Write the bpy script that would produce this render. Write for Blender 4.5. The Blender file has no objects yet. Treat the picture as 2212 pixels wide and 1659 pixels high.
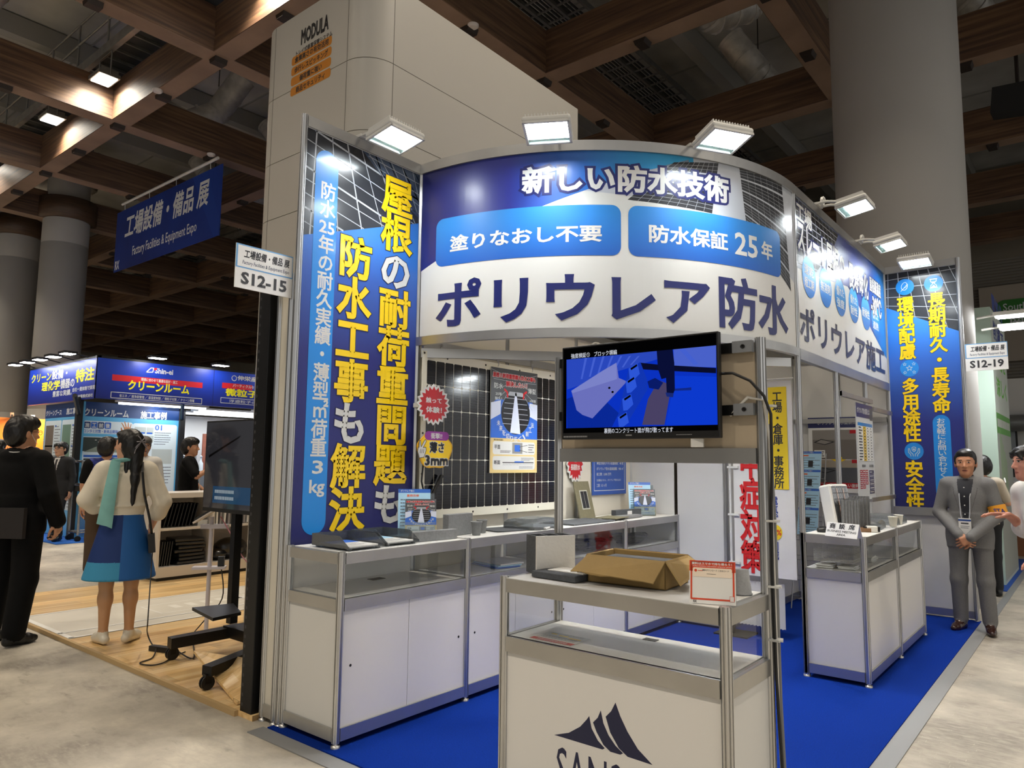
import bpy, bmesh, math, random
import numpy as np
from mathutils import Vector, Matrix
S = bpy.context.scene
COL = S.collection
random.seed(7)

# ------------------------------------------------------------------ camera
# The booth's front-left wall corner is the origin: x runs right along the
# front aisle, y runs into the stand, z is up.  Units are metres.
F_PX, PITCH, ROLL, CAM_H, PSI = 1558.386, 0.10577, 0.01078, 1.5074, 0.8886
SP, CP = math.sin(PSI), math.cos(PSI)
CAM = Vector((3.6815, -2.4815, CAM_H))
_r = Vector((SP, CP, 0)); _h = Vector((-CP, SP, 0)); _z = Vector((0, 0, 1))
_fw = _h * math.cos(PITCH) + _z * math.sin(PITCH)
_up = _z * math.cos(PITCH) - _h * math.sin(PITCH)
CR = _r * math.cos(ROLL) + _up * math.sin(ROLL)
CU = _up * math.cos(ROLL) - _r * math.sin(ROLL)
cam = bpy.data.cameras.new('camera')
cam.sensor_width = 36.0
cam.lens = F_PX / 2212 * 36.0
cam.clip_start, cam.clip_end = 0.05, 200
cam_o = bpy.data.objects.new('camera', cam)
COL.objects.link(cam_o)
m = Matrix.Identity(4)
for i in range(3):
    m[i][0], m[i][1], m[i][2], m[i][3] = CR[i], CU[i], -_fw[i], CAM[i]
cam_o.matrix_world = m
S.camera = cam_o

# ------------------------------------------------------------------ world, exposure
S.view_settings.view_transform = 'Standard'
S.view_settings.look = 'None'
S.view_settings.gamma = 1.0
S.view_settings.use_curve_mapping = False
S.view_settings.exposure = -0.15
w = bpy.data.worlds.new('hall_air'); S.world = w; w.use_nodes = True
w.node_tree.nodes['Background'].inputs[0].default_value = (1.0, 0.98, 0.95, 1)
# the open hall beyond the modelled part: dim all round, plus fill added from the right to brighten the counter doors
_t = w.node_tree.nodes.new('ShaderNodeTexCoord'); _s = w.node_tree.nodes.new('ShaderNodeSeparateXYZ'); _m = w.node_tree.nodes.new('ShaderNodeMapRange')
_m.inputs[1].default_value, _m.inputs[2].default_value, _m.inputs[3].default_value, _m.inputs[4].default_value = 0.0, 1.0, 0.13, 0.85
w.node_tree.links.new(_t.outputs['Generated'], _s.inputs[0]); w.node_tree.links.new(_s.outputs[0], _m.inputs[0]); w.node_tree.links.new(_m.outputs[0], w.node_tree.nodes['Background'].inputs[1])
S.cycles.max_bounces = 6
S.cycles.diffuse_bounces = 3
S.cycles.glossy_bounces = 3
S.cycles.transmission_bounces = 4
S.cycles.transparent_max_bounces = 10
S.cycles.caustics_reflective = False
S.cycles.caustics_refractive = False
S.cycles.sample_clamp_indirect = 4
try:
    S.cycles.use_denoising = True
except Exception:
    pass

def area(name, loc, aim, size, power, col=(1, .95, .87), size_y=None, spread=180, parent=None):
    l = bpy.data.lights.new(name, 'AREA')
    l.energy = power; l.color = col; l.size = size; l.spread = math.radians(spread)
    if size_y: l.shape = 'RECTANGLE'; l.size_y = size_y
    o = bpy.data.objects.new(name, l); COL.objects.link(o)
    d = Vector(aim) - Vector(loc)
    o.location = loc
    o.rotation_euler = d.to_track_quat('-Z', 'Y').to_euler()
    if parent: o.parent = parent; o.matrix_parent_inverse = parent.matrix_basis.inverted()
    return o

# ------------------------------------------------------------------ sight lines: a pixel of the 2212x1659 photograph to a point on a real plane
def ray(px, py):
    return (_fw + CR * ((px - 1106) / F_PX) - CU * ((py - 829.5) / F_PX))
def at_z(px, py, z0):
    d = ray(px, py); return CAM + d * ((z0 - CAM.z) / d.z)
def at_x(px, py, x0):
    d = ray(px, py); return CAM + d * ((x0 - CAM.x) / d.x)
def at_y(px, py, y0):
    d = ray(px, py); return CAM + d * ((y0 - CAM.y) / d.y)

# ------------------------------------------------------------------ materials
def lin(h):
    if isinstance(h, (tuple, list)): c = h
    else:
        h = h.lstrip('#'); c = [int(h[i:i + 2], 16) / 255 for i in (0, 2, 4)]
    return tuple(x / 12.92 if x <= .04045 else ((x + .055) / 1.055) ** 2.4 for x in c) + (1,)
MATS = {}
def M(name, col='#808080', rough=.5, metal=0, noise=None, bump=None, emit=None, coat=0, spec=.5, stretch=(1, 1, 1), col2=None, sheen=0, trans=0, sample=True, aniso=0):
    """A procedural Principled material; noise=(scale, amount) mottles the colour, col2 is the second tone, bump=(scale, strength)."""
    if name in MATS: return MATS[name]
    m = bpy.data.materials.new(name); m.use_nodes = True
    nt = m.node_tree; b = nt.nodes['Principled BSDF']; L = nt.links
    c = lin(col)
    b.inputs['Base Color'].default_value = c
    b.inputs['Roughness'].default_value = rough
    b.inputs['Metallic'].default_value = metal
    b.inputs['Specular IOR Level'].default_value = spec
    b.inputs['Coat Weight'].default_value = coat
    b.inputs['Coat Roughness'].default_value = .12
    b.inputs['Sheen Weight'].default_value = sheen
    b.inputs['Transmission Weight'].default_value = trans
    b.inputs['Anisotropic'].default_value = aniso
    if emit:
        b.inputs['Emission Color'].default_value = lin(emit[0])
        b.inputs['Emission Strength'].default_value = emit[1]
        if not sample: m.cycles.emission_sampling = 'NONE'
    if noise or bump:
        tc = nt.nodes.new('ShaderNodeTexCoord'); mp = nt.nodes.new('ShaderNodeMapping')
        mp.inputs['Scale'].default_value = stretch
        L.new(tc.outputs['Object'], mp.inputs['Vector'])
    if noise:
        n = nt.nodes.new('ShaderNodeTexNoise'); n.inputs['Scale'].default_value = noise[0]; n.inputs['Detail'].default_value = 4
        L.new(mp.outputs[0], n.inputs['Vector'])
        mx = nt.nodes.new('ShaderNodeMix'); mx.data_type = 'RGBA'
        k = noise[1]
        c1 = tuple(x * (1 - k) for x in c[:3]) + (1,); c2 = lin(col2) if col2 else tuple(min(1, x * (1 + k)) for x in c[:3]) + (1,)
        mx.inputs[6].default_value = c1; mx.inputs[7].default_value = c2
        rp = nt.nodes.new('ShaderNodeMapRange'); rp.inputs[1].default_value = .3; rp.inputs[2].default_value = .7
        L.new(n.outputs['Fac'], rp.inputs[0]); L.new(rp.outputs[0], mx.inputs[0]); L.new(mx.outputs[2], b.inputs['Base Color'])
    if bump:
        n = nt.nodes.new('ShaderNodeTexNoise'); n.inputs['Scale'].default_value = bump[0]; n.inputs['Detail'].default_value = 3
        L.new(mp.outputs[0], n.inputs['Vector'])
        bp = nt.nodes.new('ShaderNodeBump'); bp.inputs['Strength'].default_value = bump[1]; bp.inputs['Distance'].default_value = .01
        L.new(n.outputs['Fac'], bp.inputs['Height']); L.new(bp.outputs[0], b.inputs['Normal'])
    MATS[name] = m
    return m
def glow(name, col, strength, sample=False):
    if name in MATS: return MATS[name]
    m = bpy.data.materials.new(name); m.use_nodes = True; nt = m.node_tree
    nt.nodes.clear()
    o = nt.nodes.new('ShaderNodeOutputMaterial'); e = nt.nodes.new('ShaderNodeEmission')
    e.inputs[0].default_value = lin(col); e.inputs[1].default_value = strength
    nt.links.new(e.outputs[0], o.inputs[0])
    if not sample: m.cycles.emission_sampling = 'NONE'
    MATS[name] = m; return m
def clear(name, tint='#f2f6f6', gloss=.07, rough=.02, body=0.0, bodycol='#ffffff'):
    """Thin clear sheet: mostly transparent, a little mirror, optionally some milky body."""
    if name in MATS: return MATS[name]
    m = bpy.data.materials.new(name); m.use_nodes = True; nt = m.node_tree; nt.nodes.clear()
    o = nt.nodes.new('ShaderNodeOutputMaterial')
    t = nt.nodes.new('ShaderNodeBsdfTransparent'); t.inputs[0].default_value = lin(tint)
    g = nt.nodes.new('ShaderNodeBsdfGlossy'); g.inputs['Roughness'].default_value = rough
    mx = nt.nodes.new('ShaderNodeMixShader')
    lw = nt.nodes.new('ShaderNodeLayerWeight'); lw.inputs[0].default_value = .25
    mr = nt.nodes.new('ShaderNodeMapRange'); mr.inputs[3].default_value = gloss; mr.inputs[4].default_value = min(1, gloss * 4 + .12)
    nt.links.new(lw.outputs['Fresnel'], mr.inputs[0]); nt.links.new(mr.outputs[0], mx.inputs[0])
    nt.links.new(t.outputs[0], mx.inputs[1]); nt.links.new(g.outputs[0], mx.inputs[2])
    last = mx
    if body:
        d = nt.nodes.new('ShaderNodeBsdfDiffuse'); d.inputs[0].default_value = lin(bodycol)
        m2 = nt.nodes.new('ShaderNodeMixShader'); m2.inputs[0].default_value = body
        nt.links.new(mx.outputs[0], m2.inputs[1]); nt.links.new(d.outputs[0], m2.inputs[2]); last = m2
    nt.links.new(last.outputs[0], o.inputs[0])
    MATS[name] = m; return m

# ------------------------------------------------------------------ objects
def tag(o, label=None, cat=None, group=None, kind=None):
    if label: o['label'] = label
    if cat: o['category'] = cat
    if group: o['group'] = group
    if kind: o['kind'] = kind
    return o
def thing(name, label, cat, loc=(0, 0, 0), group=None):
    o = bpy.data.objects.new(name, None); COL.objects.link(o); o.location = loc
    o.empty_display_size = .1
    return tag(o, label, cat, group)
def adopt(o, parent):
    o.parent = parent
    o.matrix_parent_inverse = Matrix.Translation(-Vector(parent.location))
    return o
KIDS = {}
def copy_tree(o, loc=None, rz=None, label=None, group=None, parent=None):
    c = o.copy(); COL.objects.link(c)
    if parent is not None: c.parent = parent
    if loc is not None: c.location = loc
    if rz is not None: c.rotation_euler.z = rz
    if label: c['label'] = label
    if group: c['group'] = group
    for k in list(o.children): copy_tree(k, parent=c)
    return c

class MB:
    """Collects shapes (in scene coordinates) and builds them as one mesh object."""
    def __init__(s): s.v = []; s.f = []; s.m = []; s.mats = []; s.sm = []
    def mi(s, mat):
        if mat not in s.mats: s.mats.append(mat)
        return s.mats.index(mat)
    def add(s, vs, fs, mat, smooth=False):
        b = len(s.v); s.v += [tuple(p) for p in vs]; i = s.mi(mat)
        for f in fs: s.f.append([b + k for k in f]); s.m.append(i); s.sm.append(smooth)
        return s
    def box(s, a, b, mat):
        x0, x1 = sorted((a[0], b[0])); y0, y1 = sorted((a[1], b[1])); z0, z1 = sorted((a[2], b[2]))
        return s.add([(x0, y0, z0), (x1, y0, z0), (x1, y1, z0), (x0, y1, z0), (x0, y0, z1), (x1, y0, z1), (x1, y1, z1), (x0, y1, z1)],
                     [(0, 3, 2, 1), (4, 5, 6, 7), (0, 1, 5, 4), (1, 2, 6, 5), (2, 3, 7, 6), (3, 0, 4, 7)], mat)
    def obox(s, c, size, rot, mat):
        """box of a size about c turned by a 3x3 matrix"""
        h = Vector(size) / 2; c = Vector(c)
        vs = [c + rot @ Vector((i * h.x, j * h.y, k * h.z)) for k in (-1, 1) for j in (-1, 1) for i in (-1, 1)]
        return s.add(vs, [(0, 2, 3, 1), (4, 5, 7, 6), (0, 1, 5, 4), (1, 3, 7, 5), (3, 2, 6, 7), (2, 0, 4, 6)], mat)
    def tube(s, path, r, mat, n=8, cap=True, closed=False):
        P = [Vector(p) for p in path]; k = len(P)
        rs = r if isinstance(r, (list, tuple)) else [r] * k
        vs = []; fs = []; pu = None
        for i, p in enumerate(P):
            d = (P[min(i + 1, k - 1)] - P[max(i - 1, 0)]).normalized()
            u = pu if pu is not None else (Vector((0, 0, 1)) if abs(d.z) < .9 else Vector((1, 0, 0)))
            u = (u - d * u.dot(d)).normalized(); w_ = d.cross(u); pu = u
            for j in range(n):
                t = 2 * math.pi * j / n; vs.append(p + (u * math.cos(t) + w_ * math.sin(t)) * rs[i])
        for i in range(k - 1):
            for j in range(n):
                a = i * n + j; b = i * n + (j + 1) % n; fs.append((a, b, b + n, a + n))
        s.add(vs, fs, mat, n > 6)
        if cap:
            s.add(vs[:n], [tuple(range(n))[::-1]], mat); s.add(vs[-n:], [tuple(range(n))], mat)
        return s
    def lathe(s, c, prof, mat, n=24, axis='z'):
        """prof: (radius, height) pairs"""
        vs = []; fs = []
        for (r, h) in prof:
            for j in range(n):
                t = 2 * math.pi * j / n; vs.append((c[0] + r * math.cos(t), c[1] + r * math.sin(t), c[2] + h))
        for i in range(len(prof) - 1):
            for j in range(n):
                a = i * n + j; b = i * n + (j + 1) % n; fs.append((a, b, b + n, a + n))
        s.add(vs, fs, mat, True)
        if prof[0][0] > 1e-5: s.add(vs[:n], [tuple(range(n))[::-1]], mat)
        if prof[-1][0] > 1e-5: s.add(vs[-n:], [tuple(range(n))], mat)
        return s
    def prism(s, pts, z0, z1, mat, smooth=False):
        """vertical prism over a plan polygon (counter-clockwise)"""
        n = len(pts)
        vs = [(p[0], p[1], z0) for p in pts] + [(p[0], p[1], z1) for p in pts]
        s.add(vs, [(i, (i + 1) % n, n + (i + 1) % n, n + i) for i in range(n)], mat, smooth)
        return s.add(vs, [tuple(range(n))[::-1], tuple(range(n, 2 * n))], mat)
    def slab(s, pts, vec, mat):
        """polygon pts swept along vec"""
        n = len(pts); vec = Vector(vec); P = [Vector(p) for p in pts]
        nrm = sum(((P[i] - P[0]).cross(P[(i + 1) % n] - P[0]) for i in range(n)), Vector())
        if nrm.dot(vec) < 0: P = P[::-1]
        vs = P + [p + vec for p in P]
        return s.add(vs, [tuple(range(n))[::-1], tuple(range(n, 2 * n))] + [(i, (i + 1) % n, n + (i + 1) % n, n + i) for i in range(n)], mat)
    def ball(s, c, r, mat, n=12, k=8, rot=None):
        rr = r if isinstance(r, (tuple, list)) else (r, r, r)
        vs = []; fs = []
        for i in range(k + 1):
            a = math.pi * i / k
            for j in range(n):
                t = 2 * math.pi * j / n
                q = Vector((rr[0] * math.sin(a) * math.cos(t), rr[1] * math.sin(a) * math.sin(t), -rr[2] * math.cos(a)))
                if rot: q = rot @ q
                vs.append(Vector(c) + q)
        for i in range(k):
            for j in range(n):
                a = i * n + j; b = i * n + (j + 1) % n; fs.append((a, b, b + n, a + n))
        return s.add(vs, fs, mat, True)
    def sheet(s, rows, mat, smooth=True):
        """grid of points -> surface"""
        k = len(rows[0]); vs = [p for r in rows for p in r]
        fs = [(i * k + j, i * k + j + 1, (i + 1) * k + j + 1, (i + 1) * k + j) for i in range(len(rows) - 1) for j in range(k - 1)]
        return s.add(vs, fs, mat, smooth)
    def post(s, x, y, z0, z1, mat, r=.02, groove=True):
        """octagonal slotted aluminium system post"""
        pts = []
        for i in range(8):
            t = math.pi / 4 * i + math.pi / 8
            a = Vector((math.cos(t), math.sin(t))) * r * 1.08
            t2 = t + math.pi / 4
            b = Vector((math.cos(t2), math.sin(t2))) * r * 1.08
            if not groove: pts.append(a); continue
            n = (a + b).normalized()
            pts += [a, a.lerp(b, .33), a.lerp(b, .33) - n * r * .35, a.lerp(b, .67) - n * r * .35, a.lerp(b, .67)]
        return s.prism([(x + p.x, y + p.y) for p in pts], z0, z1, mat)
    def build(s, name, parent=None, bevel=0, mats=None):
        me = bpy.data.meshes.new(name)
        me.from_pydata(s.v, [], s.f)
        for mt in s.mats: me.materials.append(mt)
        me.polygons.foreach_set('material_index', s.m)
        me.polygons.foreach_set('use_smooth', s.sm)
        me.update()
        o = bpy.data.objects.new(name, me); COL.objects.link(o)
        if bevel:
            md = o.modifiers.new('edge', 'BEVEL'); md.width = bevel; md.segments = 2; md.limit_method = 'ANGLE'; md.angle_limit = .7
        if parent is not None: adopt(o, parent)
        return o

# ------------------------------------------------------------------ lettering
TXT = {}
def glyphs(body, bold=.02):
    """outline lettering as (points, faces) in em units; bold adds weight all round by growing every contour outwards"""
    key = (body, bold)
    if key in TXT: return TXT[key]
    if bold:
        vs, fs = glyphs(body, 0)
        cnt = {}
        for f in fs:
            for i in range(len(f)):
                a, b = f[i], f[(i + 1) % len(f)]; cnt[(a, b)] = 1
        edges = [(a, b) for (a, b) in cnt if (b, a) not in cnt]
        V = [tuple(p) for p in vs]; F = list(fs); inn, out = {}, {}
        def nrm(a, b):
            d = vs[b] - vs[a]; l = math.hypot(*d) or 1e-9; return (d[1] / l, -d[0] / l)
        for a, b in edges:
            n = nrm(a, b); k = len(V)
            V += [(vs[a][0] + n[0] * bold, vs[a][1] + n[1] * bold), (vs[b][0] + n[0] * bold, vs[b][1] + n[1] * bold)]
            F.append((a, k, k + 1, b)); out.setdefault(a, []).append(n); inn.setdefault(b, []).append(n)
        for v in out:
            if v not in inn: continue
            n1, n2 = inn[v][0], out[v][0]
            if n1[0] * n2[1] - n1[1] * n2[0] > 1e-3:
                mx, my = n1[0] + n2[0], n1[1] + n2[1]; l = mx * mx + my * my
                if l < .5: mx, my, l = mx * .7, my * .7, max(l, .3) * .7
                k = len(V); q = vs[v]
                V += [(q[0] + n1[0] * bold, q[1] + n1[1] * bold), (q[0] + mx * 2 / l * bold, q[1] + my * 2 / l * bold), (q[0] + n2[0] * bold, q[1] + n2[1] * bold)]
                F.append((v, k, k + 1, k + 2))
        TXT[key] = (np.array(V), F); return TXT[key]
    c = bpy.data.curves.new('t', 'FONT'); c.body = body; c.resolution_u = 2; c.fill_mode = 'FRONT'
    o = bpy.data.objects.new('t', c); COL.objects.link(o)
    bpy.context.view_layer.update()
    me = bpy.data.meshes.new_from_object(o.evaluated_get(bpy.context.evaluated_depsgraph_get()))
    vs = np.array([v.co[:2] for v in me.vertices]).reshape(-1, 2)
    fs = [tuple(p.vertices) for p in me.polygons]
    fs = [f if np.cross(vs[f[1]] - vs[f[0]], vs[f[2]] - vs[f[0]]) >= 0 else f[::-1] for f in fs]
    bpy.data.objects.remove(o); bpy.data.curves.remove(c); bpy.data.meshes.remove(me)
    TXT[key] = (vs, fs)
    return TXT[key]

class Face:
    """A flat printed face: origin, U to the viewer's right, V up."""
    STEP = None
    def __init__(s, o, U=(1, 0, 0), V=(0, 0, 1)):
        s.o = Vector(o); s.U = Vector(U).normalized(); s.V = Vector(V).normalized(); s.N = s.U.cross(s.V)
    def pos(s, u, v, h=0): return s.o + s.U * u + s.V * v + s.N * h
    def px(s, x, y):
        d = ray(x, y); t = (s.o - CAM).dot(s.N) / d.dot(s.N); p = CAM + d * t - s.o
        return p.dot(s.U), p.dot(s.V)
def FX(x0): return Face((x0, 0, 0), (0, 1, 0))
def FY(y0): return Face((0, y0, 0), (1, 0, 0))
class Arc(Face):
    """The quarter-round fascia: u is the length along the curve."""
    STEP = .05
    def __init__(s, cx, cy, r): s.c = (cx, cy); s.r = r
    def pos(s, u, v, h=0):
        t = u / s.r; R = s.r + h
        return Vector((s.c[0] + R * math.sin(t), s.c[1] - R * math.cos(t), v))
    def px(s, x, y):
        d = ray(x, y); ox, oy = CAM.x - s.c[0], CAM.y - s.c[1]
        a = d.x ** 2 + d.y ** 2; b = ox * d.x + oy * d.y; c = ox * ox + oy * oy - s.r ** 2
        t = (-b - math.sqrt(max(0, b * b - a * c))) / a
        p = CAM + d * t
        return s.r * math.atan2(p.x - s.c[0], -(p.y - s.c[1])), p.z

class Print:
    """Flat artwork on a face: layered shapes a fraction of a millimetre apart, added to a mesh builder."""
    LIFT = .0003
    def __init__(s, mb, face, base=0.0): s.mb = mb; s.f = face; s.b = base
    def put(s, uv, fs, mat, layer):
        h = s.b + layer * s.LIFT
        if s.f.STEP:
            bm = bmesh.new(); V = [bm.verts.new((p[0], p[1], 0)) for p in uv]
            for f in fs:
                try: bm.faces.new([V[i] for i in f])
                except Exception: pass
            us = [p[0] for p in uv]; k = math.floor(min(us) / s.f.STEP) + 1
            while k * s.f.STEP < max(us):
                bmesh.ops.bisect_plane(bm, geom=bm.verts[:] + bm.edges[:] + bm.faces[:], plane_co=(k * s.f.STEP, 0, 0), plane_no=(1, 0, 0), dist=1e-6); k += 1
            bm.verts.index_update()
            uv = [v.co[:2] for v in bm.verts]; fs = [[v.index for v in f.verts] for f in bm.faces]; bm.free()
        s.mb.add([s.f.pos(p[0], p[1], h) for p in uv], fs, mat)
        return s
    def poly(s, uv, mat, layer=1):
        n = len(uv); A = sum(uv[i][0] * uv[(i + 1) % n][1] - uv[(i + 1) % n][0] * uv[i][1] for i in range(n))
        if A < 0: uv = uv[::-1]
        return s.put(uv, [tuple(range(n))], mat, layer)
    def rect(s, u0, v0, u1, v1, mat, layer=1):
        return s.poly([(u0, v0), (u1, v0), (u1, v1), (u0, v1)], mat, layer)
    def rr(s, u0, v0, u1, v1, r, mat, layer=1, n=6):
        u0, u1 = min(u0, u1), max(u0, u1); v0, v1 = min(v0, v1), max(v0, v1); r = min(r, (u1 - u0) / 2, (v1 - v0) / 2)
        pts = []
        for (cx, cy, a0) in ((u1 - r, v0 + r, -90), (u1 - r, v1 - r, 0), (u0 + r, v1 - r, 90), (u0 + r, v0 + r, 180)):
            for i in range(n + 1):
                a = math.radians(a0 + 90 * i / n); pts.append((cx + r * math.cos(a), cy + r * math.sin(a)))
        return s.poly(pts, mat, layer)
    def ell(s, cu, cv, ru, rv, mat, layer=1, n=28):
        return s.poly([(cu + ru * math.cos(2 * math.pi * i / n), cv + rv * math.sin(2 * math.pi * i / n)) for i in range(n)], mat, layer)
    def ring(s, cu, cv, r, wd, mat, layer=1, n=24, a0=0, a1=360):
        uv = []; fs = []
        for i in range(n + 1):
            a = math.radians(a0 + (a1 - a0) * i / n)
            uv += [(cu + (r - wd) * math.cos(a), cv + (r - wd) * math.sin(a)), (cu + r * math.cos(a), cv + r * math.sin(a))]
        fs = [(2 * i, 2 * i + 1, 2 * i + 3, 2 * i + 2) for i in range(n)]
        return s.put(uv, fs, mat, layer)
    def line(s, pts, wd, mat, layer=1):
        for (a, b) in zip(pts[:-1], pts[1:]):
            a = Vector(a); b = Vector(b); d = b - a
            if d.length < 1e-6: continue
            n = Vector((-d.y, d.x)).normalized() * wd / 2; e = d.normalized() * wd * .2
            s.poly([a - n - e, b - n + e, b + n + e, a + n - e], mat, layer)
        return s
    def frame(s, u0, v0, u1, v1, wd, mat, layer=1):
        return s.line([(u0, v0), (u1, v0), (u1, v1), (u0, v1), (u0, v0)], wd, mat, layer)
    def text(s, body, u0, v0, u1, v1, mat, layer=2, bold=.02, slant=0, out=None):
        """fit the lettering into the box; out=(material, offset) draws a wider backing behind it"""
        u0, u1 = min(u0, u1), max(u0, u1); v0, v1 = min(v0, v1), max(v0, v1)
        vs, fs = glyphs(body, bold)
        if not len(vs): return s
        lo, hi = vs.min(0), vs.max(0); k = ((u1 - u0) / max(1e-6, hi[0] - lo[0]), (v1 - v0) / max(1e-6, hi[1] - lo[1]))
        if out:
            ov, of = glyphs(body, bold + out[1])
            q = (ov - lo) * k + (u0, v0); q[:, 0] += slant * (q[:, 1] - v0)
            s.put([tuple(p) for p in q], of, out[0], layer - 1)
        q = (vs - lo) * k + (u0, v0); q[:, 0] += slant * (q[:, 1] - v0)
        return s.put([tuple(p) for p in q], fs, mat, layer)
    def column(s, cells, u0, u1, v_top, v_bot, mats, layer=2, bold=.02, out=None):
        """vertical writing: each cell is one character (or a short run set sideways-free in the cell)"""
        u0, u1 = min(u0, u1), max(u0, u1); v_top, v_bot = max(v_top, v_bot), min(v_top, v_bot)
        H = (v_top - v_bot) / len(cells)
        for i, c in enumerate(cells):
            if c == ' ': continue
            mt = mats[i] if isinstance(mats, (list, tuple)) else mats
            for (mm, bb, ly) in ([(out[0], bold + out[1], layer - 1)] if out else []) + [(mt, bold, layer)]:
                vs, fs = glyphs(c, bb)
                wd = 1.0 if len(c) == 1 and ord(c) > 0x2e80 or c in '・' else (vs[:, 0].max() + vs[:, 0].min())
                kx = (u1 - u0) / max(wd, .62 if len(c) == 1 else wd) * 1.03; 
                q = np.empty_like(vs); q[:, 0] = (u0 + u1) / 2 + (vs[:, 0] - wd / 2) * kx; q[:, 1] = v_top - H * (i + .5) + (vs[:, 1] - .38) * H * (1.06 if wd == 1.0 else .95)
                s.put([tuple(p) for p in q], fs, mm, ly)
        return s
    def lines(s, u0, v0, u1, v1, n, mat, layer=2, fill=.45, seed=0):
        """small print too fine to read: rows of short dashes"""
        R = random.Random(seed); v0, v1 = min(v0, v1), max(v0, v1); h = (v1 - v0) / n
        for i in range(n):
            u = u0; end = u1 - (u1 - u0) * R.choice((0, 0, .1, .3))
            while u < end:
                d = min((u1 - u0) * R.uniform(.03, .09), end - u)
                s.rect(u, v1 - h * (i + .5 + fill / 2), u + d, v1 - h * (i + .5 - fill / 2), mat, layer); u += d * 1.18 + 1e-5
        return s
# ================================================================== the hall
ZB = 8.32; NX, NY = -11.71, 3.43; GAP = 4.0
def concrete():
    m = bpy.data.materials.new('concrete_floor'); m.use_nodes = True; nt = m.node_tree; L = nt.links
    b = nt.nodes['Principled BSDF']; b.inputs['Roughness'].default_value = .62
    tc = nt.nodes.new('ShaderNodeTexCoord')
    def noise(sc, det, rg, st=(1, 1, 1)):
        mp = nt.nodes.new('ShaderNodeMapping'); mp.inputs['Scale'].default_value = st; mp.inputs['Rotation'].default_value = (0, 0, .3); L.new(tc.outputs['Object'], mp.inputs['Vector'])
        n = nt.nodes.new('ShaderNodeTexNoise'); n.inputs['Scale'].default_value = sc; n.inputs['Detail'].default_value = det; n.inputs['Roughness'].default_value = .65
        L.new(mp.outputs[0], n.inputs['Vector'])
        r = nt.nodes.new('ShaderNodeMapRange'); r.inputs[1].default_value, r.inputs[2].default_value = rg; L.new(n.outputs['Fac'], r.inputs[0]); return r.outputs[0]
    def mix(fac, a, b_):
        x = nt.nodes.new('ShaderNodeMix'); x.data_type = 'RGBA'; L.new(fac, x.inputs[0])
        for i, q in ((6, a), (7, b_)):
            if isinstance(q, str): x.inputs[i].default_value = lin(q)
            else: L.new(q, x.inputs[i])
        return x.outputs[2]
    c = mix(noise(1.1, 6, (.35, .65)), '#857f75', '#c8c1b1')
    c = mix(noise(9, 6, (.45, .75), (1, 3, 1)), c, '#ada69a')
    c = mix(noise(3.2, 8, (.6, .8), (1, 2.5, 1)), c, '#746e64')
    c = mix(noise(30, 3, (.68, .74), (1, 9, 1)), c, '#3f3b35')
    c = mix(noise(14, 2, (.70, .72), (14, .5, 1)), c, '#c2bcae')
    L.new(c, b.inputs['Base Color'])
    bp = nt.nodes.new('ShaderNodeBump'); bp.inputs['Strength'].default_value = .15; L.new(noise(40, 5, (0, 1)), bp.inputs['Height']); L.new(bp.outputs[0], b.inputs['Normal'])
    return m
def woodgrain(name, c1, c2, c3, axis, rough=.45, board=None):
    """timber: long streaks along an axis; board=(length, width) lays it as planks"""
    if name in MATS: return MATS[name]
    m = bpy.data.materials.new(name); m.use_nodes = True; nt = m.node_tree; L = nt.links
    b = nt.nodes['Principled BSDF']; b.inputs['Roughness'].default_value = rough
    tc = nt.nodes.new('ShaderNodeTexCoord'); mp = nt.nodes.new('ShaderNodeMapping'); L.new(tc.outputs['Object'], mp.inputs['Vector'])
    st = [14, 14, 14]; st[axis] = .6; mp.inputs['Scale'].default_value = st
    n = nt.nodes.new('ShaderNodeTexNoise'); n.inputs['Scale'].default_value = 1.3; n.inputs['Detail'].default_value = 5; L.new(mp.outputs[0], n.inputs['Vector'])
    cr = nt.nodes.new('ShaderNodeValToRGB'); e = cr.color_ramp.elements
    e[0].position, e[0].color = .3, lin(c1); e[1].position, e[1].color = .72, lin(c3); x = e.new(.5); x.color = lin(c2)
    L.new(n.outputs['Fac'], cr.inputs[0]); out = cr.outputs[0]
    if board:
        m2 = nt.nodes.new('ShaderNodeMapping'); L.new(tc.outputs['Object'], m2.inputs['Vector'])
        if axis == 1: m2.inputs['Rotation'].default_value = (0, 0, math.pi / 2)
        br = nt.nodes.new('ShaderNodeTexBrick'); br.inputs['Scale'].default_value = 1; br.inputs['Brick Width'].default_value, br.inputs['Row Height'].default_value = board
        br.inputs['Mortar Size'].default_value = .0015; br.inputs['Color1'].default_value = (.78, .78, .78, 1); br.inputs['Color2'].default_value = (1.1, 1.08, 1.04, 1); br.inputs['Mortar'].default_value = (.5, .45, .4, 1)
        L.new(m2.outputs[0], br.inputs['Vector'])
        mu = nt.nodes.new('ShaderNodeMix'); mu.data_type = 'RGBA'; mu.blend_type = 'MULTIPLY'; mu.inputs[0].default_value = 1
        L.new(out, mu.inputs[6]); L.new(br.outputs['Color'], mu.inputs[7]); out = mu.outputs[2]
    L.new(out, b.inputs['Base Color']); MATS[name] = m; return m

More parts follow.
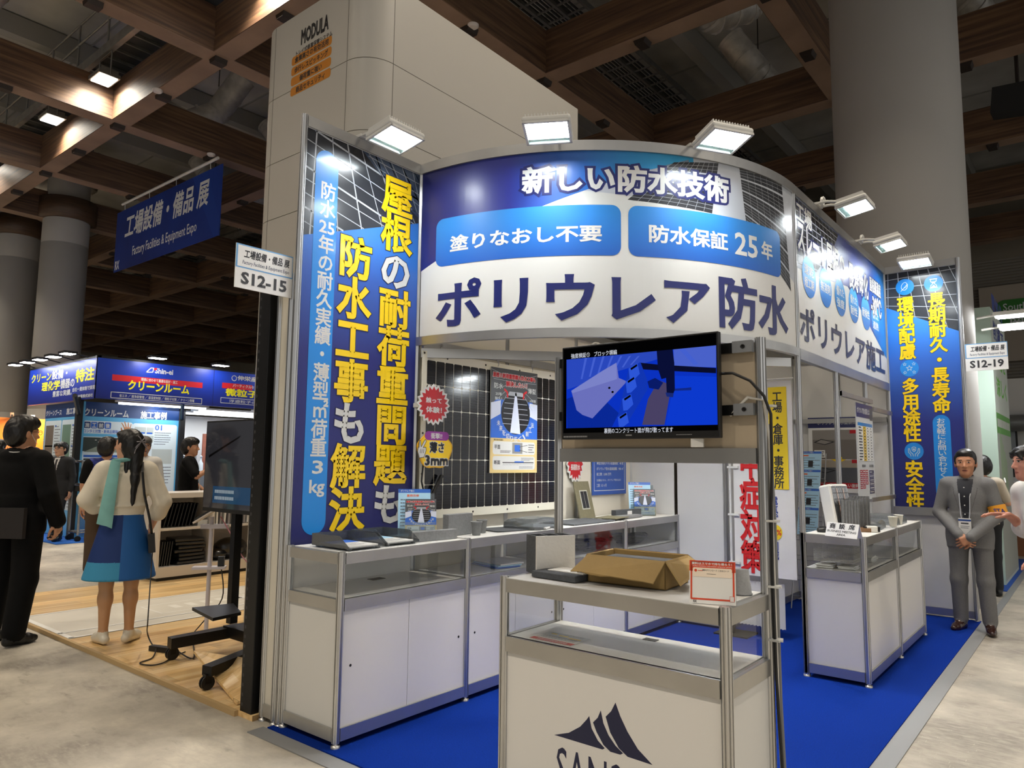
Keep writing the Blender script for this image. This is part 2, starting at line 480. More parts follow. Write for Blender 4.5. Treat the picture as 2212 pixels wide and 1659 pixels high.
def struct(name, mb, **k):
    o = mb.build(name, **k); o['kind'] = 'structure'; return o
X0, X1, Y0, Y1, ZC = -50, 16, -8, 26, 11.6
struct('floor', MB().box((X0, Y0, -.2), (X1, Y1, 0), concrete()))
slabm = M('ceiling_slab', '#c4c1b9', .9, noise=(.6, .25))
cb = MB().box((X0, Y0, ZC), (X1, Y1, ZC + .2), slabm)
ribm = M('ceiling_rib', '#a5a29a', .85)
for k in range(-12, 9):
    struct('ceiling_beam', MB().box((NX + 4 * k + .35, Y0, ZC - .5), (NX + 4 * k + .65, Y1, ZC - .03), ribm))
for k in range(0, 18): cb.box((X0, Y0 + 2 * k - .02, ZC - .03), (X1, Y0 + 2 * k + .02, ZC), ribm)
struct('ceiling', cb)
wallm = M('hall_wall', '#8d8678', .8, noise=(.5, .1)); shut = M('shutter', '#8a857b', .6)
wb = MB().box((X0, Y1, 0), (X1, Y1 + .2, ZC), wallm)
for k in range(60): wb.box((-9, Y1 - .05, 2.4 + k * .1), (9, Y1, 2.46 + k * .1), shut)
wb.box((.85, Y1 - .25, 4.9), (6, Y1, 7.42), M('wall_panel', '#b5ab9b', .7))
wb.box((-3, Y1 - .3, 0), (9, Y1, 3.6), M('wall_panel_low', '#a89d8e', .7))
struct('wall_back', wb)
struct('wall_left', MB().box((X0 - .2, Y0, 0), (X0, Y1, ZC), wallm))

bx = woodgrain('beam_timber_x', '#40302a', '#5f4736', '#7a5f46', 0, .5)
by = woodgrain('beam_timber_y', '#40302a', '#5f4736', '#7a5f46', 1, .5)
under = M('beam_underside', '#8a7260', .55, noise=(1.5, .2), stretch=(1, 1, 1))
dark = M('bracket_steel', '#2a211c', .6)
bracket0 = MB().slab([(-.11, -.11, 0), (.11, -.11, 0), (.08, -.11, -.08), (-.08, -.11, -.08)], (0, .22, 0), dark)
bracket_me = None
def bracket(x, y, parent):
    global bracket_me
    if bracket_me is None:
        o = bracket0.build('bracket'); bracket_me = o.data
    else:
        o = bpy.data.objects.new('bracket', bracket_me); COL.objects.link(o)
    o.location = (x, y, ZB - .007); adopt(o, parent)
BW, BH = .19, .80
for k in range(0, 6):
    y = NY + GAP * k
    if y > Y1 - .5: break
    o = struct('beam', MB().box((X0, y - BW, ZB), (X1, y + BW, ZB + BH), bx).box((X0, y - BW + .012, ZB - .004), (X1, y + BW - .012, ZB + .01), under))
    if k < 4:
        for j in range(-5, 9):
            bracket(NX + 2 * j, y + .0, o)
for k in range(-9, 7):
    x = NX + GAP * k
    if x > X1 - .5: break
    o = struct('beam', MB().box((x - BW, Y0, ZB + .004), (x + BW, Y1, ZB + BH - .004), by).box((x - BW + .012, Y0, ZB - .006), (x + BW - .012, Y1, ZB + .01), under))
    for j in range(-1, 4):
        if -3 <= k <= 4: bracket(x, NY + 2 + 4 * j, o)

# pillars
pil = M('pillar_paint', '#a3a19d', .6, noise=(.8, .04))
def pillar(x, y, r, ring):
    mb = MB().lathe((x, y, 0), [(r, 0), (r, 2.8), (r - .004, 2.805), (r, 2.81), (r, 7.6), (r - .004, 7.605), (r, 7.61), (r, ZC if not ring else ZB)], pil, 56)
    if ring: mb.lathe((x, y, 0), [(r + .02, ZB), (r + .16, ZB + .02), (r + .16, ZB + .6), (r + .02, ZB + .62)], M('ring_timber', '#4f3b2c', .5, noise=(3, .3), stretch=(1, 1, 12)), 40); mb.lathe((x, y, 0), [(r - .05, ZB), (r - .05, ZC)], pil, 40)
    struct('pillar', mb)
pillar(1.97, 7.04, .70, False)
def pillar_at(px, D, r):
    p = CAM + ray(px[0], px[1]) * D; pillar(p.x, p.y, r, True)
pillar_at((143, 500), 21.2, .6)
pillar_at((38, 540), 22.8, .62)

# hall floodlights on the catwalks
lampbody = M('hall_lamp_body', '#8d8a84', .5, .6); hot = glow('hall_lamp_glass', '#fff6e6', 26)
def hall_lamp(x, y, z, first=[None]):
    if first[0] is None:
        t = thing('hall_floodlight', 'hall', 'ceiling lamp', (0, 0, 0), 'hall floodlights under the catwalks')
        hb = MB().box((-.26, -.2, .02), (.26, .2, .1), lampbody)
        for k in range(9): hb.box((-.24 + k * .06, -.16, .1), (-.225 + k * .06, .16, .16), lampbody)
        hb.build('housing', t, bevel=.01)
        MB().box((-.22, -.16, .005), (.22, .16, .02), hot).build('lens', t)
        MB().tube([(-.28, 0, .05), (-.28, 0, .52), (.28, 0, .52), (.28, 0, .05)], .015, lampbody, 6).build('yoke', t)
        l = bpy.data.lights.new('hall_lamp_light', 'AREA'); l.energy = HALL_W; l.size = .5; l.color = (1, .87, .70); l.spread = math.radians(125)
        o = bpy.data.objects.new('hall_lamp_light', l); COL.objects.link(o); o.location = (0, 0, -.01); o.parent = t
        first[0] = t; t.location = (x, y, z); return t
    return copy_tree(first[0], (x, y, z))
HALL_W = 122
LAMP_LABEL = {}
for row in (-1, 0):
    for i in range(-4, 4):
        for q in ((-11.12, -13.84) if row == 0 else (-11.12, -15.12)):
            x = q + 8 * i; y = 2.9 + 8 * row
            if not (-46 < x < 13 and -7 < y < 24) or (row > 0 and x > -17): continue
            up = row > 0 or (row == 0 and x < -17)      # these sit close under the catwalk deck
            t = hall_lamp(x, y, 9.24 if up else 8.86)
            if up: [setattr(k, 'scale', (1, 1, .24)) for k in t.children if k.name.startswith('yoke')]
            t['label'] = 'square floodlight hanging below the hall catwalk among timber beams'
            if row == 0 and i == 0 and q == -11.12: t['label'] = 'glowing square hall floodlight nearer the tall white tower'; del t['group']
            elif row == 0 and i == 0: t['label'] = 'glowing square hall floodlight farther left, lower in the frame'; del t['group']

# catwalks and ducts above the timber grid
steel = M('galvanised', '#8f8e8a', .45, .55, noise=(6, .15)); grate = M('grating', '#4d4e4e', .6, .4)
for j, y in enumerate((3.35, 11.35, 19.35, -4.65)):
    t = thing('catwalk', ['galvanised catwalk above the timber beams nearest the hanging banner', 'galvanised catwalk above the beams behind the round sign', 'galvanised catwalk high above the far beams', 'galvanised catwalk above the beams over the front aisle'][j], 'catwalk', (-11, y, 9.5))
    xe = -17 if y > 5 else 14; Lc = xe + 47
    mb = MB().box((-47, y - .45, 9.55), (xe, y + .45, 9.58), grate)
    for k in range(0, int(Lc / .4)): mb.box((-47 + .4 * k, y - .45, 9.5), (-46.96 + .4 * k, y + .45, 9.55), steel)
    mb.build('deck', t)
    for s in (-1, 1):
        rb = MB().box((-47, y + s * .45 - .05, 9.4), (xe, y + s * .45 + .05, 9.6), steel); rb.build('side_beam', t)
        rl = MB()
        for zz in (10.1, 10.55): rl.tube([(-47, y + s * .48, zz), (xe, y + s * .48, zz)], .022, steel, 6)
        for k in range(0, int(Lc / 1.5) + 1): rl.tube([(-47 + 1.5 * k, y + s * .48, 9.5), (-47 + 1.5 * k, y + s * .48, 10.55)], .02, steel, 6)
        rl.build('railing', t)
for j, x in enumerate((-4.7, 4.75)):
    t = thing('cable_ladder', ['grey cable ladder running above the beams behind the round sign', 'grey cable ladder above the beams near the big pillar'][j], 'cable tray', (x, 8, 10.75))
    mb = MB()
    for s in (-.75, -.25, .25, .75): mb.box((x + s - .03, -6, 10.75), (x + s + .03, 25, 10.87), steel)
    for k in range(0, 78): mb.box((x - .75, -6 + .4 * k, 10.77), (x + .75, -5.96 + .4 * k, 10.8), steel)
    for k in range(0, 12): mb.tube([(x - .5 + .09 * k, -6, 10.85), (x - .5 + .09 * k, 25, 10.85)], .025, grate, 5)
    mb.build('ladder', t)
duct = M('duct_foil', '#c9c5bd', .45, .3, noise=(5, .2), bump=(9, .35))
def duct_run(pts, r, label, group=None):
    mb = MB().tube(pts, r, duct, 16)
    for a, b in zip(pts[:-1], pts[1:]):
        a = Vector(a); b = Vector(b); d = (b - a).normalized()
        for f in (.02, .5, .98): c = a.lerp(b, f); mb.tube([c - d * .03, c + d * .03], r + .012, duct, 16)
    for p in (pts[1], pts[-2]): mb.tube([p, (p[0], p[1], ZC - .03)], .012, dark, 5)
    return tag(mb.build('air_duct'), label, 'duct', group)
n = 0
for i in range(-3, 4):
    for j in range(0, 3):
        x = NX + GAP * i; y = NY + GAP * j
        if (i, j) in ((3, 0), (3, 1), (-2, 0)) or i == 1: continue
        lab = 'silver foil air duct bending in a V above one bay of beams'
        if i == 0 and j == 0: lab = 'silver air duct bending above the hanging blue banner'
        duct_run([(x + 3.3, y + 3.1, 10.95), (x + 2.7, y + 2.8, 10.1), (x + 2.3, y + 2.2, 9.75), (x + 2.0, y + 1.3, 10.1), (x + 1.5, y + .95, 10.95)], .3, lab, None if i == 0 and j == 0 else 'air ducts above the beam bays'); n += 1
duct_run([(-13.2, 1.2, 10.6), (-12, 1.2, 10.6), (-8.5, 1.4, 11.45)], .42, 'thick silver air duct at the top left corner of the ceiling')
spk = MB().slab([(2.55, 12.0, 7.6), (3.35, 12.0, 7.5), (3.3, 12.0, 8.0), (2.6, 12.0, 8.05)], (0, .6, .1), M('speaker_black', '#1b1c1e', .7)).tube([(2.95, 12.3, 8), (2.95, 12.3, 8.7)], .03, dark, 6)
tag(spk.build('ceiling_speaker'), 'black box loudspeaker hanging among the beams right of the big pillar', 'loudspeaker')

# hanging direction banner
ban = thing('hanging_banner', 'long blue fabric banner hanging from the timber ceiling at the left', 'banner', (-13.8, 5.4, 8))
BF = FY(5.40); bu0, bv1 = -16.45, 8.0; bu1, bv0 = -11.07, 6.37
navy_b = M('banner_blue', '#0b2a7d', .7, noise=(.5, .3), col2='#0e3a9a'); whitep = M('print_white', '#eceff2', .5)
mb = MB(); rows = [[(bu0 + (bu1 - bu0) * i / 20, 5.41 + .04 * math.sin(i * .6 + k), bv0 + (bv1 - bv0) * k / 4) for i in range(21)] for k in range(5)]
mb.box((bu0, 5.405, bv0), (bu1, 5.425, bv1), navy_b)
P = Print(mb, BF, -.0052)
P.poly([(-12.4, bv1), (-11.75, bv1), (-11.1, bv0 + .4), (-11.1, bv0), (-11.3, bv0)], M('banner_streak', '#123f9f', .7), 1)
a, b = BF.px(268, 515), BF.px(448, 440); P.text('工場設備・備品 展', a[0], a[1] - .05, b[0], a[1] + .62, whitep, 2, .025, slant=.12)
a = BF.px(285, 548); P.text('Factory Facilities & Equipment Expo', a[0], a[1] - .12, BF.px(424, 490)[0], a[1] + .2, whitep, 2, .01)
P.text('RX', -16.38, 6.42, -16.12, 6.66, whitep, 2, .03)
mb.build('banner_cloth', ban)
MB().tube([(bu0 + .3, 5.4, 8.18), (bu1 - .2, 5.4, 8.18)], .035, M('white_rod', '#d9d7d2', .4), 8).build('rod', ban)
wr = MB()
for u in (-15.71, -11.71): wr.tube([(u, 5.4, 8.18), (u, 5.4, ZB - .02)], .012, dark, 5)
for u in (-16.0, -14.6, -13.2, -11.6): wr.tube([(u, 5.41, bv1), (u, 5.4, 8.18)], .006, whitep, 4)
wr.build('wire', ban)
t2 = at_y(1062, 95, 9.4)
b2 = MB().slab([(t2.x - .75, 9.4, t2.z - .75), (t2.x + .32, 9.4, t2.z - .75), (t2.x + .32, 9.4, t2.z + .45), (t2.x - .75, 9.4, t2.z + .1)], (0, .02, 0), navy_b)
tag(b2.build('hanging_banner'), 'corner of a second blue banner showing above the white tower edge', 'banner')
for (px_, py_, lab) in ((340, 197, 'beam underside left of the white tower'), (456, 335, 'beam underside above the hanging banner'), (1022, 57, 'beam underside beside the white tower top')):
    p = at_z(px_, py_, ZB - .03); tag(MB().lathe((p.x, p.y, ZB - .05), [(.07, 0), (.09, .02), (.09, .045)], M('detector_white', '#d8cfcb', .5), 20).build('smoke_detector'), 'small pale round detector on the ' + lab, 'smoke detector')
# white conduit rods
for j, (x, y) in enumerate(((-7.6, 7.0), (-11.6, 8.6))):
    tag(MB().box((x - .05, y - 1.8, 9.55), (x + .05, y + 1.8, 9.65), M('white_rod', '#d9d7d2', .4)).tube([(x, y, 9.6), (x, y, ZC - .03)], .012, dark, 5).build('lighting_track'), ['pale straight lighting track beside the white tower', 'pale straight lighting track above the hanging banner'][j], 'lighting track')
# green gate sign on the far wall
gs = thing('wayfinding_sign', 'green rounded wayfinding sign high on the far wall at the right', 'sign', (1.6, Y1 - .3, 6.4))
mb = MB(); P = Print(mb, FY(Y1 - .28)); gm = M('sign_green', '#3f8a3a', .5)
mb.box((1.5, Y1 - .279, 6.0), (3.6, Y1 - .25, 6.85), gm)
P.rr(1.3, 5.93, 3.8, 6.92, .25, gm, 1)
P.text('South', 1.5, 6.55, 2.15, 6.8, whitep, 2, .01); P.text('南', 1.65, 6.0, 2.05, 6.42, whitep, 2, .02)
mb.build('sign_board', gs)
# ================================================================== the stand: carpet, walls, fascias, counters
alu = M('aluminium', '#cfd0d0', .3, .9, noise=(30, .06), stretch=(1, 1, .05))
alud = M('aluminium_rail', '#c3c3c1', .34, .9, noise=(3, .08))
white = M('white_laminate', '#dadad7', .38, noise=(1.5, .015))
cream = M('cream_panel', '#d9d4c6', .5, noise=(1.5, .02))
black = M('black_plastic', '#101113', .45)
blackm = M('black_metal', '#0d0d0e', .4, .3)
glass = clear('counter_glass', '#fcfdfd', .02, .02)
ink = M('print_ink', '#1b1c22', .45)
pw = M('print_white_gloss', '#d2d3d0', .42, coat=.12)
yel = M('print_yellow', '#f6cf12', .3, coat=.3)
navy = M('print_navy', '#1c2464', .3, coat=.3)
sky = M('print_blue', '#1e84d6', .3, coat=.3)
red = M('print_red', '#b51420', .35, coat=.2)
def grad(name, stops, lo, hi, axis=2, rough=.38, coat=.15):
    """printed colour run along an axis between two coordinates"""
    if name in MATS: return MATS[name]
    m = bpy.data.materials.new(name); m.use_nodes = True; nt = m.node_tree; L = nt.links
    b = nt.nodes['Principled BSDF']; b.inputs['Roughness'].default_value = rough; b.inputs['Coat Weight'].default_value = coat; b.inputs['Coat Roughness'].default_value = .2
    tc = nt.nodes.new('ShaderNodeTexCoord'); sp = nt.nodes.new('ShaderNodeSeparateXYZ'); L.new(tc.outputs['Object'], sp.inputs[0])
    mr = nt.nodes.new('ShaderNodeMapRange'); mr.inputs[1].default_value = lo; mr.inputs[2].default_value = hi; L.new(sp.outputs[axis], mr.inputs[0])
    cr = nt.nodes.new('ShaderNodeValToRGB'); e = cr.color_ramp.elements
    e[0].position, e[0].color = stops[0][0], lin(stops[0][1]); e[1].position, e[1].color = stops[-1][0], lin(stops[-1][1])
    for p_, c_ in stops[1:-1]: x = e.new(p_); x.color = lin(c_)
    L.new(mr.outputs[0], cr.inputs[0]); L.new(cr.outputs[0], b.inputs['Base Color']); MATS[name] = m; return m

carpet = M('blue_carpet', '#062c86', .97, noise=(160, .18), bump=(300, .5), spec=.1)
o = MB().box((-.02, -.06, 0), (2.70, 5.97, .012), carpet).build('carpet'); tag(o, 'bright blue needle-felt carpet covering the stand floor', 'carpet')
strip = M('carpet_tape', '#8d8f90', .5, .2)
tag(MB().box((-.06, -.16, 0), (2.8, -.06, .006), strip).build('edge_strip'), 'grey edging tape along the front edge of the blue carpet', 'edge strip')
tag(MB().box((2.70, -.06, 0), (2.80, 6.2, .006), strip).build('edge_strip'), 'grey edging tape along the right-hand aisle edge of the blue carpet', 'edge strip')

TOP = 3.615
def post(x, y, z1, label, r=.02, z0=.0):
    t = thing('aluminium_post', label, 'post', (x, y, z0))
    MB().post(x, y, z0 + .025, z1, alu, r).build('profile', t)
    MB().lathe((x, y, z0), [(.024, 0), (.024, .012), (.012, .014), (.012, .03)], alud, 16).build('levelling_foot', t)
    return t
post(0, 0, TOP, 'full-height post at the near edge of the tall blue and yellow wall graphic')
post(0, .99, TOP, 'full-height post where the tall left graphic meets the curved sign')
post(1.98, 2.97, TOP, 'full-height post between the curved sign and the right-hand sign')
post(1.98, 5.94, TOP, 'full-height post between the right-hand sign and the right tall graphic')
post(2.67, 5.94, TOP, 'full-height post at the aisle edge of the right tall graphic')
post(.99, 3.96, 2.7, 'post at the corner of the white storage room beside the red banner')
post(.99, 5.94, 2.7, 'post in the back corner behind the leaflet rack')
post(.99, 4.95, 2.7, 'post midway along the white storage room wall behind the yellow banner')
post(1.485, 5.94, 2.7, 'post midway along the back wall beside the black-and-grey roof poster')
for k, s in ((1.98, 'behind the solar panel, nearer the front'), (2.97, 'at the far end of the solar panel'), (3.96, 'in the far left corner of the stand')):
    post(0, k, 2.7, 'post of the left wall ' + s)

def wall(a, b, z1, label, sheet=cream, z0=.03, art=None, name='wall_panel', rail=.07):
    """one infill panel between two posts with its bottom and top rails"""
    a = Vector((a[0], a[1], 0)); b = Vector((b[0], b[1], 0)); d = (b - a).normalized(); n = Vector((-d.y, d.x, 0))
    t = thing(name, label, 'wall panel', ((a + b) / 2)[:])
    def slab(z, zz, th, mat): 
        e = d * .018
        return MB().slab([a + e - n * th + Vector((0, 0, z)), b - e - n * th + Vector((0, 0, z)), b - e - n * th + Vector((0, 0, zz)), a + e - n * th + Vector((0, 0, zz))], n * th * 2, mat)
    sh = slab(z0 + .07, z1 - rail, .004, sheet)
    if art: art(sh)
    sh.build('panel', t)
    slab(z0, z0 + .07, .014, alud).build('bottom_rail', t)
    slab(z1 - rail, z1, .014, alud).build('top_rail', t)
    return t

# ---- left tall graphic -------------------------------------------------
FL = FX(.0045)
gL = grad('graphic_left_blue', [(0, '#20235f'), (.6, '#232a74'), (.86, '#2a57ae'), (1, '#3578cc')], 1.0, 2.95)
cellm = M('print_solar_dark', '#23262c', .28, coat=.4); cellb = grad('print_solar_sky', [(0, '#1a2440'), (1, '#3b4a5e')], 2.9, 3.55); linep = M('print_solar_line', '#a9aeb4', .4)
def solar_photo(P, pts, f_u, f_v, layer=1):
    """printed photograph of roof-top solar panels: dark cells crossed by converging pale lines, clipped to the polygon"""
    P.poly(pts, cellm, layer)
    def clip(a, b):
        t0, t1 = 0., 1.; n = len(pts)
        A = sum(pts[i][0] * pts[(i + 1) % n][1] - pts[(i + 1) % n][0] * pts[i][1] for i in range(n)); Q = pts if A > 0 else pts[::-1]
        for i in range(n):
            p, q = Q[i], Q[(i + 1) % n]; nx, ny = -(q[1] - p[1]), q[0] - p[0]
            da = (a[0] - p[0]) * nx + (a[1] - p[1]) * ny; db = (b[0] - p[0]) * nx + (b[1] - p[1]) * ny
            if da < 0 and db < 0: return None
            if da < 0: t0 = max(t0, da / (da - db))
            elif db < 0: t1 = min(t1, da / (da - db))
        if t1 - t0 < 1e-4: return None
        L_ = lambda t: (a[0] + (b[0] - a[0]) * t, a[1] + (b[1] - a[1]) * t)
        return L_(t0), L_(t1)
    for (a, b, wd) in f_u + f_v:
        c = clip(a, b)
        if c: P.line(c, wd, linep, layer + 1)
def art_left(sh):
    P = Print(sh, FL)
    q = lambda x, y: FL.px(x, y)
    P.rect(.02, 1.0, .97, 3.54, gL, 0)
    e0, e1 = q(652, 506), q(903, 482)
    pts = [(.02, e0[1] - .0), (.97, e1[1]), (.97, 3.54), (.02, 3.54)]
    hu = []; hv = []
    for k in range(9): hu.append(((-.2, 3.60 - .085 * k), (1.2, 3.42 - .115 * k if k > 3 else 3.30 - .1 * k), .006 if k % 3 else .012))
    for k in range(16): hv.append(((-.35 + .11 * k, 3.6), (-.9 + .24 * k, 2.7), .006 if k % 2 else .010))
    solar_photo(P, pts, hu, hv, 1)
    c = q(700, 270); P.poly([(.45, 3.54), (.97, 3.54), (.97, 3.22), (.78, 3.30)], cellb, 2)
    for k in range(6): P.line([(.5 + .1 * k, 3.54), (.80 + .05 * k, 3.26)], .004, linep, 3)
    for k in range(3): P.line([(.5 + .1 * k, 3.52 - .06 * k), (.97, 3.47 - .08 * k)], .004, linep, 3)
    pl, pr = q(664, 803)[0], q(714.8, 803)[0]
    vb, vt = q(673, 1156)[1], q(697, 322)[1]
    P.rr(pl, vb, pr, vt, .2, sky, 4)
    cl, cr_ = q(676.5, 803)[0], q(711, 803)[0]
    P.column(['防', '水', '25', '年', 'の', '耐', '久', '実', '績', '・', '薄', '型', '㎡', '荷', '重', '3', 'kg'], cl, cr_, q(697, 390)[1], q(677, 1070)[1], pw, 6, .022)
    ml, mr_ = q(722, 810)[0], q(795, 810)[0]
    shd = M('print_text_shadow', '#1a1d4a', .35)
    P.column(list('防水工事も解決'), ml, mr_, q(768, 512)[1], q(755, 1146)[1], [yel] * 4 + [pw] + [yel] * 2, 7, .032, (shd, .02))
    rl, rr_ = q(814, 800)[0], q(882, 800)[0]
    P.column(list('屋根の耐荷重問題も'), rl, rr_, q(856, 383)[1], q(842, 1132)[1], [yel] * 2 + [pw] + [yel] * 5 + [pw], 7, .032, (shd, .02))
wall((0, 0), (0, .99), TOP, 'tall blue wall graphic with yellow vertical lettering at the left of the stand', white, art=art_left, name='graphic_wall')
for k, s in enumerate(('the front half of the solar panel', 'the far half of the solar panel', 'the blue case-study poster')):
    wall((0, .99 * (k + 1)), (0, .99 * (k + 2)), 2.7, 'cream left wall panel behind ' + s)
wall((0, 3.96), (.495, 3.96), 2.7, 'cream back panel behind the far end of the left counters', white)
wall((.495, 3.96), (.99, 3.96), 2.7, 'white storage room panel left of the red and white banner', white)
wall((.99, 3.96), (.99, 4.95), 2.7, 'white storage room side panel behind the red and white banner', white)
wall((.99, 4.95), (.99, 5.94), 2.7, 'white storage room side panel behind the leaflet rack', white)
wall((.99, 5.94), (1.485, 5.94), 2.7, 'cream back wall panel carrying the roof poster', white)
wall((1.485, 5.94), (1.98, 5.94), 2.7, 'cream back wall panel behind the comparison chart', white)
# storage room roof light gap: upper lintels
tag(MB().box((.97, 4.0, 2.70), (1.01, 5.9, 2.74), alud).build('top_beam'), 'thin top beam along the white storage room wall', 'beam')
tag(MB().box((1.0, 5.6, 1.93), (1.97, 5.63, 1.99), alud).build('hanging_rail') if False else MB().box((1.02, 5.885, 1.955), (1.96, 5.925, 2.005), alud).build('hanging_rail'), 'aluminium rail across the back wall above the roof poster', 'rail')
# ---- right tall graphic ------------------------------------------------
FR = FY(5.9355)
gR = grad('graphic_right_blue', [(0, '#20235f'), (.5, '#222c78'), (.85, '#2a62bd'), (1, '#2f7dd6')], 1.0, 2.9)
def icon_leaf(P, u, v, r):
    P.line([(u - r * .45, v - r * .5), (u + r * .3, v + r * .3)], r * .07, pw, 6)
    pts = [(u - r * .2 + r * .55 * math.sin(t) * .55 + r * .5 * (1 - math.cos(t)) * .3, v - r * .35 + r * .5 * (1 - math.cos(t)) * .9 - r * .2 * math.sin(t)) for t in [i * math.pi / 10 for i in range(11)]]
    P.line(pts, r * .07, pw, 6)
    pts = [(u - r * .2 - r * .3 * math.sin(t) + r * .5 * (1 - math.cos(t)) * .3, v - r * .35 + r * .5 * (1 - math.cos(t)) * .9 + r * .1 * math.sin(t)) for t in [i * math.pi / 10 for i in range(11)]]
    P.line(pts, r * .07, pw, 6)
    for k in range(3): P.line([(u - r * .1 + .14 * r * k, v - r * .12 + .18 * r * k), (u + r * .12 + .12 * r * k, v - r * .1 + .16 * r * k)], r * .05, pw, 6)
def icon_hourglass(P, u, v, r):
    for s in (-1, 1): P.rect(u - r * .4, v + s * r * .52 - r * .05, u + r * .4, v + s * r * .52 + r * .05, pw, 6)
    P.line([(u - r * .3, v + r * .48), (u - r * .3, v + r * .25), (u - r * .05, v), (u - r * .3, v - r * .25), (u - r * .3, v - r * .48)], r * .07, pw, 6)
    P.line([(u + r * .3, v + r * .48), (u + r * .3, v + r * .25), (u + r * .05, v), (u + r * .3, v - r * .25), (u + r * .3, v - r * .48)], r * .07, pw, 6)
    P.poly([(u - r * .2, v + r * .22), (u + r * .2, v + r * .22), (u, v + r * .03)], pw, 6); P.poly([(u - r * .24, v - r * .44), (u + r * .24, v - r * .44), (u, v - r * .18)], pw, 6)
def star(P, u, v, r, mat=None, hollow=True):
    pts = [(u + (r if i % 2 == 0 else r * .42) * math.sin(i * math.pi / 5), v + (r if i % 2 == 0 else r * .42) * math.cos(i * math.pi / 5)) for i in range(11)]
    P.line(pts, r * .17, pw, 6)
def icon_stars(P, u, v, r):
    star(P, u, v, r * .34)
    for sx in (-1, 1):
        for sy in (-1, 1): star(P, u + sx * r * .48, v + sy * r * .5, r * .2)
def icon_hands(P, u, v, r):
    P.line([(u - r * .2, v + r * .42), (u, v + r * .5), (u + r * .2, v + r * .42), (u + r * .18, v + r * .1), (u, v - r * .06), (u - r * .18, v + r * .1), (u - r * .2, v + r * .42)], r * .06, pw, 6)
    P.rect(u - r * .08, v + r * .12, u + r * .08, v + r * .26, pw, 6); P.ring(u, v + r * .27, r * .07, r * .03, pw, 6, 12, 0, 180)
    for s in (-1, 1):
        P.line([(u + s * r * .1, v - r * .6), (u + s * r * .12, v - r * .35), (u + s * r * .38, v - r * .1), (u + s * r * .46, v + r * .3), (u + s * r * .58, v + r * .28), (u + s * r * .58, v - r * .15), (u + s * r * .36, v - r * .4), (u + s * r * .34, v - r * .6)], r * .06, pw, 6)
def art_right(sh):
    P = Print(sh, FR); q = FR.px
    P.rect(1.995, 1.08, 2.655, 3.54, gR, 0)
    e0 = q(1915, 665); e1 = q(2074, 715)
    hu = []; hv = []
    for k in range(10): hu.append(((1.9, 3.55 - .085 * k), (2.75, 3.65 - .14 * k), .006))
    for k in range(12): hv.append(((1.85 + .09 * k, 3.6), (1.7 + .15 * k, 2.7), .006 if k % 3 else .01))
    solar_photo(P, [(1.995, e0[1]), (2.655, e1[1]), (2.655, 3.54), (1.995, 3.54)], hu, hv, 1)
    def ic(x, y, rpx, fn):
        u, v = q(x, y); r = abs(q(x + rpx, y)[0] - u); P.ell(u, v, r, r, sky, 5); fn(P, u, v, r)
    ic(1954.5, 620, 20, icon_leaf); ic(2016.5, 612, 21, icon_hourglass); ic(1964.5, 795.5, 20.5, icon_stars); ic(1974.5, 974.5, 21, icon_hands)
    shd = MATS['print_text_shadow']
    def col(t, xl, xr, ym, yt, yb, xt, xb, mat=yel, b=.03, out=(shd, .02)):
        P.column(list(t), q(xl, ym)[0], q(xr, ym)[0], q(xt, yt)[1], q(xb, yb)[1], mat, 7, b, out)
    col('長期耐久・長寿命', 2010, 2048, 770, 632, 892, 2018, 2033)
    col('環境配慮', 1940.5, 1976, 710, 641, 776, 1955, 1962)
    col('多用途性', 1950, 1987, 880, 817, 954, 1967, 1973)
    col('安全性', 1957, 1996, 1050, 995, 1104, 1976, 1980)
    u0, u1 = q(2016, 940)[0], q(2054, 940)[0]
    P.rr(u0, 1.16, u1, q(2034, 896)[1], .12, sky, 5)
    P.column(list('お気軽にお問い合わせください'), q(2024.5, 950)[0], q(2044, 950)[0], q(2032, 903)[1], 1.22, pw, 7, .01)
wall((1.98, 5.94), (2.67, 5.94), TOP, 'tall blue wall graphic with round icons and yellow lettering behind the man in grey', white, art=art_right, name='graphic_wall')
tag(MB().box((1.995, 5.90, 1.0), (2.655, 5.935, 1.08), alud).build('mid_rail'), 'aluminium rail under the right tall graphic', 'rail')

# ---- curved fascia ------------------------------------------------------
RC = 1.98; arc = Arc(0, 2.97, RC); LEN = RC * math.pi / 2; ZF = 2.36
def arc_band(z0, z1, r0, r1, mat, n=48, a0=0., a1=1.):
    mb = MB(); vs = []
    for i in range(n + 1):
        t = math.pi / 2 * (a0 + (a1 - a0) * i / n); s, c = math.sin(t), math.cos(t)
        vs += [(r0 * s, 2.97 - r0 * c, z0), (r1 * s, 2.97 - r1 * c, z0), (r1 * s, 2.97 - r1 * c, z1), (r0 * s, 2.97 - r0 * c, z1)]
    fs = []
    for i in range(n):
        for j in range(4): fs.append((4 * i + j, 4 * i + 4 + j, 4 * i + 4 + (j + 1) % 4, 4 * i + (j + 1) % 4))
    fs = [f[::-1] for f in fs] + [(0, 1, 2, 3), (4 * n + 3, 4 * n + 2, 4 * n + 1, 4 * n)]
    return mb.add(vs, fs, mat)
fas = thing('curved_fascia', 'large curved white and blue sign over the stand front', 'sign', (1.2, 1.4, ZF))
sh = arc_band(ZF, TOP - .07, RC - .004, RC + .004, pw, a0=.008, a1=.992)
P = Print(sh, arc, .0042); q = arc.px
gC = grad('fascia_navy_run', [(0, '#1f2467'), (.45, '#232d8a'), (.72, '#1e63b8'), (1, '#2b9fd6')], 0, 1.6, 0)
top = TOP - .07
pk = q(1262, 412)
nl = [(.02, q(905, 588)[1]), pk, (q(1500, 352)[0], top), (.02, top)]
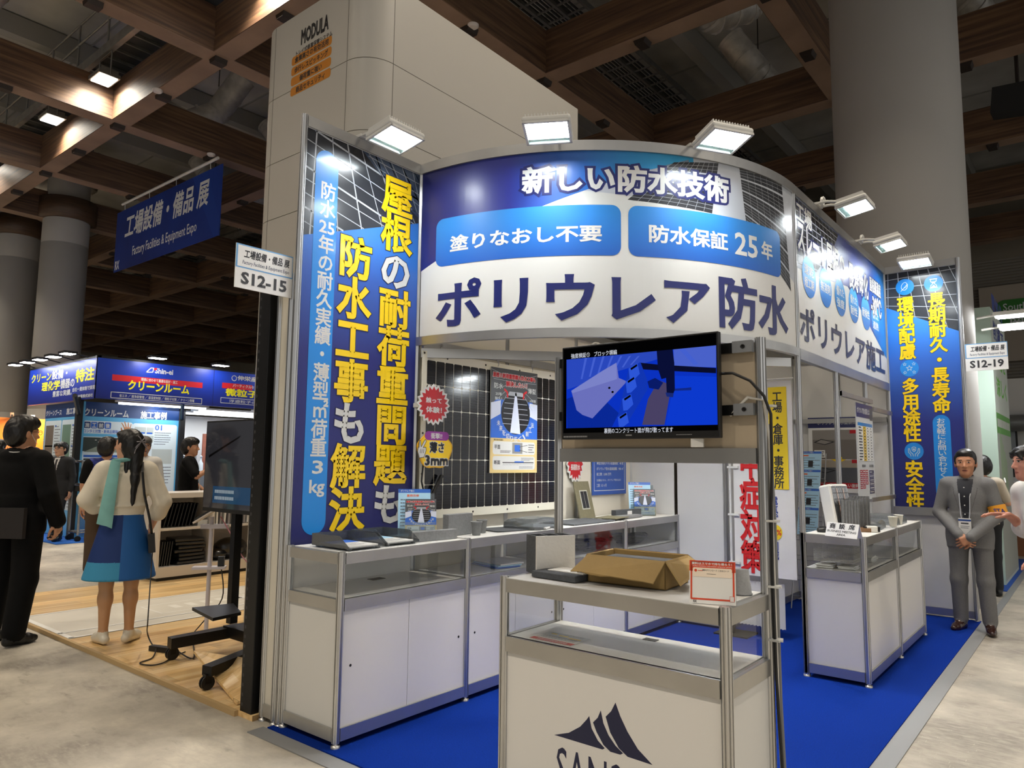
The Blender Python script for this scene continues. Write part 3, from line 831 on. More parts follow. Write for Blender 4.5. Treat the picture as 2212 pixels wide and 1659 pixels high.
P.poly([(.02, q(908, 588)[1]), (q(1040, 500)[0], q(1040, 505)[1]), pk, (q(1425, 362)[0], q(1425, 362)[1]), (q(1497, 345)[0], top - .03), (q(1497, 345)[0], top), (.02, top)], gC, 1)
roofg = M('print_roof_grey', '#b9bfc8', .3, coat=.3)
rp = [pk, (q(1420, 362)[0], q(1420, 362)[1]), (q(1500, 350)[0], top), (LEN - .02, top), (LEN - .02, q(1712, 612)[1]), (q(1560, 470)[0], q(1560, 470)[1])]
P.poly(rp, roofg, 1)
def cells(P, quad, nu, nv, layer, mat=cellm, gap=.06, fine=(4, 3)):
    """a field of solar modules inside a four-sided outline (bottom-left, bottom-right, top-right, top-left)"""
    A, B, C_, D = [Vector(p) for p in quad]
    f = lambda s, t: (A.lerp(B, s)).lerp(D.lerp(C_, s), t)
    for i in range(nu):
        for j in range(nv):
            s0, s1, t0, t1 = (i + gap) / nu, (i + 1 - gap) / nu, (j + gap) / nv, (j + 1 - gap) / nv
            P.poly([tuple(f(s0, t0)), tuple(f(s1, t0)), tuple(f(s1, t1)), tuple(f(s0, t1))], mat, layer)
            for k in range(1, fine[0]): s = s0 + (s1 - s0) * k / fine[0]; P.line([tuple(f(s, t0)), tuple(f(s, t1))], .0022, linep, layer + 1)
            for k in range(1, fine[1]): t = t0 + (t1 - t0) * k / fine[1]; P.line([tuple(f(s0, t)), tuple(f(s1, t))], .0022, linep, layer + 1)
cells(P, [q(1340, 432), q(1548, 466), q(1557, 352), q(1450, 350)], 1, 4, 2, fine=(9, 3))
cells(P, [q(1606, 505), q(1712, 640), q(1690, 385), q(1588, 360)], 1, 6, 2, fine=(7, 4))
gB = grad('fascia_pill', [(0, '#1d5cb4'), (1, '#2f93e0')], 2.85, 3.3)
def arcpill(x0, x1, ym0, yb0, ym1, yb1):
    a, b = q(x0, ym0), q(x1, ym1); P.rr(a[0], (q(x0, yb0)[1]), b[0], a[1], .05, gB, 4)
a, b, c = q(943, 530), q(1341, 500), q(1142, 448); d = q(1142, 556)
P.rr(a[0], d[1], b[0], c[1], .06, gB, 4)
a2, b2 = q(1357, 500), q(1684, 545); P.rr(a2[0], d[1], b2[0], c[1], .06, gB, 4)
def fit(x0, y0, x1, y1, ytop_x, yt, yb):
    """lettering box: left and right pixel, and top/bottom pixel measured at one x"""
    return q(x0, y0)[0], q(ytop_x, yb)[1], q(x1, y1)[0], q(ytop_x, yt)[1]
P.text('新しい防水技術', *fit(1127, 390, 1573, 410, 1358, 357, 417), pw, 8, .035, 0, (navy, .085))
P.text('塗りなおし不要', *fit(973, 515, 1300, 505, 1160, 489, 526), pw, 8, .028)
P.text('防水保証', *fit(1401, 505, 1571, 520, 1440, 487, 527), pw, 8, .028)
P.text('25', *fit(1586, 530, 1635, 535, 1598, 503, 552), pw, 8, .02)
P.text('年', *fit(1643, 545, 1667, 550, 1655, 523, 561), pw, 8, .028)
P.text('ポリウレア', *fit(943, 650, 1533, 645, 1230, 587, 693), navy, 8, .028)
P.text('防水', *fit(1552, 655, 1700, 670, 1600, 600, 714), navy, 8, .028)
sh.build('sign_sheet', fas)
arc_band(TOP - .07, TOP, RC - .02, RC + .02, alud).build('top_rail', fas)
arc_band(ZF - .06, ZF, RC - .02, RC + .02, alud).build('bottom_rail', fas)
# ---- right fascia --------------------------------------------------------
fr = thing('straight_fascia', 'long straight sign with blue ovals along the right side of the stand', 'sign', (1.98, 4.45, ZF))
sh = MB().box((1.976, 2.99, ZF), (1.984, 5.92, TOP - .07), pw)
F2 = FX(1.9845); P = Print(sh, F2); q = F2.px
gF = grad('fascia_right_run', [(0, '#9aa3ae'), (.25, '#7f8ea8'), (.5, '#2a3a90'), (.8, '#1f4fb0'), (1, '#2a86d8')], 3.0, 5.9, 1)
P.poly([(2.99, 2.98), (3.5, 3.02), (4.45, 3.12), (5.0, 2.95), (5.92, 2.62), (5.92, TOP - .07), (2.99, TOP - .07)], gF, 1)
hu = [((2.9, 3.5 - .06 * k), (4.3, 3.5 - .045 * k), .006) for k in range(9)]; hv = [((2.9 + .1 * k, 3.55), (2.7 + .16 * k, 3.0), .006) for k in range(12)]
solar_photo(P, [(2.99, 3.02), (3.5, 3.05), (4.0, 3.35), (4.2, 3.54), (2.99, 3.54)], hu, hv, 2)
P.text('工場', 3.03, 3.36, 3.42, 3.52, pw, 9, .03, 0, (navy, .05))
P.text('スレート屋根の', *(q(1722, 500)[0], 3.12, q(1823, 560)[0], 3.40), pw, 9, .032, 0, (navy, .06))
P.text('長寿命化', *(q(1832, 580)[0], 3.12, q(1874, 600)[0], 3.38), pw, 9, .032, 0, (navy, .06))
P.text('屋根裏温度', *(q(1877, 600)[0], 3.24, q(1901, 610)[0], 3.40), pw, 9, .03, 0, (navy, .06))
P.text('-30℃', *(q(1880, 630)[0], 3.02, q(1902, 640)[0], 3.22), pw, 9, .03, 0, (navy, .06))
gO = grad('oval_run', [(0, '#1a4f9e'), (.5, '#1e78cc'), (1, '#39a2e6')], 2.68, 3.08)
for (x, y, t1, t2_) in ((1747.5, 599, '速乾', '短工期'), (1783, 622, '無溶剤', ''), (1815, 643, '優れた', '強度'), (1844, 660, '優れた', '耐性'), (1870, 677, '耐候性', ''), (1891, 693, '優れた', '遮熱')):
    u, v = q(x, y); w_ = .175
    P.ell(u, v, w_, .165, gO, 6)
    if t2_: P.text(t1, u - .12, v + .01, u + .12, v + .095, pw, 8, .015); P.text(t2_, u - .12, v - .095, u + .12, v - .01, pw, 8, .015)
    else: P.text(t1, u - .14, v - .045, u + .14, v + .045, pw, 8, .02)
P.text('ポリウレア施工', q(1728, 720)[0], 2.42, q(1911, 790)[0], 2.72, M('print_slate', '#333a5c', .35), 8, .03)
sh.build('sign_sheet', fr)
MB().box((1.96, 2.99, TOP - .07), (2.0, 5.92, TOP), alud).build('top_rail', fr)
MB().box((1.96, 2.99, ZF - .08), (2.0, 5.92, ZF), alud).build('bottom_rail', fr)
# inner beam behind the fascia and the lintel over the opening
tag(MB().slab([(.03, 1.0, 2.22), (1.95, 2.92, 2.22), (1.95, 2.92, 2.285), (.03, 1.0, 2.285)], (-.02, .02, 0), alud).build('cross_beam'), 'straight aluminium beam running behind the lower edge of the curved sign', 'beam')

# ---- floodlights of the stand -------------------------------------------
lw = M('floodlight_white', '#d6d6d2', .4); lglass = clear('floodlight_glass', '#e4f0ee', .06, .1, .25, '#dfeeea'); led = glow('floodlight_led', '#f4fbff', 60)
STAND_W = 8
def floodlight():
    t = thing('floodlight', 'lamp', 'floodlight')
    R = Matrix.Rotation(math.radians(-9), 3, 'X')     # looks down along the sign
    c = Vector((0, -.30, -.075))
    MB().obox(c + R @ Vector((0, 0, .03)), (.30, .24, .035), R, lw).build('housing', t, bevel=.012)
    mb = MB()
    for k in range(14): mb.obox(c + R @ Vector((-.13 + .02 * k, .0, .06)), (.006, .2, .03), R, lw)
    mb.build('cooling_fin', t)
    MB().obox(c + R @ Vector((0, -.022, .006)), (.26, .165, .012), R, led).build('led_panel', t)
    MB().obox(c + R @ Vector((0, .088, .006)), (.26, .05, .012), R, lglass).build('cover_glass', t)
    fr_ = MB()
    for sx in (-1, 1): fr_.obox(c + R @ Vector((sx * .138, 0, .004)), (.016, .24, .016), R, lw)
    for sy in (-1, 1): fr_.obox(c + R @ Vector((0, sy * .113, .004)), (.29, .014, .016), R, lw)
    fr_.build('bezel', t)
    MB().tube([(-.05, -.02, .014), (-.05, -.1, .014), (-.05, -.2, -.01)], .011, lw, 6).tube([(.05, -.02, .014), (.05, -.1, .014), (.05, -.2, -.01)], .011, lw, 6).box((-.07, -.035, .001), (.07, .03, .02), lw).build('bracket', t)
    MB().tube([(.02 + .035 * math.cos(a), -.06 + .01 * a / 6, .045 + .035 * math.sin(a)) for a in [i * .6 for i in range(24)]] , .006, M('cable_white', '#e2e2de', .5), 5).build('cable', t)
    a = area('floodlight_beam', c + R @ Vector((0, 0, -.012)), c + R @ Vector((0, 0, -1)), .24, STAND_W, (1, .985, .95), .14, 120)
    a.parent = t
    return t
FLT = floodlight()
def mount(px, py, lab, face_rot=None, x=None, y=None):
    if x is not None: p = at_x(px, py, x + .30); loc = (x, p.y, TOP); rz = math.pi / 2
    elif y is not None: p = at_y(px, py, y - .30); loc = (p.x, y, TOP); rz = 0
    else:
        a_ = Arc(0, 2.97, RC + .30); t = a_.px(px, py)[0] / (RC + .30); loc = (RC * math.sin(t), 2.97 - RC * math.cos(t), TOP); rz = t
    if FLT.get('used'): c = copy_tree(FLT, loc, rz)
    else: c = FLT; c.location = loc; c.rotation_euler.z = rz; c['used'] = 1
    c['label'] = lab
    if x == 1.98:
        for k in c.children:
            if k.type == 'LIGHT': k.data = k.data.copy(); k.data.energy = STAND_W * .45
    return c
mount(855, 300, 'lit white floodlight above the tall left graphic', x=0)
mount(1183, 288, 'lit white floodlight at the top of the curved sign, left of its middle')
mount(1562, 305, 'lit white floodlight on the right part of the curved sign')
mount(1848, 458, 'lit white floodlight on the straight sign nearest the big pillar', x=1.98)
mount(1925, 547, 'lit white floodlight at the far end of the straight sign', x=1.98)
mount(1977, 567, 'lit white floodlight above the right tall graphic', y=5.94)
for (x_, y_, rz_, lab) in ((.93, 1.91, math.radians(225), 'lit floodlight inside the stand facing the solar panel'), (1.52, 2.50, math.radians(225), 'lit floodlight inside the stand behind the screen')):
    c = copy_tree(FLT, (x_, y_, 2.287), rz_, lab)
    for k in c.children:
        if k.type == 'LIGHT': k.data = k.data.copy(); k.data.energy = 10 if x_ > 1 else 7

# ---- counters -------------------------------------------------------------
doorm = M('counter_door', '#ecebe8', .35, noise=(1.2, .012)); hole = M('finger_hole', '#121212', .6)
def counter(name, label, depth, doors, end0, end1, root, rz=0, front_art=None, back=True, tall=()):
    """glazed aluminium counter; local front at x = 0 facing +x, length along y"""
    L_ = .99; t = thing(name, label, 'counter')
    def P_(mb, nm, bev=0): return mb.build(nm, t, bevel=bev)
    ps = [(0, 0), (-depth, 0)] if end0 else [(0, 0)]
    ps += [(0, L_), (-depth, L_)] if end1 else []
    for (x, y) in ps:
        hz = tall[1] if tall and abs(x) > .1 else 1.0
        P_(MB().post(x, y, .025, hz, alu), 'post'); P_(MB().lathe((x, y, 0), [(.024, 0), (.024, .012), (.012, .014), (.012, .03)], alud, 14), 'foot')
    P_(MB().box((-depth + .0, .02, .975), (.012, L_ - .02, .995), white), 'worktop')
    P_(MB().box((-.012, .02, .935), (.014, L_ - .02, .992), alud), 'top_rail')
    if end0: P_(MB().box((-depth + .02, -.014, .935), (-.02, .012, .992), alud), 'end_rail')
    if end1: P_(MB().box((-depth + .02, L_ - .012, .935), (-.02, L_ + .014, .992), alud), 'end_rail')
    P_(MB().box((0, .02, .755), (.0002, L_ - .02, .935), glass), 'front_glass')
    if end0: P_(MB().box((-depth + .02, -.003, .755), (-.02, .003, .935), glass), 'end_glass')
    if end1: P_(MB().box((-depth + .02, L_ - .003, .755), (-.02, L_ + .003, .935), glass), 'end_glass')
    P_(MB().box((-depth + .0, .02, .735), (.0, L_ - .02, .752), white), 'shelf')
    P_(MB().box((-.012, .02, .69), (.014, L_ - .02, .752), alud), 'shelf_rail')
    if end0: P_(MB().box((-depth + .02, -.014, .69), (-.02, .012, .752), alud), 'shelf_rail')
    if end1: P_(MB().box((-depth + .02, L_ - .012, .69), (-.02, L_ + .014, .752), alud), 'shelf_rail')
    P_(MB().box((-.012, .02, .03), (.014, L_ - .02, .095), alud), 'bottom_rail')
    if end0: P_(MB().box((-depth + .02, -.014, .03), (-.02, .012, .095), alud), 'bottom_rail')
    if doors:
        for k in (0, 1):
            d = P_(MB().box((-.004, .02 + k * .4775, .095), (.002, .4935 + k * .4765, .69), doorm), 'door')
            yy = .08 if k == 0 else .92
            hb = MB().tube([(.0015, yy, .40), (.0032, yy, .40)], .0075, hole, 12).build('finger_hole'); adopt(hb, t); hb.parent = d; hb.matrix_parent_inverse = Matrix.Identity(4)
    else:
        mb = MB().box((-.004, .02, .095), (.002, L_ - .02, .69), doorm)
        if front_art: front_art(mb)
        P_(mb, 'front_panel')
    if end0: P_(MB().box((-depth + .02, -.003, .095), (-.02, .003, .69), white), 'end_panel')
    if end1: P_(MB().box((-depth + .02, L_ - .003, .095), (-.02, L_ + .003, .69), white), 'end_panel')
    P_(MB().box((-depth + .004, .02, .05), (-depth + .008, L_ - .02, .735), white), 'back_panel')
    t.location = root; t.rotation_euler.z = rz
    return t
LC = .5085
for k, s in enumerate(('first glazed counter of the left row, at the front corner under the tall graphic', 'second glazed counter of the left row, below the start of the solar panel', 'third glazed counter of the left row, partly behind the front counter', 'last glazed counter of the left row, at the far left corner')):
    counter('display_counter', s, .47, True, k == 0, k == 3, (LC, .99 * k, .012))
logo = M('logo_navy', '#1d2245', .4)
def art_logo(mb):
    # local face x = .002 facing +x; u = y
    F = Face((.0022, 0, 0), (0, 1, 0)); P = Print(mb, F)
    W_ = FY(-.022)
    def g(x, y):
        u, v = W_.px(1020 + x / 2.6806, 1040 + y / 2.6806); return (u - 1.654, v - .012)
    P.poly([g(*p) for p in ((475, 1467), (560, 1455), (625, 1420), (662, 1380), (678, 1358), (692, 1430), (728, 1500), (768, 1545), (755, 1552))], logo, 1)
    P.poly([g(*p) for p in ((700, 1395), (727, 1368), (745, 1325), (760, 1400), (790, 1470), (830, 1530), (874, 1574), (858, 1582), (800, 1565), (760, 1525), (720, 1450))], logo, 1)
    P.poly([g(*p) for p in ((773, 1362), (805, 1330), (830, 1280), (858, 1360), (900, 1450), (960, 1550), (1045, 1642), (900, 1594), (850, 1545), (800, 1455))], logo, 1)
    a, b = g(490, 1530), g(1010, 1660); P.text('SANSO', a[0], a[1] - .17, b[0], a[1] + .0, logo, 1, .0)
counter('display_counter', 'front glazed counter with navy sail logo, nearest the camera', .40, False, True, True, (1.654, -.02, .012), -math.pi / 2, art_logo, back=False, tall=(1, 2.0))
counter('display_counter', 'near glazed counter of the right row, holding wire letter trays', .403, False, True, False, (2.383, 2.97, .012), back=True)
counter('display_counter', 'far glazed counter of the right row, beside the man in grey', .403, False, False, True, (2.383, 3.96, .012), back=True)
# ================================================================== things on and in the stand
ZT = 1.009; ZS = .765
grey = M('grey_foam', '#7f8183', .8, noise=(60, .1), bump=(90, .2)); dgrey = M('dark_foam', '#4b4e52', .85, noise=(60, .12), bump=(90, .25))
paper = M('paper', '#e9e9e6', .6); lblue = M('print_pale_blue', '#a9d4ee', .4); mblue = M('print_mid_blue', '#2f66c4', .4); slate_p = M('print_photo_grey', '#4a4d50', .4); cloud = M('print_cloud', '#cfd6e8', .4); sand = M('print_sand', '#d9c184', .4); txt = M('print_small_text', '#5a5f6c', .5)
smoke = clear('smoke_plastic', '#b9bec2', .10, .12, .25, '#8d9296'); acr = clear('acrylic', '#e9f1f4', .1, .02)
def turn(a): return Matrix.Rotation(a, 3, 'Z')

def art_roof_poster(P, u0, v0, u1, v1, L=1, full=True):
    """the roof poster: solar photo, round road picture, captions, and plan and section boxes"""
    W, H = u1 - u0, v1 - v0
    X = lambda s: u0 + W * s
    Y = lambda t: v0 + H * t
    R_ = lambda a, b, c, d, m, l=0: P.rect(X(a), Y(b), X(c), Y(d), m, L + l)
    R_(0, 0, 1, 1, sand); R_(0, .33, 1, 1, slate_p, 1)
    P.poly([(X(0), Y(.33)), (X(1), Y(.33)), (X(1), Y(.62)), (X(.88), Y(.70)), (X(.12), Y(.70)), (X(0), Y(.64))], mblue, L + 2)
    P.poly([(X(0), Y(.50)), (X(.2), Y(.56)), (X(.2), Y(.69)), (X(0), Y(.66))], cloud, L + 3); P.poly([(X(1), Y(.52)), (X(.8), Y(.56)), (X(.82), Y(.69)), (X(1), Y(.68))], cloud, L + 3)
    for k in range(5): P.line([(X(-0 + .05 * k), Y(.98 - .09 * k)), (X(.32), Y(.93 - .045 * k))], W * .006, linep, L + 3); P.line([(X(1 - .03 * k), Y(.98 - .09 * k)), (X(.7), Y(.93 - .045 * k))], W * .006, linep, L + 3)
    P.ell(X(.52), Y(.575), W * .31, H * .205, M('print_asphalt', '#191b20', .4), L + 4)
    for k in range(6): P.line([(X(.24 + .01 * k), Y(.47 + .05 * k)), (X(.80 - .01 * k), Y(.47 + .05 * k))], W * .008, linep, L + 5)
    P.poly([(X(.40), Y(.385)), (X(.62), Y(.375)), (X(.53), Y(.775)), (X(.50), Y(.775))], cloud, L + 6)
    P.poly([(X(.34), Y(.745)), (X(.70), Y(.745)), (X(.66), Y(.785)), (X(.38), Y(.785))], linep, L + 6)
    for s, c in ((-1, .33), (1, .69)): P.line([(X(c + s * .06), Y(.80)), (X(c), Y(.775)), (X(c + s * -.01), Y(.73))], W * .03, M('print_arrow_red', '#d2242c', .4), L + 7)
    rt = M('print_headline_red', '#c3202b', .4)
    P.text('屋根の耐荷重問題も防水工事も', X(.03), Y(.905), X(.95), Y(.955), rt, L + 8, .03, 0, (pw, .07))
    P.text('解決したい！', X(.30), Y(.83), X(.76), Y(.885), rt, L + 8, .03, 0, (pw, .07))
    P.text('防水', X(.06), Y(.80), X(.24), Y(.855), pw, L + 8, .01); P.text('薄型', X(.78), Y(.785), X(.96), Y(.84), pw, L + 8, .01)
    P.text('25年', X(.09), Y(.735), X(.22), Y(.765), pw, L + 8, .01); P.text('耐久！', X(.08), Y(.69), X(.22), Y(.72), pw, L + 8, .01)
    P.text('㎡荷重', X(.82), Y(.70), X(.96), Y(.73), pw, L + 8, .01); P.text('3kg！', X(.83), Y(.655), X(.95), Y(.69), pw, L + 8, .01)
    ch = '未来を切り拓く、新工法'
    for i, c in enumerate(ch):
        a = math.radians(205 + 130 * i / (len(ch) - 1)); cu, cv = X(.52) + W * .40 * math.cos(a), Y(.58) + H * .255 * math.sin(a)
        s = W * .036; P.text(c, cu - s, cv - s, cu + s, cv + s, pw, L + 8, .015)
    for (a, b) in ((.175, .30), (.03, .16)): P.rr(X(.05), Y(a), X(.95), Y(b), W * .04, pw, L + 2)
    P.text('平面', X(.08), Y(.225), X(.20), Y(.265), ink, L + 4, .015); P.text('断面', X(.08), Y(.08), X(.20), Y(.12), ink, L + 4, .015)
    R_(.45, .185, .67, .29, M('print_grey', '#8b8a86', .5), 3); R_(.50, .205, .62, .27, mblue, 4)
    P.line([(X(.6), Y(.25)), (X(.78), Y(.27))], W * .006, ink, L + 5); P.line([(X(.6), Y(.22)), (X(.78), Y(.2))], W * .006, ink, L + 5)
    P.lines(X(.8), Y(.19), X(.93), Y(.285), 4, ink, L + 4, .3, 1); P.lines(X(.2), Y(.19), X(.42), Y(.215), 2, ink, L + 4, .4, 2)
    R_(.25, .095, .92, .103, ink, 3); R_(.5, .10, .70, .112, mblue, 4)
    for k in range(22): P.line([(X(.26 + .03 * k), Y(.072)), (X(.28 + .03 * k), Y(.092))], W * .004, txt, L + 3)
    P.lines(X(.64), Y(.115), X(.92), Y(.15), 3, txt, L + 4, .35, 3); P.lines(X(.6), Y(.04), X(.9), Y(.065), 2, txt, L + 4, .35, 4)
    P.text('新工法の仕組み', X(.07), Y(.305), X(.26), Y(.322), ink, L + 4, .01)

# ---- solar panel with its rail, hooks and poster -------------------------
sp = thing('solar_panel', 'large thin black solar panel hanging on the left wall', 'solar panel', (.06, 1.8, 1.1))
backm = M('panel_white_sheet', '#dcdacb', .45); cell_m = M('solar_cell', '#0b0d14', .16, coat=.5, noise=(1.2, .3))
y0, y1, z0, z1 = .985, 2.70, 1.10, 2.265
mb = MB().box((.055, y0, z0), (.060, y1, z1), backm); P = Print(mb, FX(.0601))
mb.build('backing_sheet', sp, bevel=.002)
mb = MB(); P = Print(mb, FX(.0604)); NCOL, NROW = 18, 6; cy0, cy1, cz0, cz1 = y0 + .045, y1 - .045, z0 + .06, z1 - .06
dy, dz = (cy1 - cy0) / NCOL, (cz1 - cz0) / NROW; fine = M('solar_busbar', '#2a2d36', .3)
for i in range(NCOL):
    for j in range(NROW):
        a, b, c, d = cy0 + dy * i + .002, cz0 + dz * j + .002, cy0 + dy * (i + 1) - .002, cz0 + dz * (j + 1) - .002; e = .008
        P.poly([(a + e, b), (c - e, b), (c, b + e), (c, d - e), (c - e, d), (a + e, d), (a, d - e), (a, b + e)], cell_m, 1)
        for k in range(1, 9): P.rect(a, b + (d - b) * k / 9 - .0006, c, b + (d - b) * k / 9 + .0006, fine, 2)
mb.build('cell_field', sp)
mb = MB()
for (yy, zz) in [(y0 + .02, z0 + .03 + .28 * k) for k in range(5)] + [(y0 + .25 + .42 * k, z1 - .03) for k in range(4)] + [(y0 + .15 + .4 * k, z0 + .03) for k in range(4)]: mb.tube([(.0595, yy, zz), (.0612, yy, zz)], .008, M('eyelet', '#3a3833', .4, .6), 10)
mb.build('eyelet', sp)
MB().box((.061, .995, 1.52), (.085, 1.12, 1.62), black).tube([(.07, 1.06, 1.55), (.08, 1.0, 1.5), (.08, .985, 1.36), (.085, 1.02, 1.24), (.09, 1.08, 1.2), (.09, 1.09, 1.27)], .006, black, 6).tube([(.09, 1.09, 1.27), (.09, 1.17, 1.40)], .014, black, 8).build('junction_cable', sp)
tag(MB().box((.035, 1.0, 2.285), (.055, 2.95, 2.345), alud).build('hanging_rail'), 'aluminium rail on the left wall that the solar panel hangs from', 'rail')
for k, yy in enumerate((1.18, 1.80, 2.24, 2.60)):
    mb = MB().tube([(.06, yy + .01 * math.sin(i), 2.24 + .012 * i) for i in range(7)], .004, alud, 5).tube([(.05, yy, 2.31), (.064, yy, 2.31), (.064, yy, 2.35), (.045, yy, 2.35)], .004, alud, 5)
    tag(mb.build('hook'), 'small chain hook holding the top edge of the solar panel', 'hook', 'chain hooks of the solar panel')
FPo = FX(.075); u0, v0 = FPo.px(1058, 1022); u1, v1 = FPo.px(1161, 808)
mb = MB().box((.066, u0, v0), (.0745, u1, v1), paper); art_roof_poster(Print(mb, FPo), u0, v0, u1, v1)
tag(mb.build('poster_board'), 'roof and road poster with plan and section boxes hung on the solar panel', 'poster')

# ---- card starbursts -------------------------------------------------------
def burst(x, cu, cv, ru, rv, lab, lines_, n=20):
    F = FX(x); mb = MB()
    def ringp(k0, k1, N): return [(cu + ru * (k0 if i % 2 else k1) * math.sin(math.pi * i / N), cv + rv * (k0 if i % 2 else k1) * math.cos(math.pi * i / N)) for i in range(2 * N)]
    whitep_ = ringp(.86, 1.0, n); mb.slab([F.pos(*p) for p in whitep_], (-.006, 0, 0), pw)
    P = Print(mb, F); P.poly(ringp(.70, .88, n), red, 1)
    for (t, a, b, c, d) in lines_: P.text(t, cu + ru * a, cv + rv * b, cu + ru * c, cv + rv * d, pw, 2, .03)
    t = thing('starburst_card', lab, 'card', (x, cu, cv)); mb.build('card', t); return t
F = FX(.19); c = F.px(937, 874); ru = abs(F.px(972, 874)[0] - c[0]); rv = abs(F.px(937, 829)[1] - c[1])
b1 = burst(.19, c[0], c[1], ru, rv, 'red starburst card saying 触って体験 at the edge of the solar panel', [('触って', -.48, .06, .48, .34), ('体験！', -.46, -.40, .50, -.10)])
MB().box((.02, c[0] - .03, c[1] - .015), (.183, c[0] + .03, c[1] + .015), white).build('arm', b1)
F = FX(.03); c = F.px(1243, 1003); ru = abs(F.px(1262, 1003)[0] - c[0])
burst(.03, c[0], c[1] + .03, ru, .20, 'red starburst card above the leaning solar sample board', [('薄型', -.3, .22, .3, .46), ('＆', -.14, -.06, .14, .14), ('長期防水', -.52, -.42, .52, -.14)], 18)
# yellow card with a pointing hand
F = FX(.19); cu, cv = F.px(940, 972); mb = MB()
ydark = M('print_gold', '#e2a91e', .4); purple = M('print_purple', '#8b2f8f', .4)
def blob(k, w=1.0): return [(cu + .165 * k * (1 + .05 * math.sin(5 * t)) * math.cos(t), cv + .125 * k * (1 + .06 * math.cos(6 * t)) * math.sin(t)) for t in [2 * math.pi * i / 40 for i in range(40)]]
mb.slab([F.pos(*p) for p in blob(1.0)], (-.006, 0, 0), ydark); P = Print(mb, F); P.poly(blob(.93), yel, 1)
P.rr(cu - .10, cv + .065, cu + .13, cv + .125, .03, purple, 2); P.text('衝撃!!', cu - .045, cv + .075, cu + .065, cv + .115, pw, 3, .02)
P.text('薄さ', cu - .055, cv - .02, cu + .085, cv + .055, ink, 4, .03, 0, (pw, .05)); P.text('3mm', cu - .095, cv - .105, cu + .125, cv - .035, ink, 4, .03, 0, (pw, .05))
yc = mb.build('shaped_card'); tag(yc, 'yellow shaped card saying 薄さ3mm with a pointing white glove', 'card')
mb = MB(); h = lambda s, t: (cu - .165 + .075 * s, cv - .055 + .115 * t)
gl = [h(*p) for p in ((.2, .0), (.75, .05), (1.0, .45), (.95, .62), (.62, .60), (.98, .95), (.92, 1.06), (.80, 1.04), (.42, .66), (.36, .66), (.30, .98), (.16, 1.0), (.14, .62), (.02, .6), (-.02, .35))]
mb.slab([F.pos(p[0], p[1], .003) for p in gl], (.003, 0, 0), pw); P = Print(mb, F, .0062); P.line(gl + [gl[0]], .004, ink, 1)
for k in range(3): P.line([h(.25 + .2 * k, .28), h(.3 + .2 * k, .5)], .004, ink, 1)
mb.build('glove_cutout', yc)
MB().box((.07, cu - .03, cv - .015), (.183, cu + .03, cv + .015), white).build('arm', yc)
# blue case-study poster
F = FX(.024); a = F.px(1280, 1070); b = F.px(1352, 985); bp = M('poster_blue', '#2f55a8', .45)
u0, u1, v0, v1 = a[0], b[0], a[1], a[1] + .62
mb = MB().box((.015, u0, v0), (.0238, u1, v1), bp); P = Print(mb, F); P.frame(u0 + .03, v0 + .04, u1 - .03, v1 - .04, .006, pw, 1)
for i, s in enumerate(('沖縄県（2025年竣工）', '薄型太陽光パネル設置容量：24 kW', '薄型太陽光パネル設置枚数：48 枚', 'ポリウレア防水塗装面積：900 ㎡', '総工費：3,000 万円', '（太陽光パネル、ポリウレア防水込み）', '工期：0.5 ヶ月')):
    w_ = (u1 - u0) * (.45, .8, .8, .8, .42, .72, .28)[i]; vv = v0 + .385 - .052 * i
    P.text(s, u0 + .07, vv, u0 + .07 + w_, vv + (.030 if i != 5 else .022), pw, 2, .01)
tag(mb.build('poster_board'), 'blue case-study poster with white lines of text on the left wall', 'poster')

# ---- left counter tops -----------------------------------------------------
def letter_tray(cx, cy, rz, lab, leaf):
    t = thing('letter_tray', lab, 'tray', (cx, cy, ZT)); R = turn(rz); c = Vector((cx, cy, ZT)); mb = MB()
    w_, l_, h_ = .25, .33, .06
    mb.obox(c + Vector((0, 0, .012)), (w_, l_, .004), R, smoke)
    for s in (-1, 1): mb.slab([c + R @ Vector((s * w_ / 2, -l_ / 2, .012)), c + R @ Vector((s * w_ / 2, l_ / 2, .012)), c + R @ Vector((s * w_ / 2, l_ / 2, .075)), c + R @ Vector((s * w_ / 2, -l_ / 4, .075)), c + R @ Vector((s * w_ / 2, -l_ / 2, .02))], R @ Vector((.003, 0, 0)), smoke)
    mb.slab([c + R @ Vector((-w_ / 2, l_ / 2, .012)), c + R @ Vector((w_ / 2, l_ / 2, .012)), c + R @ Vector((w_ / 2, l_ / 2, .075)), c + R @ Vector((-w_ / 2, l_ / 2, .075))], R @ Vector((0, .003, 0)), smoke)
    mb.build('shell', t)
    f = MB()
    for sx in (-1, 1):
        for sy in (-1, 1): f.obox(c + R @ Vector((sx * .1, sy * .14, .006)), (.02, .02, .012), R, smoke)
    f.build('foot', t)
    lf = MB().obox(c + Vector((0, 0, .018)), (.2, .285, .008), R, paper); P = Print(lf, Face(c + R @ Vector((0, 0, .0222)), R @ Vector((1, 0, 0)), R @ Vector((0, 1, 0))))
    P.rect(-.1, .02, .1, .14, leaf, 1); P.lines(-.09, -.13, .09, .0, 6, txt, 1, .4, 5)
    return t, tag(lf.build('leaflet_stack'), 'stack of leaflets lying in the letter tray ' + lab.split('counter ')[1], 'leaflets')
letter_tray(.33, .18, math.pi / 2, 'smoked clear letter tray on the left counter nearest the front corner', mblue)
letter_tray(.31, .47, math.pi / 2, 'smoked clear letter tray on the left counter beside the leaflet holder', lblue)
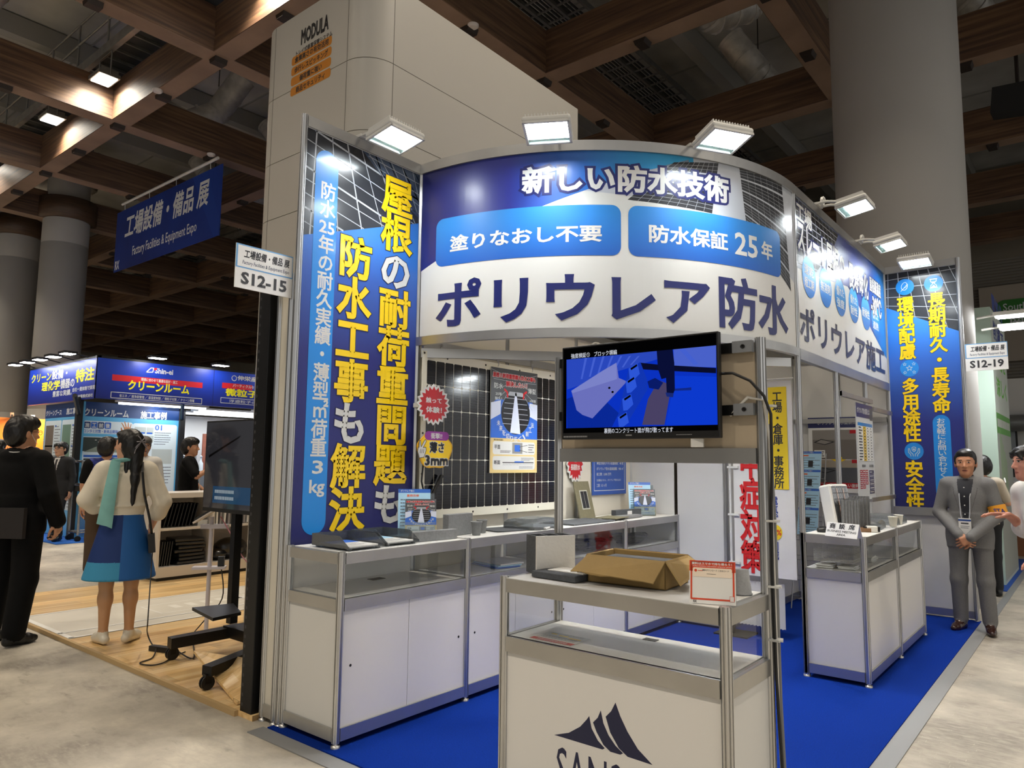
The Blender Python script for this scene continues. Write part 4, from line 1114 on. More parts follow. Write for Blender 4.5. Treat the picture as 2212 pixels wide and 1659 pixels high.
def leaflet_holder(x, y, rz, lab):
    t = thing('leaflet_holder', lab, 'leaflet holder', (x, y, ZT)); R = turn(rz); c = Vector((x, y, ZT))
    B = R @ Matrix.Rotation(math.radians(-14), 3, 'X')      # leans back; front faces local -y
    mb = MB().obox(c + B @ Vector((0, .055, .15)), (.225, .003, .30), B, acr).obox(c + B @ Vector((0, -.015, .05)), (.225, .003, .10), B, acr)
    for s in (-1, 1): mb.obox(c + B @ Vector((s * .112, .02, .05)), (.003, .07, .10), B, acr)
    mb.obox(c + B @ Vector((0, .02, .004)), (.225, .07, .004), B, acr); mb.build('acrylic_shell', t)
    b2 = MB().obox(c + B @ Vector((-.02, .045, .175)), (.21, .006, .30), B, paper)
    P = Print(b2, Face(c + B @ Vector((-.02, .0418, .175)), B @ Vector((1, 0, 0)), B @ Vector((0, 0, 1))))
    P.rect(-.105, -.15, .105, .15, lblue, 1); P.rect(-.105, .125, .105, .15, mblue, 2); P.text('ポリウレア施工', -.09, .130, .0, .146, pw, 3, .01); P.text('屋根改修', -.05, .098, .03, .115, M('print_orange', '#e0683a', .4), 3, .02); P.lines(-.09, -.1, .09, .09, 9, txt, 3, .3, 7)
    tag(b2.build('leaflet'), 'pale blue back leaflet in the holder ' + lab.split('holder ')[1], 'leaflet')
    b3 = MB().obox(c + B @ Vector((.02, .018, .128)), (.20, .010, .25), B, paper)
    P = Print(b3, Face(c + B @ Vector((.02, .0128, .128)), B @ Vector((1, 0, 0)), B @ Vector((0, 0, 1)))); art_roof_poster(P, -.1, -.125, .1, .125)
    tag(b3.build('leaflet'), 'roof leaflets in front in the holder ' + lab.split('holder ')[1], 'leaflet')
leaflet_holder(.27, .78, math.radians(50), 'clear leaflet holder against the tall graphic on the left counter')
leaflet_holder(.33, 3.62, math.radians(38), 'clear leaflet holder at the far end of the left counters')
def bar(name, lab, cat, c, size, rz, mat, bevel=.002, tilt=None):
    R = turn(rz) @ (tilt if tilt else Matrix.Identity(3)); return tag(MB().obox(c, size, R, mat).build(name, bevel=bevel), lab, cat)
bar('foam_beam', 'long grey foam bar lying in front of the first leaflet holder', 'foam bar', (.42, .77, ZT + .03), (.05, .35, .06), -.1, grey)
bar('foam_block', 'upright grey foam block with a slotted end beside the cups', 'foam block', (.31, 1.11, ZT + .07), (.05, .25, .14), .05, grey)
def cup(x, y, lab, mat, z=ZT, flip=False, r=.037, h=.085, name='cup'):
    prof = [(.0, 0), (r * .72, 0), (r, h), (r + .003, h), (r + .003, h + .004), (r - .003, h + .004), (r * .72 - .003, .004), (0, .004)]
    if flip: prof = [(q, h + .004 - zz) for q, zz in prof][::-1]
    return tag(MB().lathe((x, y, z), prof, mat, 28).build(name), lab, 'cup')
cup(.405, 1.19, 'grey coated cup on the left counter nearer the front', grey); cup(.33, 1.33, 'grey coated cup behind its twin on the left counter', grey)
bar('sample_sheet', 'thin grey coated sheet lying flat on the second left counter', 'sample sheet', (.30, 1.62, ZT + .004), (.26, .34, .006), -.2, dgrey, .001)
def dome(x, y, rz, lab, s=1.0, l=.44, w_=.30, h=.075):
    R = turn(rz); c = Vector((x, y, ZT)); rows = []
    for k, (f, zz) in enumerate(((1, 0), (1, .02), (.97, .05), (.80, .068), (.5, .075))):
        rows.append([c + R @ Vector((w_ / 2 * f * a * s, l / 2 * (f if b > 0 else 1 - (1 - f) * .5) * b * s, zz * h / .075)) for (a, b) in ((-1, -.8), (-.8, -1), (.8, -1), (1, -.8), (1, .8), (.8, 1), (-.8, 1), (-1, .8), (-1, -.8))])
    mb = MB().sheet(rows, smoke, False); top = rows[-1][:-1]; mb.add(top, [tuple(range(8))], smoke)
    return tag(mb.build('tray_cover'), lab, 'tray')
dome(.33, 1.90, .2, 'smoked plastic tray turned upside down on the second left counter')
tag(MB().obox((.36, 1.93, ZT + .009), (.22, .30, .012), turn(.35), paper).build('brochure'), 'brochure showing under the upside-down smoked tray', 'brochure')
bar('sample_sheet', 'large thin grey sheet on the left counter behind the tall display post', 'sample sheet', (.33, 2.55, ZT + .006), (.30, .62, .010), .0, dgrey, .001)
olive = M('olive_board', '#6f6a53', .7, noise=(40, .1))
lb = thing('sample_board', 'olive board with a small solar cell leaning against the left wall', 'sample board', (.14, 2.93, ZT))
B = turn(math.pi / 2) @ Matrix.Rotation(math.radians(-14), 3, 'X'); c = Vector((.16, 2.93, ZT))
MB().obox(c + B @ Vector((0, 0, .165)), (.24, .012, .33), B, olive).build('board', lb, bevel=.002)
mb = MB().obox(c + B @ Vector((.0, -.007, .165)), (.12, .003, .17), B, M('cell_edge', '#aeb0a4', .4)); P = Print(mb, Face(c + B @ Vector((0, -.0088, .165)), B @ Vector((1, 0, 0)), B @ Vector((0, 0, 1))))
P.rect(-.05, -.075, -.002, .075, cell_m, 1); P.rect(.002, -.075, .05, .075, cell_m, 1)
for k in range(1, 8): P.rect(-.05, -.075 + .15 * k / 8, .05, -.0745 + .15 * k / 8, fine, 2)
mb.build('solar_cell', lb)
bar('sample_board', 'olive sample board lying flat in front of the leaning solar board', 'sample board', (.36, 3.0, ZT + .018), (.2, .3, .008), .15, olive, .001)
bar('foam_slab', 'flat grey foam slab in front of the long foam beam', 'foam slab', (.36, 3.28, ZT + .013), (.12, .34, .022), .05, grey)
fb = bar('foam_beam', 'long grey foam beam with a white label near the far corner', 'foam bar', (.30, 3.36, ZT + .035), (.05, .42, .065), -.05, dgrey)
l_ = MB().box((.3255, 3.33, ZT + .015), (.3275, 3.41, ZT + .055), paper).build('label', fb); l_['label'] = 'white paper label'
# inside the left counters
cb = MB()
for k in range(3): cb.obox((.30 + .004 * k, 1.52 + .012 * k, ZS + .006 + .010 * k), (.21, .30, .008), turn(math.pi / 2 - .25 + .03 * k), [mblue, lblue, paper][k])
tag(cb.build('catalogue_stack'), 'stack of blue catalogues inside the second left counter', 'catalogues')
cable = M('black_cable', '#141517', .5)
for k, (yy, lab) in enumerate(((2.75, 'coil of black cable inside the third left counter'), (3.45, 'heap of black cable inside the last left counter'))):
    mb = MB(); R = random.Random(k)
    for j in range(5):
        mb.tube([(.27 + (.09 + .012 * j) * math.cos(a), yy + (.16 + .02 * j) * math.sin(a), ZS + .014 + .014 * j + .006 * math.sin(3 * a + j)) for a in [i * .42 for i in range(16)]], .011, cable, 6)
    tag(mb.build('cable_coil'), lab, 'cable')
tag(MB().box((.10, .52, ZS - .002), (.16, .62, ZS + .0015), hole).build('cable_hole'), 'dark cable cut-out in the shelf of the first left counter', 'opening')

# ---- front counter: screen, box, samples ------------------------------------
bb = thing('display_backboard', 'beige board fixed between the two tall posts behind the screen', 'board', (2.15, .38, 1.5))
MB().box((1.676, .376, 1.565), (2.622, .384, 1.995), M('beige_board', '#b9ab95', .55)).build('board', bb)
MB().box((1.676, .362, 1.505), (2.622, .398, 1.567), alud).build('bottom_rail', bb)
for z_ in (1.955, 1.70):
    mb = MB().box((1.676, .352, z_), (2.54, .372, z_ + .042), blackm); mb.build('mounting_bar', bb)
    e = MB().box((2.54, .346, z_ - .002), (2.622, .372, z_ + .046), alu).build('bar_bracket', bb)
    mb = MB().lathe((0, 0, 0), [(.009, 0), (.009, .004), (.004, .004), (.004, .002)], M('bolt', '#2b2b2c', .4, .8), 12); b_ = mb.build('bolt'); b_.rotation_euler.x = math.pi / 2; b_.location = (2.585, .346, z_ + .022); b_.parent = e; b_.matrix_parent_inverse = Matrix.Identity(4)
tv = thing('flat_screen', 'black flat screen playing a blue concrete-block test video', 'screen', (2.12, .3, 1.6))
TX0, TX1, TZ0, TZ1, TY = 1.738, 2.508, 1.607, 2.040, .285
MB().box((TX0, TY, TZ0), (TX1, TY + .03, TZ1), black).box((TX0 + .15, TY + .03, TZ0 + .08), (TX1 - .15, TY + .068, TZ1 - .06), black).build('casing', tv, bevel=.004)
FT = FY(TY - .0005); q = FT.px; Z7 = lambda x, y: q(1180 + x / 3.95, 700 + y / 3.95)
mb = MB(); P = Print(mb, FT); 
sb = glow('screen_black', '#050506', .6)
P.rect(TX0 + .008, TZ0 + .03, TX1 - .008, TZ1 - .008, sb, 0)
G = lambda n_, c_, s_=1.0: glow('screen_' + n_, c_, s_)
A_, B_, C_, D_ = Z7(160, 310), Z7(1437, 178), Z7(1475, 852), Z7(185, 895)
lo = (A_[0] + D_[0]) / 2, (D_[1] + C_[1]) / 2; hi = (B_[0] + C_[0]) / 2, (A_[1] + B_[1]) / 2
def cl(p): return (min(max(p[0], lo[0]), hi[0]), min(max(p[1], lo[1]), hi[1]))
def scr(pts, mat, l): P.poly([cl(Z7(*p)) for p in pts], mat, l)
P.rect(*lo, *hi, G('blue', '#0b34c8'), 1)
scr([(150, 300), (950, 200), (950, 300), (620, 400), (180, 560)], G('tarp', '#2c4bc4'), 2)
for k in range(7): scr([(330 + 75 * k, 275), (350 + 75 * k, 270), (310 + 70 * k, 470 - 20 * k), (295 + 70 * k, 470 - 20 * k)], G('tarp_fold', '#4764d8'), 3)
scr([(1085, 170), (1450, 170), (1450, 370), (1090, 360)], G('tarp_right', '#4d66d2'), 2)
scr([(1130, 190), (1180, 190), (1300, 340), (1260, 350)], G('tarp_fold', '#4764d8'), 3)
scr([(805, 330), (945, 345), (1450, 375), (1450, 420), (950, 395), (800, 385)], G('dark_band', '#0a0e2c'), 4)
scr([(165, 640), (180, 900), (560, 900), (620, 760), (400, 560)], G('deep', '#0a2a9c'), 2)
scr([(600, 330), (620, 460), (690, 490), (395, 805), (310, 775), (260, 735), (215, 570), (480, 400)], G('sheet', '#6f75c4'), 5)
scr([(600, 330), (480, 400), (215, 570), (225, 590), (605, 470)], G('sheet_hi', '#8088d0'), 6)
for (x_, y_) in ((540, 545), (568, 580)): u, v = Z7(x_, y_); P.ell(u, v, .006, .005, sb, 7)
scr([(705, 380), (805, 325), (860, 470), (865, 560), (680, 870), (640, 875), (610, 800)], G('block_side', '#1338b8'), 6)
for (a_, b_) in (((705, 380), (735, 470)), ((680, 490), (720, 600)), ((650, 640), (690, 735)), ((612, 795), (655, 860))):
    x_, y_ = a_; scr([(x_, y_), (x_ + 75, y_ - 45), (x_ + 95, y_ + 45), (x_ + 45, y_ + 95), (x_ + 10, y_ + 100)], G('block', '#2f5ae0'), 7)
    scr([(x_ + 15, y_ - 2), (x_ + 70, y_ - 38), (x_ + 75, y_ - 22), (x_ + 22, y_ + 14)], sb, 8)
scr([(960, 480), (1070, 520), (1010, 860), (820, 860), (870, 640)], G('floor_brown', '#4c4468'), 5)
scr([(865, 490), (930, 460), (1000, 500), (960, 560), (880, 545)], G('shade_oval', '#0a1c6c'), 6)
scr([(1085, 440), (1460, 450), (1480, 860), (1020, 860), (1080, 560)], G('tarp_floor', '#0d3cd6'), 5)
scr([(945, 215), (1080, 200), (1095, 330), (1100, 560), (1085, 600), (1030, 590), (1025, 460), (985, 470), (955, 380)], G('leg', '#0a1038'), 9)
scr([(1020, 585), (1090, 590), (1085, 625), (1030, 620)], G('boot', '#1a2c78'), 10)
scr([(1095, 552), (1200, 545), (1240, 540), (1240, 565), (1095, 570)], G('hammer', '#122a88'), 9)
sw = G('white', '#dfe3ee')
def st(s_, x0_, x1_, xm, ym, h_): vm = Z7(xm, ym)[1]; P.text(s_, Z7(x0_, ym)[0], vm - h_ / 2, Z7(x1_, ym)[0], vm + h_ / 2, sw, 11, .006)
st('強度検証①', 215, 375, 295, 268, .023); st('ブロック塀編', 412, 606, 510, 248, .023)
st('裏側のコンクリート面が飛び散ってます', 497, 1085, 790, 906, .023)
mb.build('display', tv)
mb = MB(); P = Print(mb, FT, -.0002); P.lines(TX0 + .01, TZ0 + .008, TX0 + .14, TZ0 + .018, 1, M('bezel_print', '#8b8d90', .5), 1, .7, 3)
P.lines(TX0 + .34, TZ0 + .012, TX0 + .37, TZ0 + .02, 1, MATS['bezel_print'], 1, .8, 3); P.lines(TX1 - .19, TZ0 + .012, TX1 - .09, TZ0 + .018, 1, MATS['bezel_print'], 1, .5, 9)
mb.build('bezel_marking', tv)
tag(MB().obox((2.40, .31, 1.588), (.05, .03, .035), turn(.3), white).build('plug_adapter'), 'white plug adapter hanging under the screen', 'adapter')
gcab = M('grey_cable', '#77797a', .5)
mb = MB().tube([(2.50, .33, 1.87), (2.56, .30, 1.865), (2.63, .30, 1.83), (2.675, .32, 1.77), (2.69, .35, 1.70), (2.685, .36, 1.5), (2.675, .37, 1.35), (2.672, .37, 1.1), (2.675, .375, .7), (2.69, .38, .3), (2.695, .39, .03)], .006, cable, 7)
tag(mb.build('power_cable'), 'black cable looping from the screen down the tall right post', 'cable')
mb = MB().tube([(2.52, .36, 1.70), (2.6, .35, 1.77), (2.66, .36, 1.755), (2.668, .385, 1.6), (2.671, .39, 1.1), (2.672, .395, .6), (2.69, .40, .03)], .007, M('white_cable', '#c9c7c0', .5), 7).tube([(2.52, .40, 1.68), (2.66, .41, 1.66), (2.672, .408, 1.3), (2.676, .41, .6), (2.69, .42, .03)], .008, gcab, 7)
tag(mb.build('power_cable'), 'pair of pale cables tied down the tall right post', 'cable')
for k, z_ in enumerate((1.73, 1.28, 1.03, .83)):
    tag(MB().box((2.655, .36, z_), (2.695, .405, z_ + .008), pw).box((2.69, .37, z_ + .001), (2.705, .375, z_ + .007), pw).build('cable_tie'), 'white cable tie round the tall right post', 'cable tie', 'cable ties on the right post')
# concrete-block sample with white coat, and the slab lying by it
cbk = thing('block_sample', 'miniature hollow block, grey with one white coated face, on the front counter', 'sample block', (1.73, .2, ZT))
R = turn(math.radians(-8)); c = Vector((1.69, .215, ZT)); mb = MB()
wcoat = M('white_coat', '#e3e2dd', .6, bump=(60, .25))
mb.obox(c + R @ Vector((0, -.045, .085)), (.26, .012, .17), R, dgrey); mb.obox(c + R @ Vector((0, .045, .085)), (.26, .012, .17), R, dgrey)
for k in range(4): mb.obox(c + R @ Vector((-.124 + .0827 * k, 0, .085)), (.014, .08, .17), R, dgrey)
R2 = turn(math.radians(-8) - math.pi / 2)
mb = MB()
Lb, Wb = .19, .10
cc = Vector((1.72, .22, ZT)); RR = turn(math.radians(62))
for s in (-1, 1): mb.obox(cc + RR @ Vector((0, s * (Wb / 2 - .006), .083)), (Lb, .012, .166), RR, dgrey)
for k in range(4): mb.obox(cc + RR @ Vector((-Lb / 2 + .006 + (Lb - .012) / 3 * k, 0, .083)), (.012, Wb - .024, .166), RR, dgrey)
mb.build('hollow_block', cbk)
MB().obox(cc + RR @ Vector((0, -Wb / 2 - .006, .083)), (Lb, .012, .166), RR, wcoat).build('white_coat', cbk)
sl = thing('slab_sample', 'flat grey slab with white coated top lying beside the cardboard box', 'sample slab', (1.86, .13, ZT))
RS = turn(math.radians(-3)); c = Vector((1.865, .125, ZT))
MB().obox(c + Vector((0, 0, .014)), (.235, .16, .026), RS, dgrey).build('slab', sl, bevel=.003); MB().obox(c + RS @ Vector((.02, .03, .0285)), (.19, .10, .004), RS, wcoat).build('white_coat', sl)
# cardboard box with open flaps
card = M('cardboard', '#a08553', .8, noise=(8, .08), bump=(40, .08)); cardin = M('cardboard_inside', '#8a7144', .85)
bx_ = thing('cardboard_box', 'open brown cardboard box with drooping flaps on the front counter', 'box', (2.14, .22, ZT))
a, b, d = at_z(1270, 1256, ZT), at_z(1438, 1276, ZT), at_z(1495, 1245, ZT); ex_ = (b - a).normalized(); ey_ = Vector((-ex_.y, ex_.x, 0)); Lx, Ly, Hh, T_ = (b - a).length, .235, .112, .005
o_ = a; pt = lambda u, v, z: o_ + ex_ * u + ey_ * v + Vector((0, 0, z))
mb = MB().slab([pt(0, 0, .001), pt(Lx, 0, .001), pt(Lx, Ly, .001), pt(0, Ly, .001)], (0, 0, .004), cardin)
for (p, r_, n_) in (((0, 0), (Lx, 0), ey_), ((0, Ly), (Lx, Ly), -ey_)): mb.slab([pt(*p, .001), pt(*r_, .001), pt(*r_, Hh), pt(*p, Hh)], n_ * T_, card)
for (p, r_, n_) in (((0, 0), (0, Ly), ex_), ((Lx, 0), (Lx, Ly), -ex_)): mb.slab([pt(*p, .001), pt(*r_, .001), pt(*r_, Hh), pt(*p, Hh)], n_ * T_, card)
mb.build('body', bx_)
R_ = random.Random(3)
def flap(nm, P0, P1, P2, P3, jag=False):
    mb = MB(); pts = [P0, P1]
    if jag:
        for i in range(9): pts.append(Vector(P2).lerp(Vector(P3), i / 8) + Vector((0, 0, R_.uniform(-.004, .004))))
    else: pts += [P2, P3]
    n_ = (Vector(P1) - Vector(P0)).cross(Vector(P3) - Vector(P0)).normalized()
    mb.slab(pts, n_ * .004, card); mb.build('flap', bx_)
flap('flap', pt(0, -.001, Hh), pt(Lx, -.001, Hh), pt(Lx - .02, -.075, Hh - .075), pt(-.035, -.085, Hh - .06), True)
flap('flap', pt(0, Ly + .001, Hh), pt(Lx, Ly + .001, Hh), pt(Lx, Ly + .05, Hh - .02), pt(0, Ly + .05, Hh - .02))
flap('flap', pt(Lx + .001, 0, Hh), pt(Lx + .001, Ly, Hh), pt(Lx + .075, Ly, Hh - .04), pt(Lx + .07, -.015, Hh - .085))
flap('flap', pt(-.001, 0, Hh), pt(-.001, Ly, Hh), pt(-.05, Ly - .01, Hh - .075), pt(-.05, 0, Hh - .08))
tag(MB().slab([pt(.02, .02, .02), pt(Lx - .02, .02, .02), pt(Lx - .02, Ly - .02, .02), pt(.02, Ly - .02, .02)], (0, 0, .075), dgrey).build('foam_block'), 'dark grey foam pieces lying inside the cardboard box', 'foam block')
# folded card stand (orange border)
oc = M('card_orange', '#d84a26', .45); cs = thing('card_stand', 'folded white and orange card asking visitors to take home leaflets', 'card', (2.58, .03, ZT))
a, b = at_z(1489, 1302, ZT), at_z(1590, 1309, ZT); ex_ = (b - a).normalized(); ey_ = Vector((-ex_.y, ex_.x, 0)); w_ = (b - a).length; hh = .15
vv = (Vector((0, 0, 1)) * math.cos(.26) + ey_ * math.sin(.26))
FC = Face(a, ex_, vv); mb = MB().slab([a, b, b + vv * hh, a + vv * hh], -FC.N * .002, paper)
P = Print(mb, FC, .0004); P.rect(.0, hh * .75, w_, hh, oc, 1); P.frame(.007, .016, w_ - .007, hh - .006, .006, oc, 1); P.rr(.012, hh * .62, w_ - .012, hh * .835, .005, M('card_cream', '#f3e3cf', .5), 2)
P.text('資料はスマホで持ち帰ろう！', .008, hh * .90, w_ - .012, hh * .965, paper, 3, .02); P.text('Collect Exhibitor Information using your phone!', .012, hh * .85, w_ - .012, hh * .885, paper, 3, .005)
P.text('資料ダウンロード 二次元コード', .045, hh * .755, w_ - .022, hh * .80, ink, 3, .01); P.ell(.022, hh * .765, .005, .005, oc, 3); P.lines(.03, hh * .75, .046, hh * .775, 1, oc, 3, .7, 1)
P.lines(w_ * .38, hh * .685, w_ * .58, hh * .70, 1, ink, 3, .7, 2); P.text('RX', .014, .003, .026, .012, ink, 3, .02); P.rr(w_ - .02, .012, w_ - .006, .03, .002, paper, 3); P.frame(w_ - .02, .012, w_ - .006, .03, .001, oc, 4)
mb.build('front_leaf', cs); tp = a + vv * hh; t2_ = b + vv * hh
ft = a + ey_ * .085; MB().slab([tp, t2_, b + ey_ * .085, ft], FC.N * -.002, paper).build('back_leaf', cs)
p_ = at_z(1603, 1283, ZT); cup(p_.x, p_.y, 'grey coated cup upside down at the right end of the front counter', grey, flip=True, r=.036, h=.088)
bar('foam_block', 'small grey foam block behind the folded orange card', 'foam block', (2.50, .20, ZT + .055), (.085, .05, .11), .1, dgrey)
fl = MB().obox((1.875, .08, ZS + .001), (.21, .15, .002), turn(.0), paper); P = Print(fl, Face((1.77, .005, ZS + .0022), (1, 0, 0), (0, 1, 0)))
P.rect(0, .0, .21, .035, red, 1); P.rect(.0, .04, .21, .15, M('flyer_grey', '#c3c6c4', .5), 1)
for (u, v, w2) in ((.03, .115, .03), (.075, .105, .05), (.135, .09, .06)): P.rect(u, v, u + w2, v + .014, yel, 2)
P.lines(.02, .12, .19, .145, 2, txt, 2, .3, 3); P.lines(.02, .05, .19, .085, 3, txt, 2, .4, 4); P.lines(.03, .008, .18, .028, 2, pw, 2, .5, 6)
tag(fl.build('flyer'), 'flyer with red and yellow bands inside the front counter', 'flyer')
tag(MB().box((2.14, .305, ZS - .002), (2.20, .34, ZS + .0012), hole).build('cable_hole'), 'dark rectangular cable hole in the shelf of the front counter', 'opening')

# ---- right counter tops --------------------------------------------------------
post(1.98, 3.96, ZF - .08, 'slim post in the middle under the straight sign, behind the heater'); post(1.98, 4.95, ZF - .08, 'slim post under the far part of the straight sign')
p = at_z(1800, 1140, ZT); ht = thing('quartz_heater', 'white box heater with wire grille tilted on the right counter', 'heater', (2.10, 3.45, ZT))
Rh = turn(math.radians(-25)) @ Matrix.Rotation(math.radians(-11), 3, 'Y'); hc = Vector((2.10, 3.50, ZT + .012)); hw = M('heater_white', '#dcdbd5', .4)
MB().obox(hc + Rh @ Vector((0, 0, .165)), (.11, .20, .33), Rh, hw).build('body', ht, bevel=.015)
Fh = Face(hc + Rh @ Vector((.0552, 0, .165)), Rh @ Vector((0, 1, 0)), Rh @ Vector((0, 0, 1)))
mb = MB(); P = Print(mb, Fh, .0003); P.rr(-.085, -.15, .085, .15, .012, M('heater_reflector', '#b5b6b8', .2, .9), 0)
mb.build('reflector', ht)
mb = MB()
for k in range(17): mb.tube([Fh.pos(-.08 + .01 * k, -.145, .006), Fh.pos(-.08 + .01 * k, .145, .006)], .0014, M('chrome_wire', '#c9cacb', .15, 1), 4)
for k in range(7): mb.tube([Fh.pos(-.085, -.14 + .0467 * k, .009), Fh.pos(.085, -.14 + .0467 * k, .009)], .0014, MATS['chrome_wire'], 4)
mb.build('grille', ht)
mb = MB()
for s in (-.035, .035): mb.tube([Fh.pos(s, -.13, .003), Fh.pos(s, .13, .003)], .005, M('quartz', '#d8b7a8', .2), 8)
mb.build('quartz_tube', ht)
MB().obox((2.09, 3.5, ZT + .006), (.24, .16, .012), turn(math.radians(-25)), black).build('foot', ht)
for k in range(4):
    R = turn(math.radians(20)); c = Vector((2.195 + .018 * k, 3.40 + .035 * k, ZT + .15 - .012 * (k % 2)))
    pts = []
    t = MB(); Np = 26
    for i in range(Np + 1): pts.append((-.06 + .12 * i / Np, .009 * math.sin(i * 1.4)))
    rows = [[c + R @ Vector((x_, y_, z_ - .15 + .012 * (k % 2) + .028)) for (x_, y_) in pts] for z_ in (0, .20 + .01 * k)]; rows2 = [[p_ + R @ Vector((0, .006, 0)) for p_ in r_] for r_ in rows]
    t.sheet(rows, grey); t.sheet([r_[::-1] for r_ in rows2], grey); t.sheet([rows[1], rows2[1]], grey); t.sheet([rows2[0], rows[0]], grey)
    for e in (0, -1): t.add([rows[0][e], rows[1][e], rows2[1][e], rows2[0][e]], [(0, 1, 2, 3)], grey)
    tag(t.build('corrugated_sample'), 'corrugated grey roof-sheet sample, %s in the wooden stand on the right counter' % ('front', 'second', 'third', 'rearmost')[k], 'roof sample')
bar('wooden_stand', 'small brown wooden block holding the corrugated samples', 'stand', (2.23, 3.45, ZT + .014), (.17, .17, .028), math.radians(20), M('wood_block', '#7a5a3d', .6))
FM = FY(0); bs = thing('table_sign', 'white folded table sign reading BUSINESS MEETING AREA', 'sign', (2.27, 2.86, ZT))
a, b = at_z(1782, 1157, ZT), at_z(1851, 1165, ZT); ex_ = (b - a).normalized(); ey_ = Vector((-ex_.y, ex_.x, 0)); w_ = (b - a).length; hh = .10
vv = (Vector((0, 0, 1)) * math.cos(.3) + ey_ * math.sin(.3)); FB = Face(a, ex_, vv)
mb = MB().slab([a, b, b + vv * hh, a + vv * hh], -FB.N * .002, paper); P = Print(mb, FB, .0003)
for i, ch in enumerate('商談席'): P.text(ch, w_ * (.10 + .30 * i), hh * .56, w_ * (.29 + .30 * i), hh * .95, ink, 1, .03)
P.text('BUSINESS MEETING', w_ * .05, hh * .32, w_ * .95, hh * .47, ink, 1, .02); P.text('AREA', w_ * .36, hh * .10, w_ * .64, hh * .25, ink, 1, .02)
mb.build('front_leaf', bs); MB().slab([a + vv * hh, b + vv * hh, b + ey_ * .06, a + ey_ * .06], FB.N * -.002, paper).build('back_leaf', bs)
c = thing('tape_dispenser', 'small white box with black ends on the right counter', 'dispenser', (2.33, 3.43, ZT)); R = turn(math.radians(25))
MB().obox((2.335, 3.43, ZT + .022), (.075, .05, .044), R, hw).build('body', c, bevel=.006)
for s in (-1, 1): MB().obox(Vector((2.335, 3.43, ZT + .022)) + R @ Vector((s * .045, 0, 0)), (.018, .048, .038), R, black).build('end_cap', c, bevel=.004)
dome(2.21, 3.80, .1, 'smoked clear tray upside down on the near right counter', .9, .40, .28, .065); dome(2.20, 4.42, .0, 'smoked clear tray upside down on the far right counter', 1.0, .48, .30, .075)
cupw = M('paper_cup', '#ebe9df', .55); cup(2.345, 4.10, 'white paper cup between the two smoked trays', cupw, r=.035, h=.075, name='paper_cup'); cup(2.335, 4.36, 'white paper cup beside the far smoked tray', cupw, r=.035, h=.075, name='paper_cup')
tag(MB().lathe((2.06, 3.15, ZT), [(.03, 0), (.035, .01), (.03, .03), (0, .032)], black, 16).build('black_puck'), 'small black round object behind the folded meeting sign', 'object')
def wire_tray(z_, lab):
    t = MB(); x0_, x1_, y0_, y1_ = 2.03, 2.30, 3.04, 3.38; wm = M('tray_wire', '#d2d1ca', .4, .4)
    for k in range(22): t.box((x0_ + (x1_ - x0_) * k / 21 - .001, y0_, z_), (x0_ + (x1_ - x0_) * k / 21 + .001, y0_ + .002, z_ + .06), wm); t.box((x0_ + (x1_ - x0_) * k / 21 - .001, y0_, z_), (x0_ + (x1_ - x0_) * k / 21 + .001, y1_, z_ + .002), wm)
    for k in range(24): 
        for xx in (x0_, x1_): t.box((xx - .001, y0_ + (y1_ - y0_) * k / 23 - .001, z_), (xx + .001, y0_ + (y1_ - y0_) * k / 23 + .001, z_ + .06), wm)
    for zz in (0, .012, .024, .036, .048, .06):
        t.box((x0_, y0_, z_ + zz - .001), (x1_, y0_ + .003, z_ + zz + .001), wm)
        for xx in (x0_, x1_): t.box((xx - .0015, y0_, z_ + zz - .001), (xx + .0015, y1_, z_ + zz + .001), wm)
    t.box((x0_, y1_ - .004, z_), (x1_, y1_, z_ + .06), wm)
    return tag(t.build('wire_letter_tray'), lab, 'letter tray')
wire_tray(ZS + .05, 'lower wire letter tray inside the near right counter'); wire_tray(ZS + .118, 'upper wire letter tray inside the near right counter')
for k, (x_, y_, n_, lab) in enumerate(((2.10, 3.10, 4, 'pile of white paper under the wire letter trays, left'), (2.24, 3.13, 3, 'pile of white paper under the wire letter trays, right'), (2.24, 3.66, 6, 'loose pile of white leaflets beside the wire letter trays'))):
    t = MB()
    for j in range(n_): t.obox((x_ + .004 * math.sin(j * 2 + k), y_ + .006 * math.cos(j * 3), ZS + .004 + .007 * j), (.11, .16, .006), turn(.1 * math.sin(j + k)), paper)
    tag(t.build('paper_pile'), lab, 'paper')
tag(MB().obox((2.19, 3.2, ZS + .056 + .008), (.2, .28, .008), turn(0), paper).build('paper_pile'), 'white sheets lying in the lower wire letter tray', 'paper')

# comparison chart, roof poster, rails on the right side
F = FX(2.012); u0, v0 = F.px(1844, 1078); u1, v1 = F.px(1884, 876); u0, u1, v0, v1 = 4.46, 5.06, 1.19, 2.06
chart = thing('chart_board', 'tall comparison chart board hanging behind the right counter', 'chart', (2.0, 4.75, v0))
mb = MB().box((2.003, u0, v0), (2.0115, u1, v1), M('chart_grey', '#c3c6c8', .5)); P = Print(mb, F)
X = lambda s: u0 + (u1 - u0) * s
Y = lambda t: v0 + (v1 - v0) * t
P.rect(X(0), Y(.855), X(1), Y(1), navy, 1); P.text('ポリウレア防水塗装とは', X(.06), Y(.895), X(.80), Y(.96), pw, 2, .02); P.rect(X(.8), Y(.84), X(.98), Y(.97), slate_p, 2)
P.rect(X(.06), Y(.40), X(.94), Y(.80), paper, 1); P.rect(X(.06), Y(.765), X(.94), Y(.80), sky, 2); P.rect(X(.36), Y(.40), X(.54), Y(.765), yel, 2)
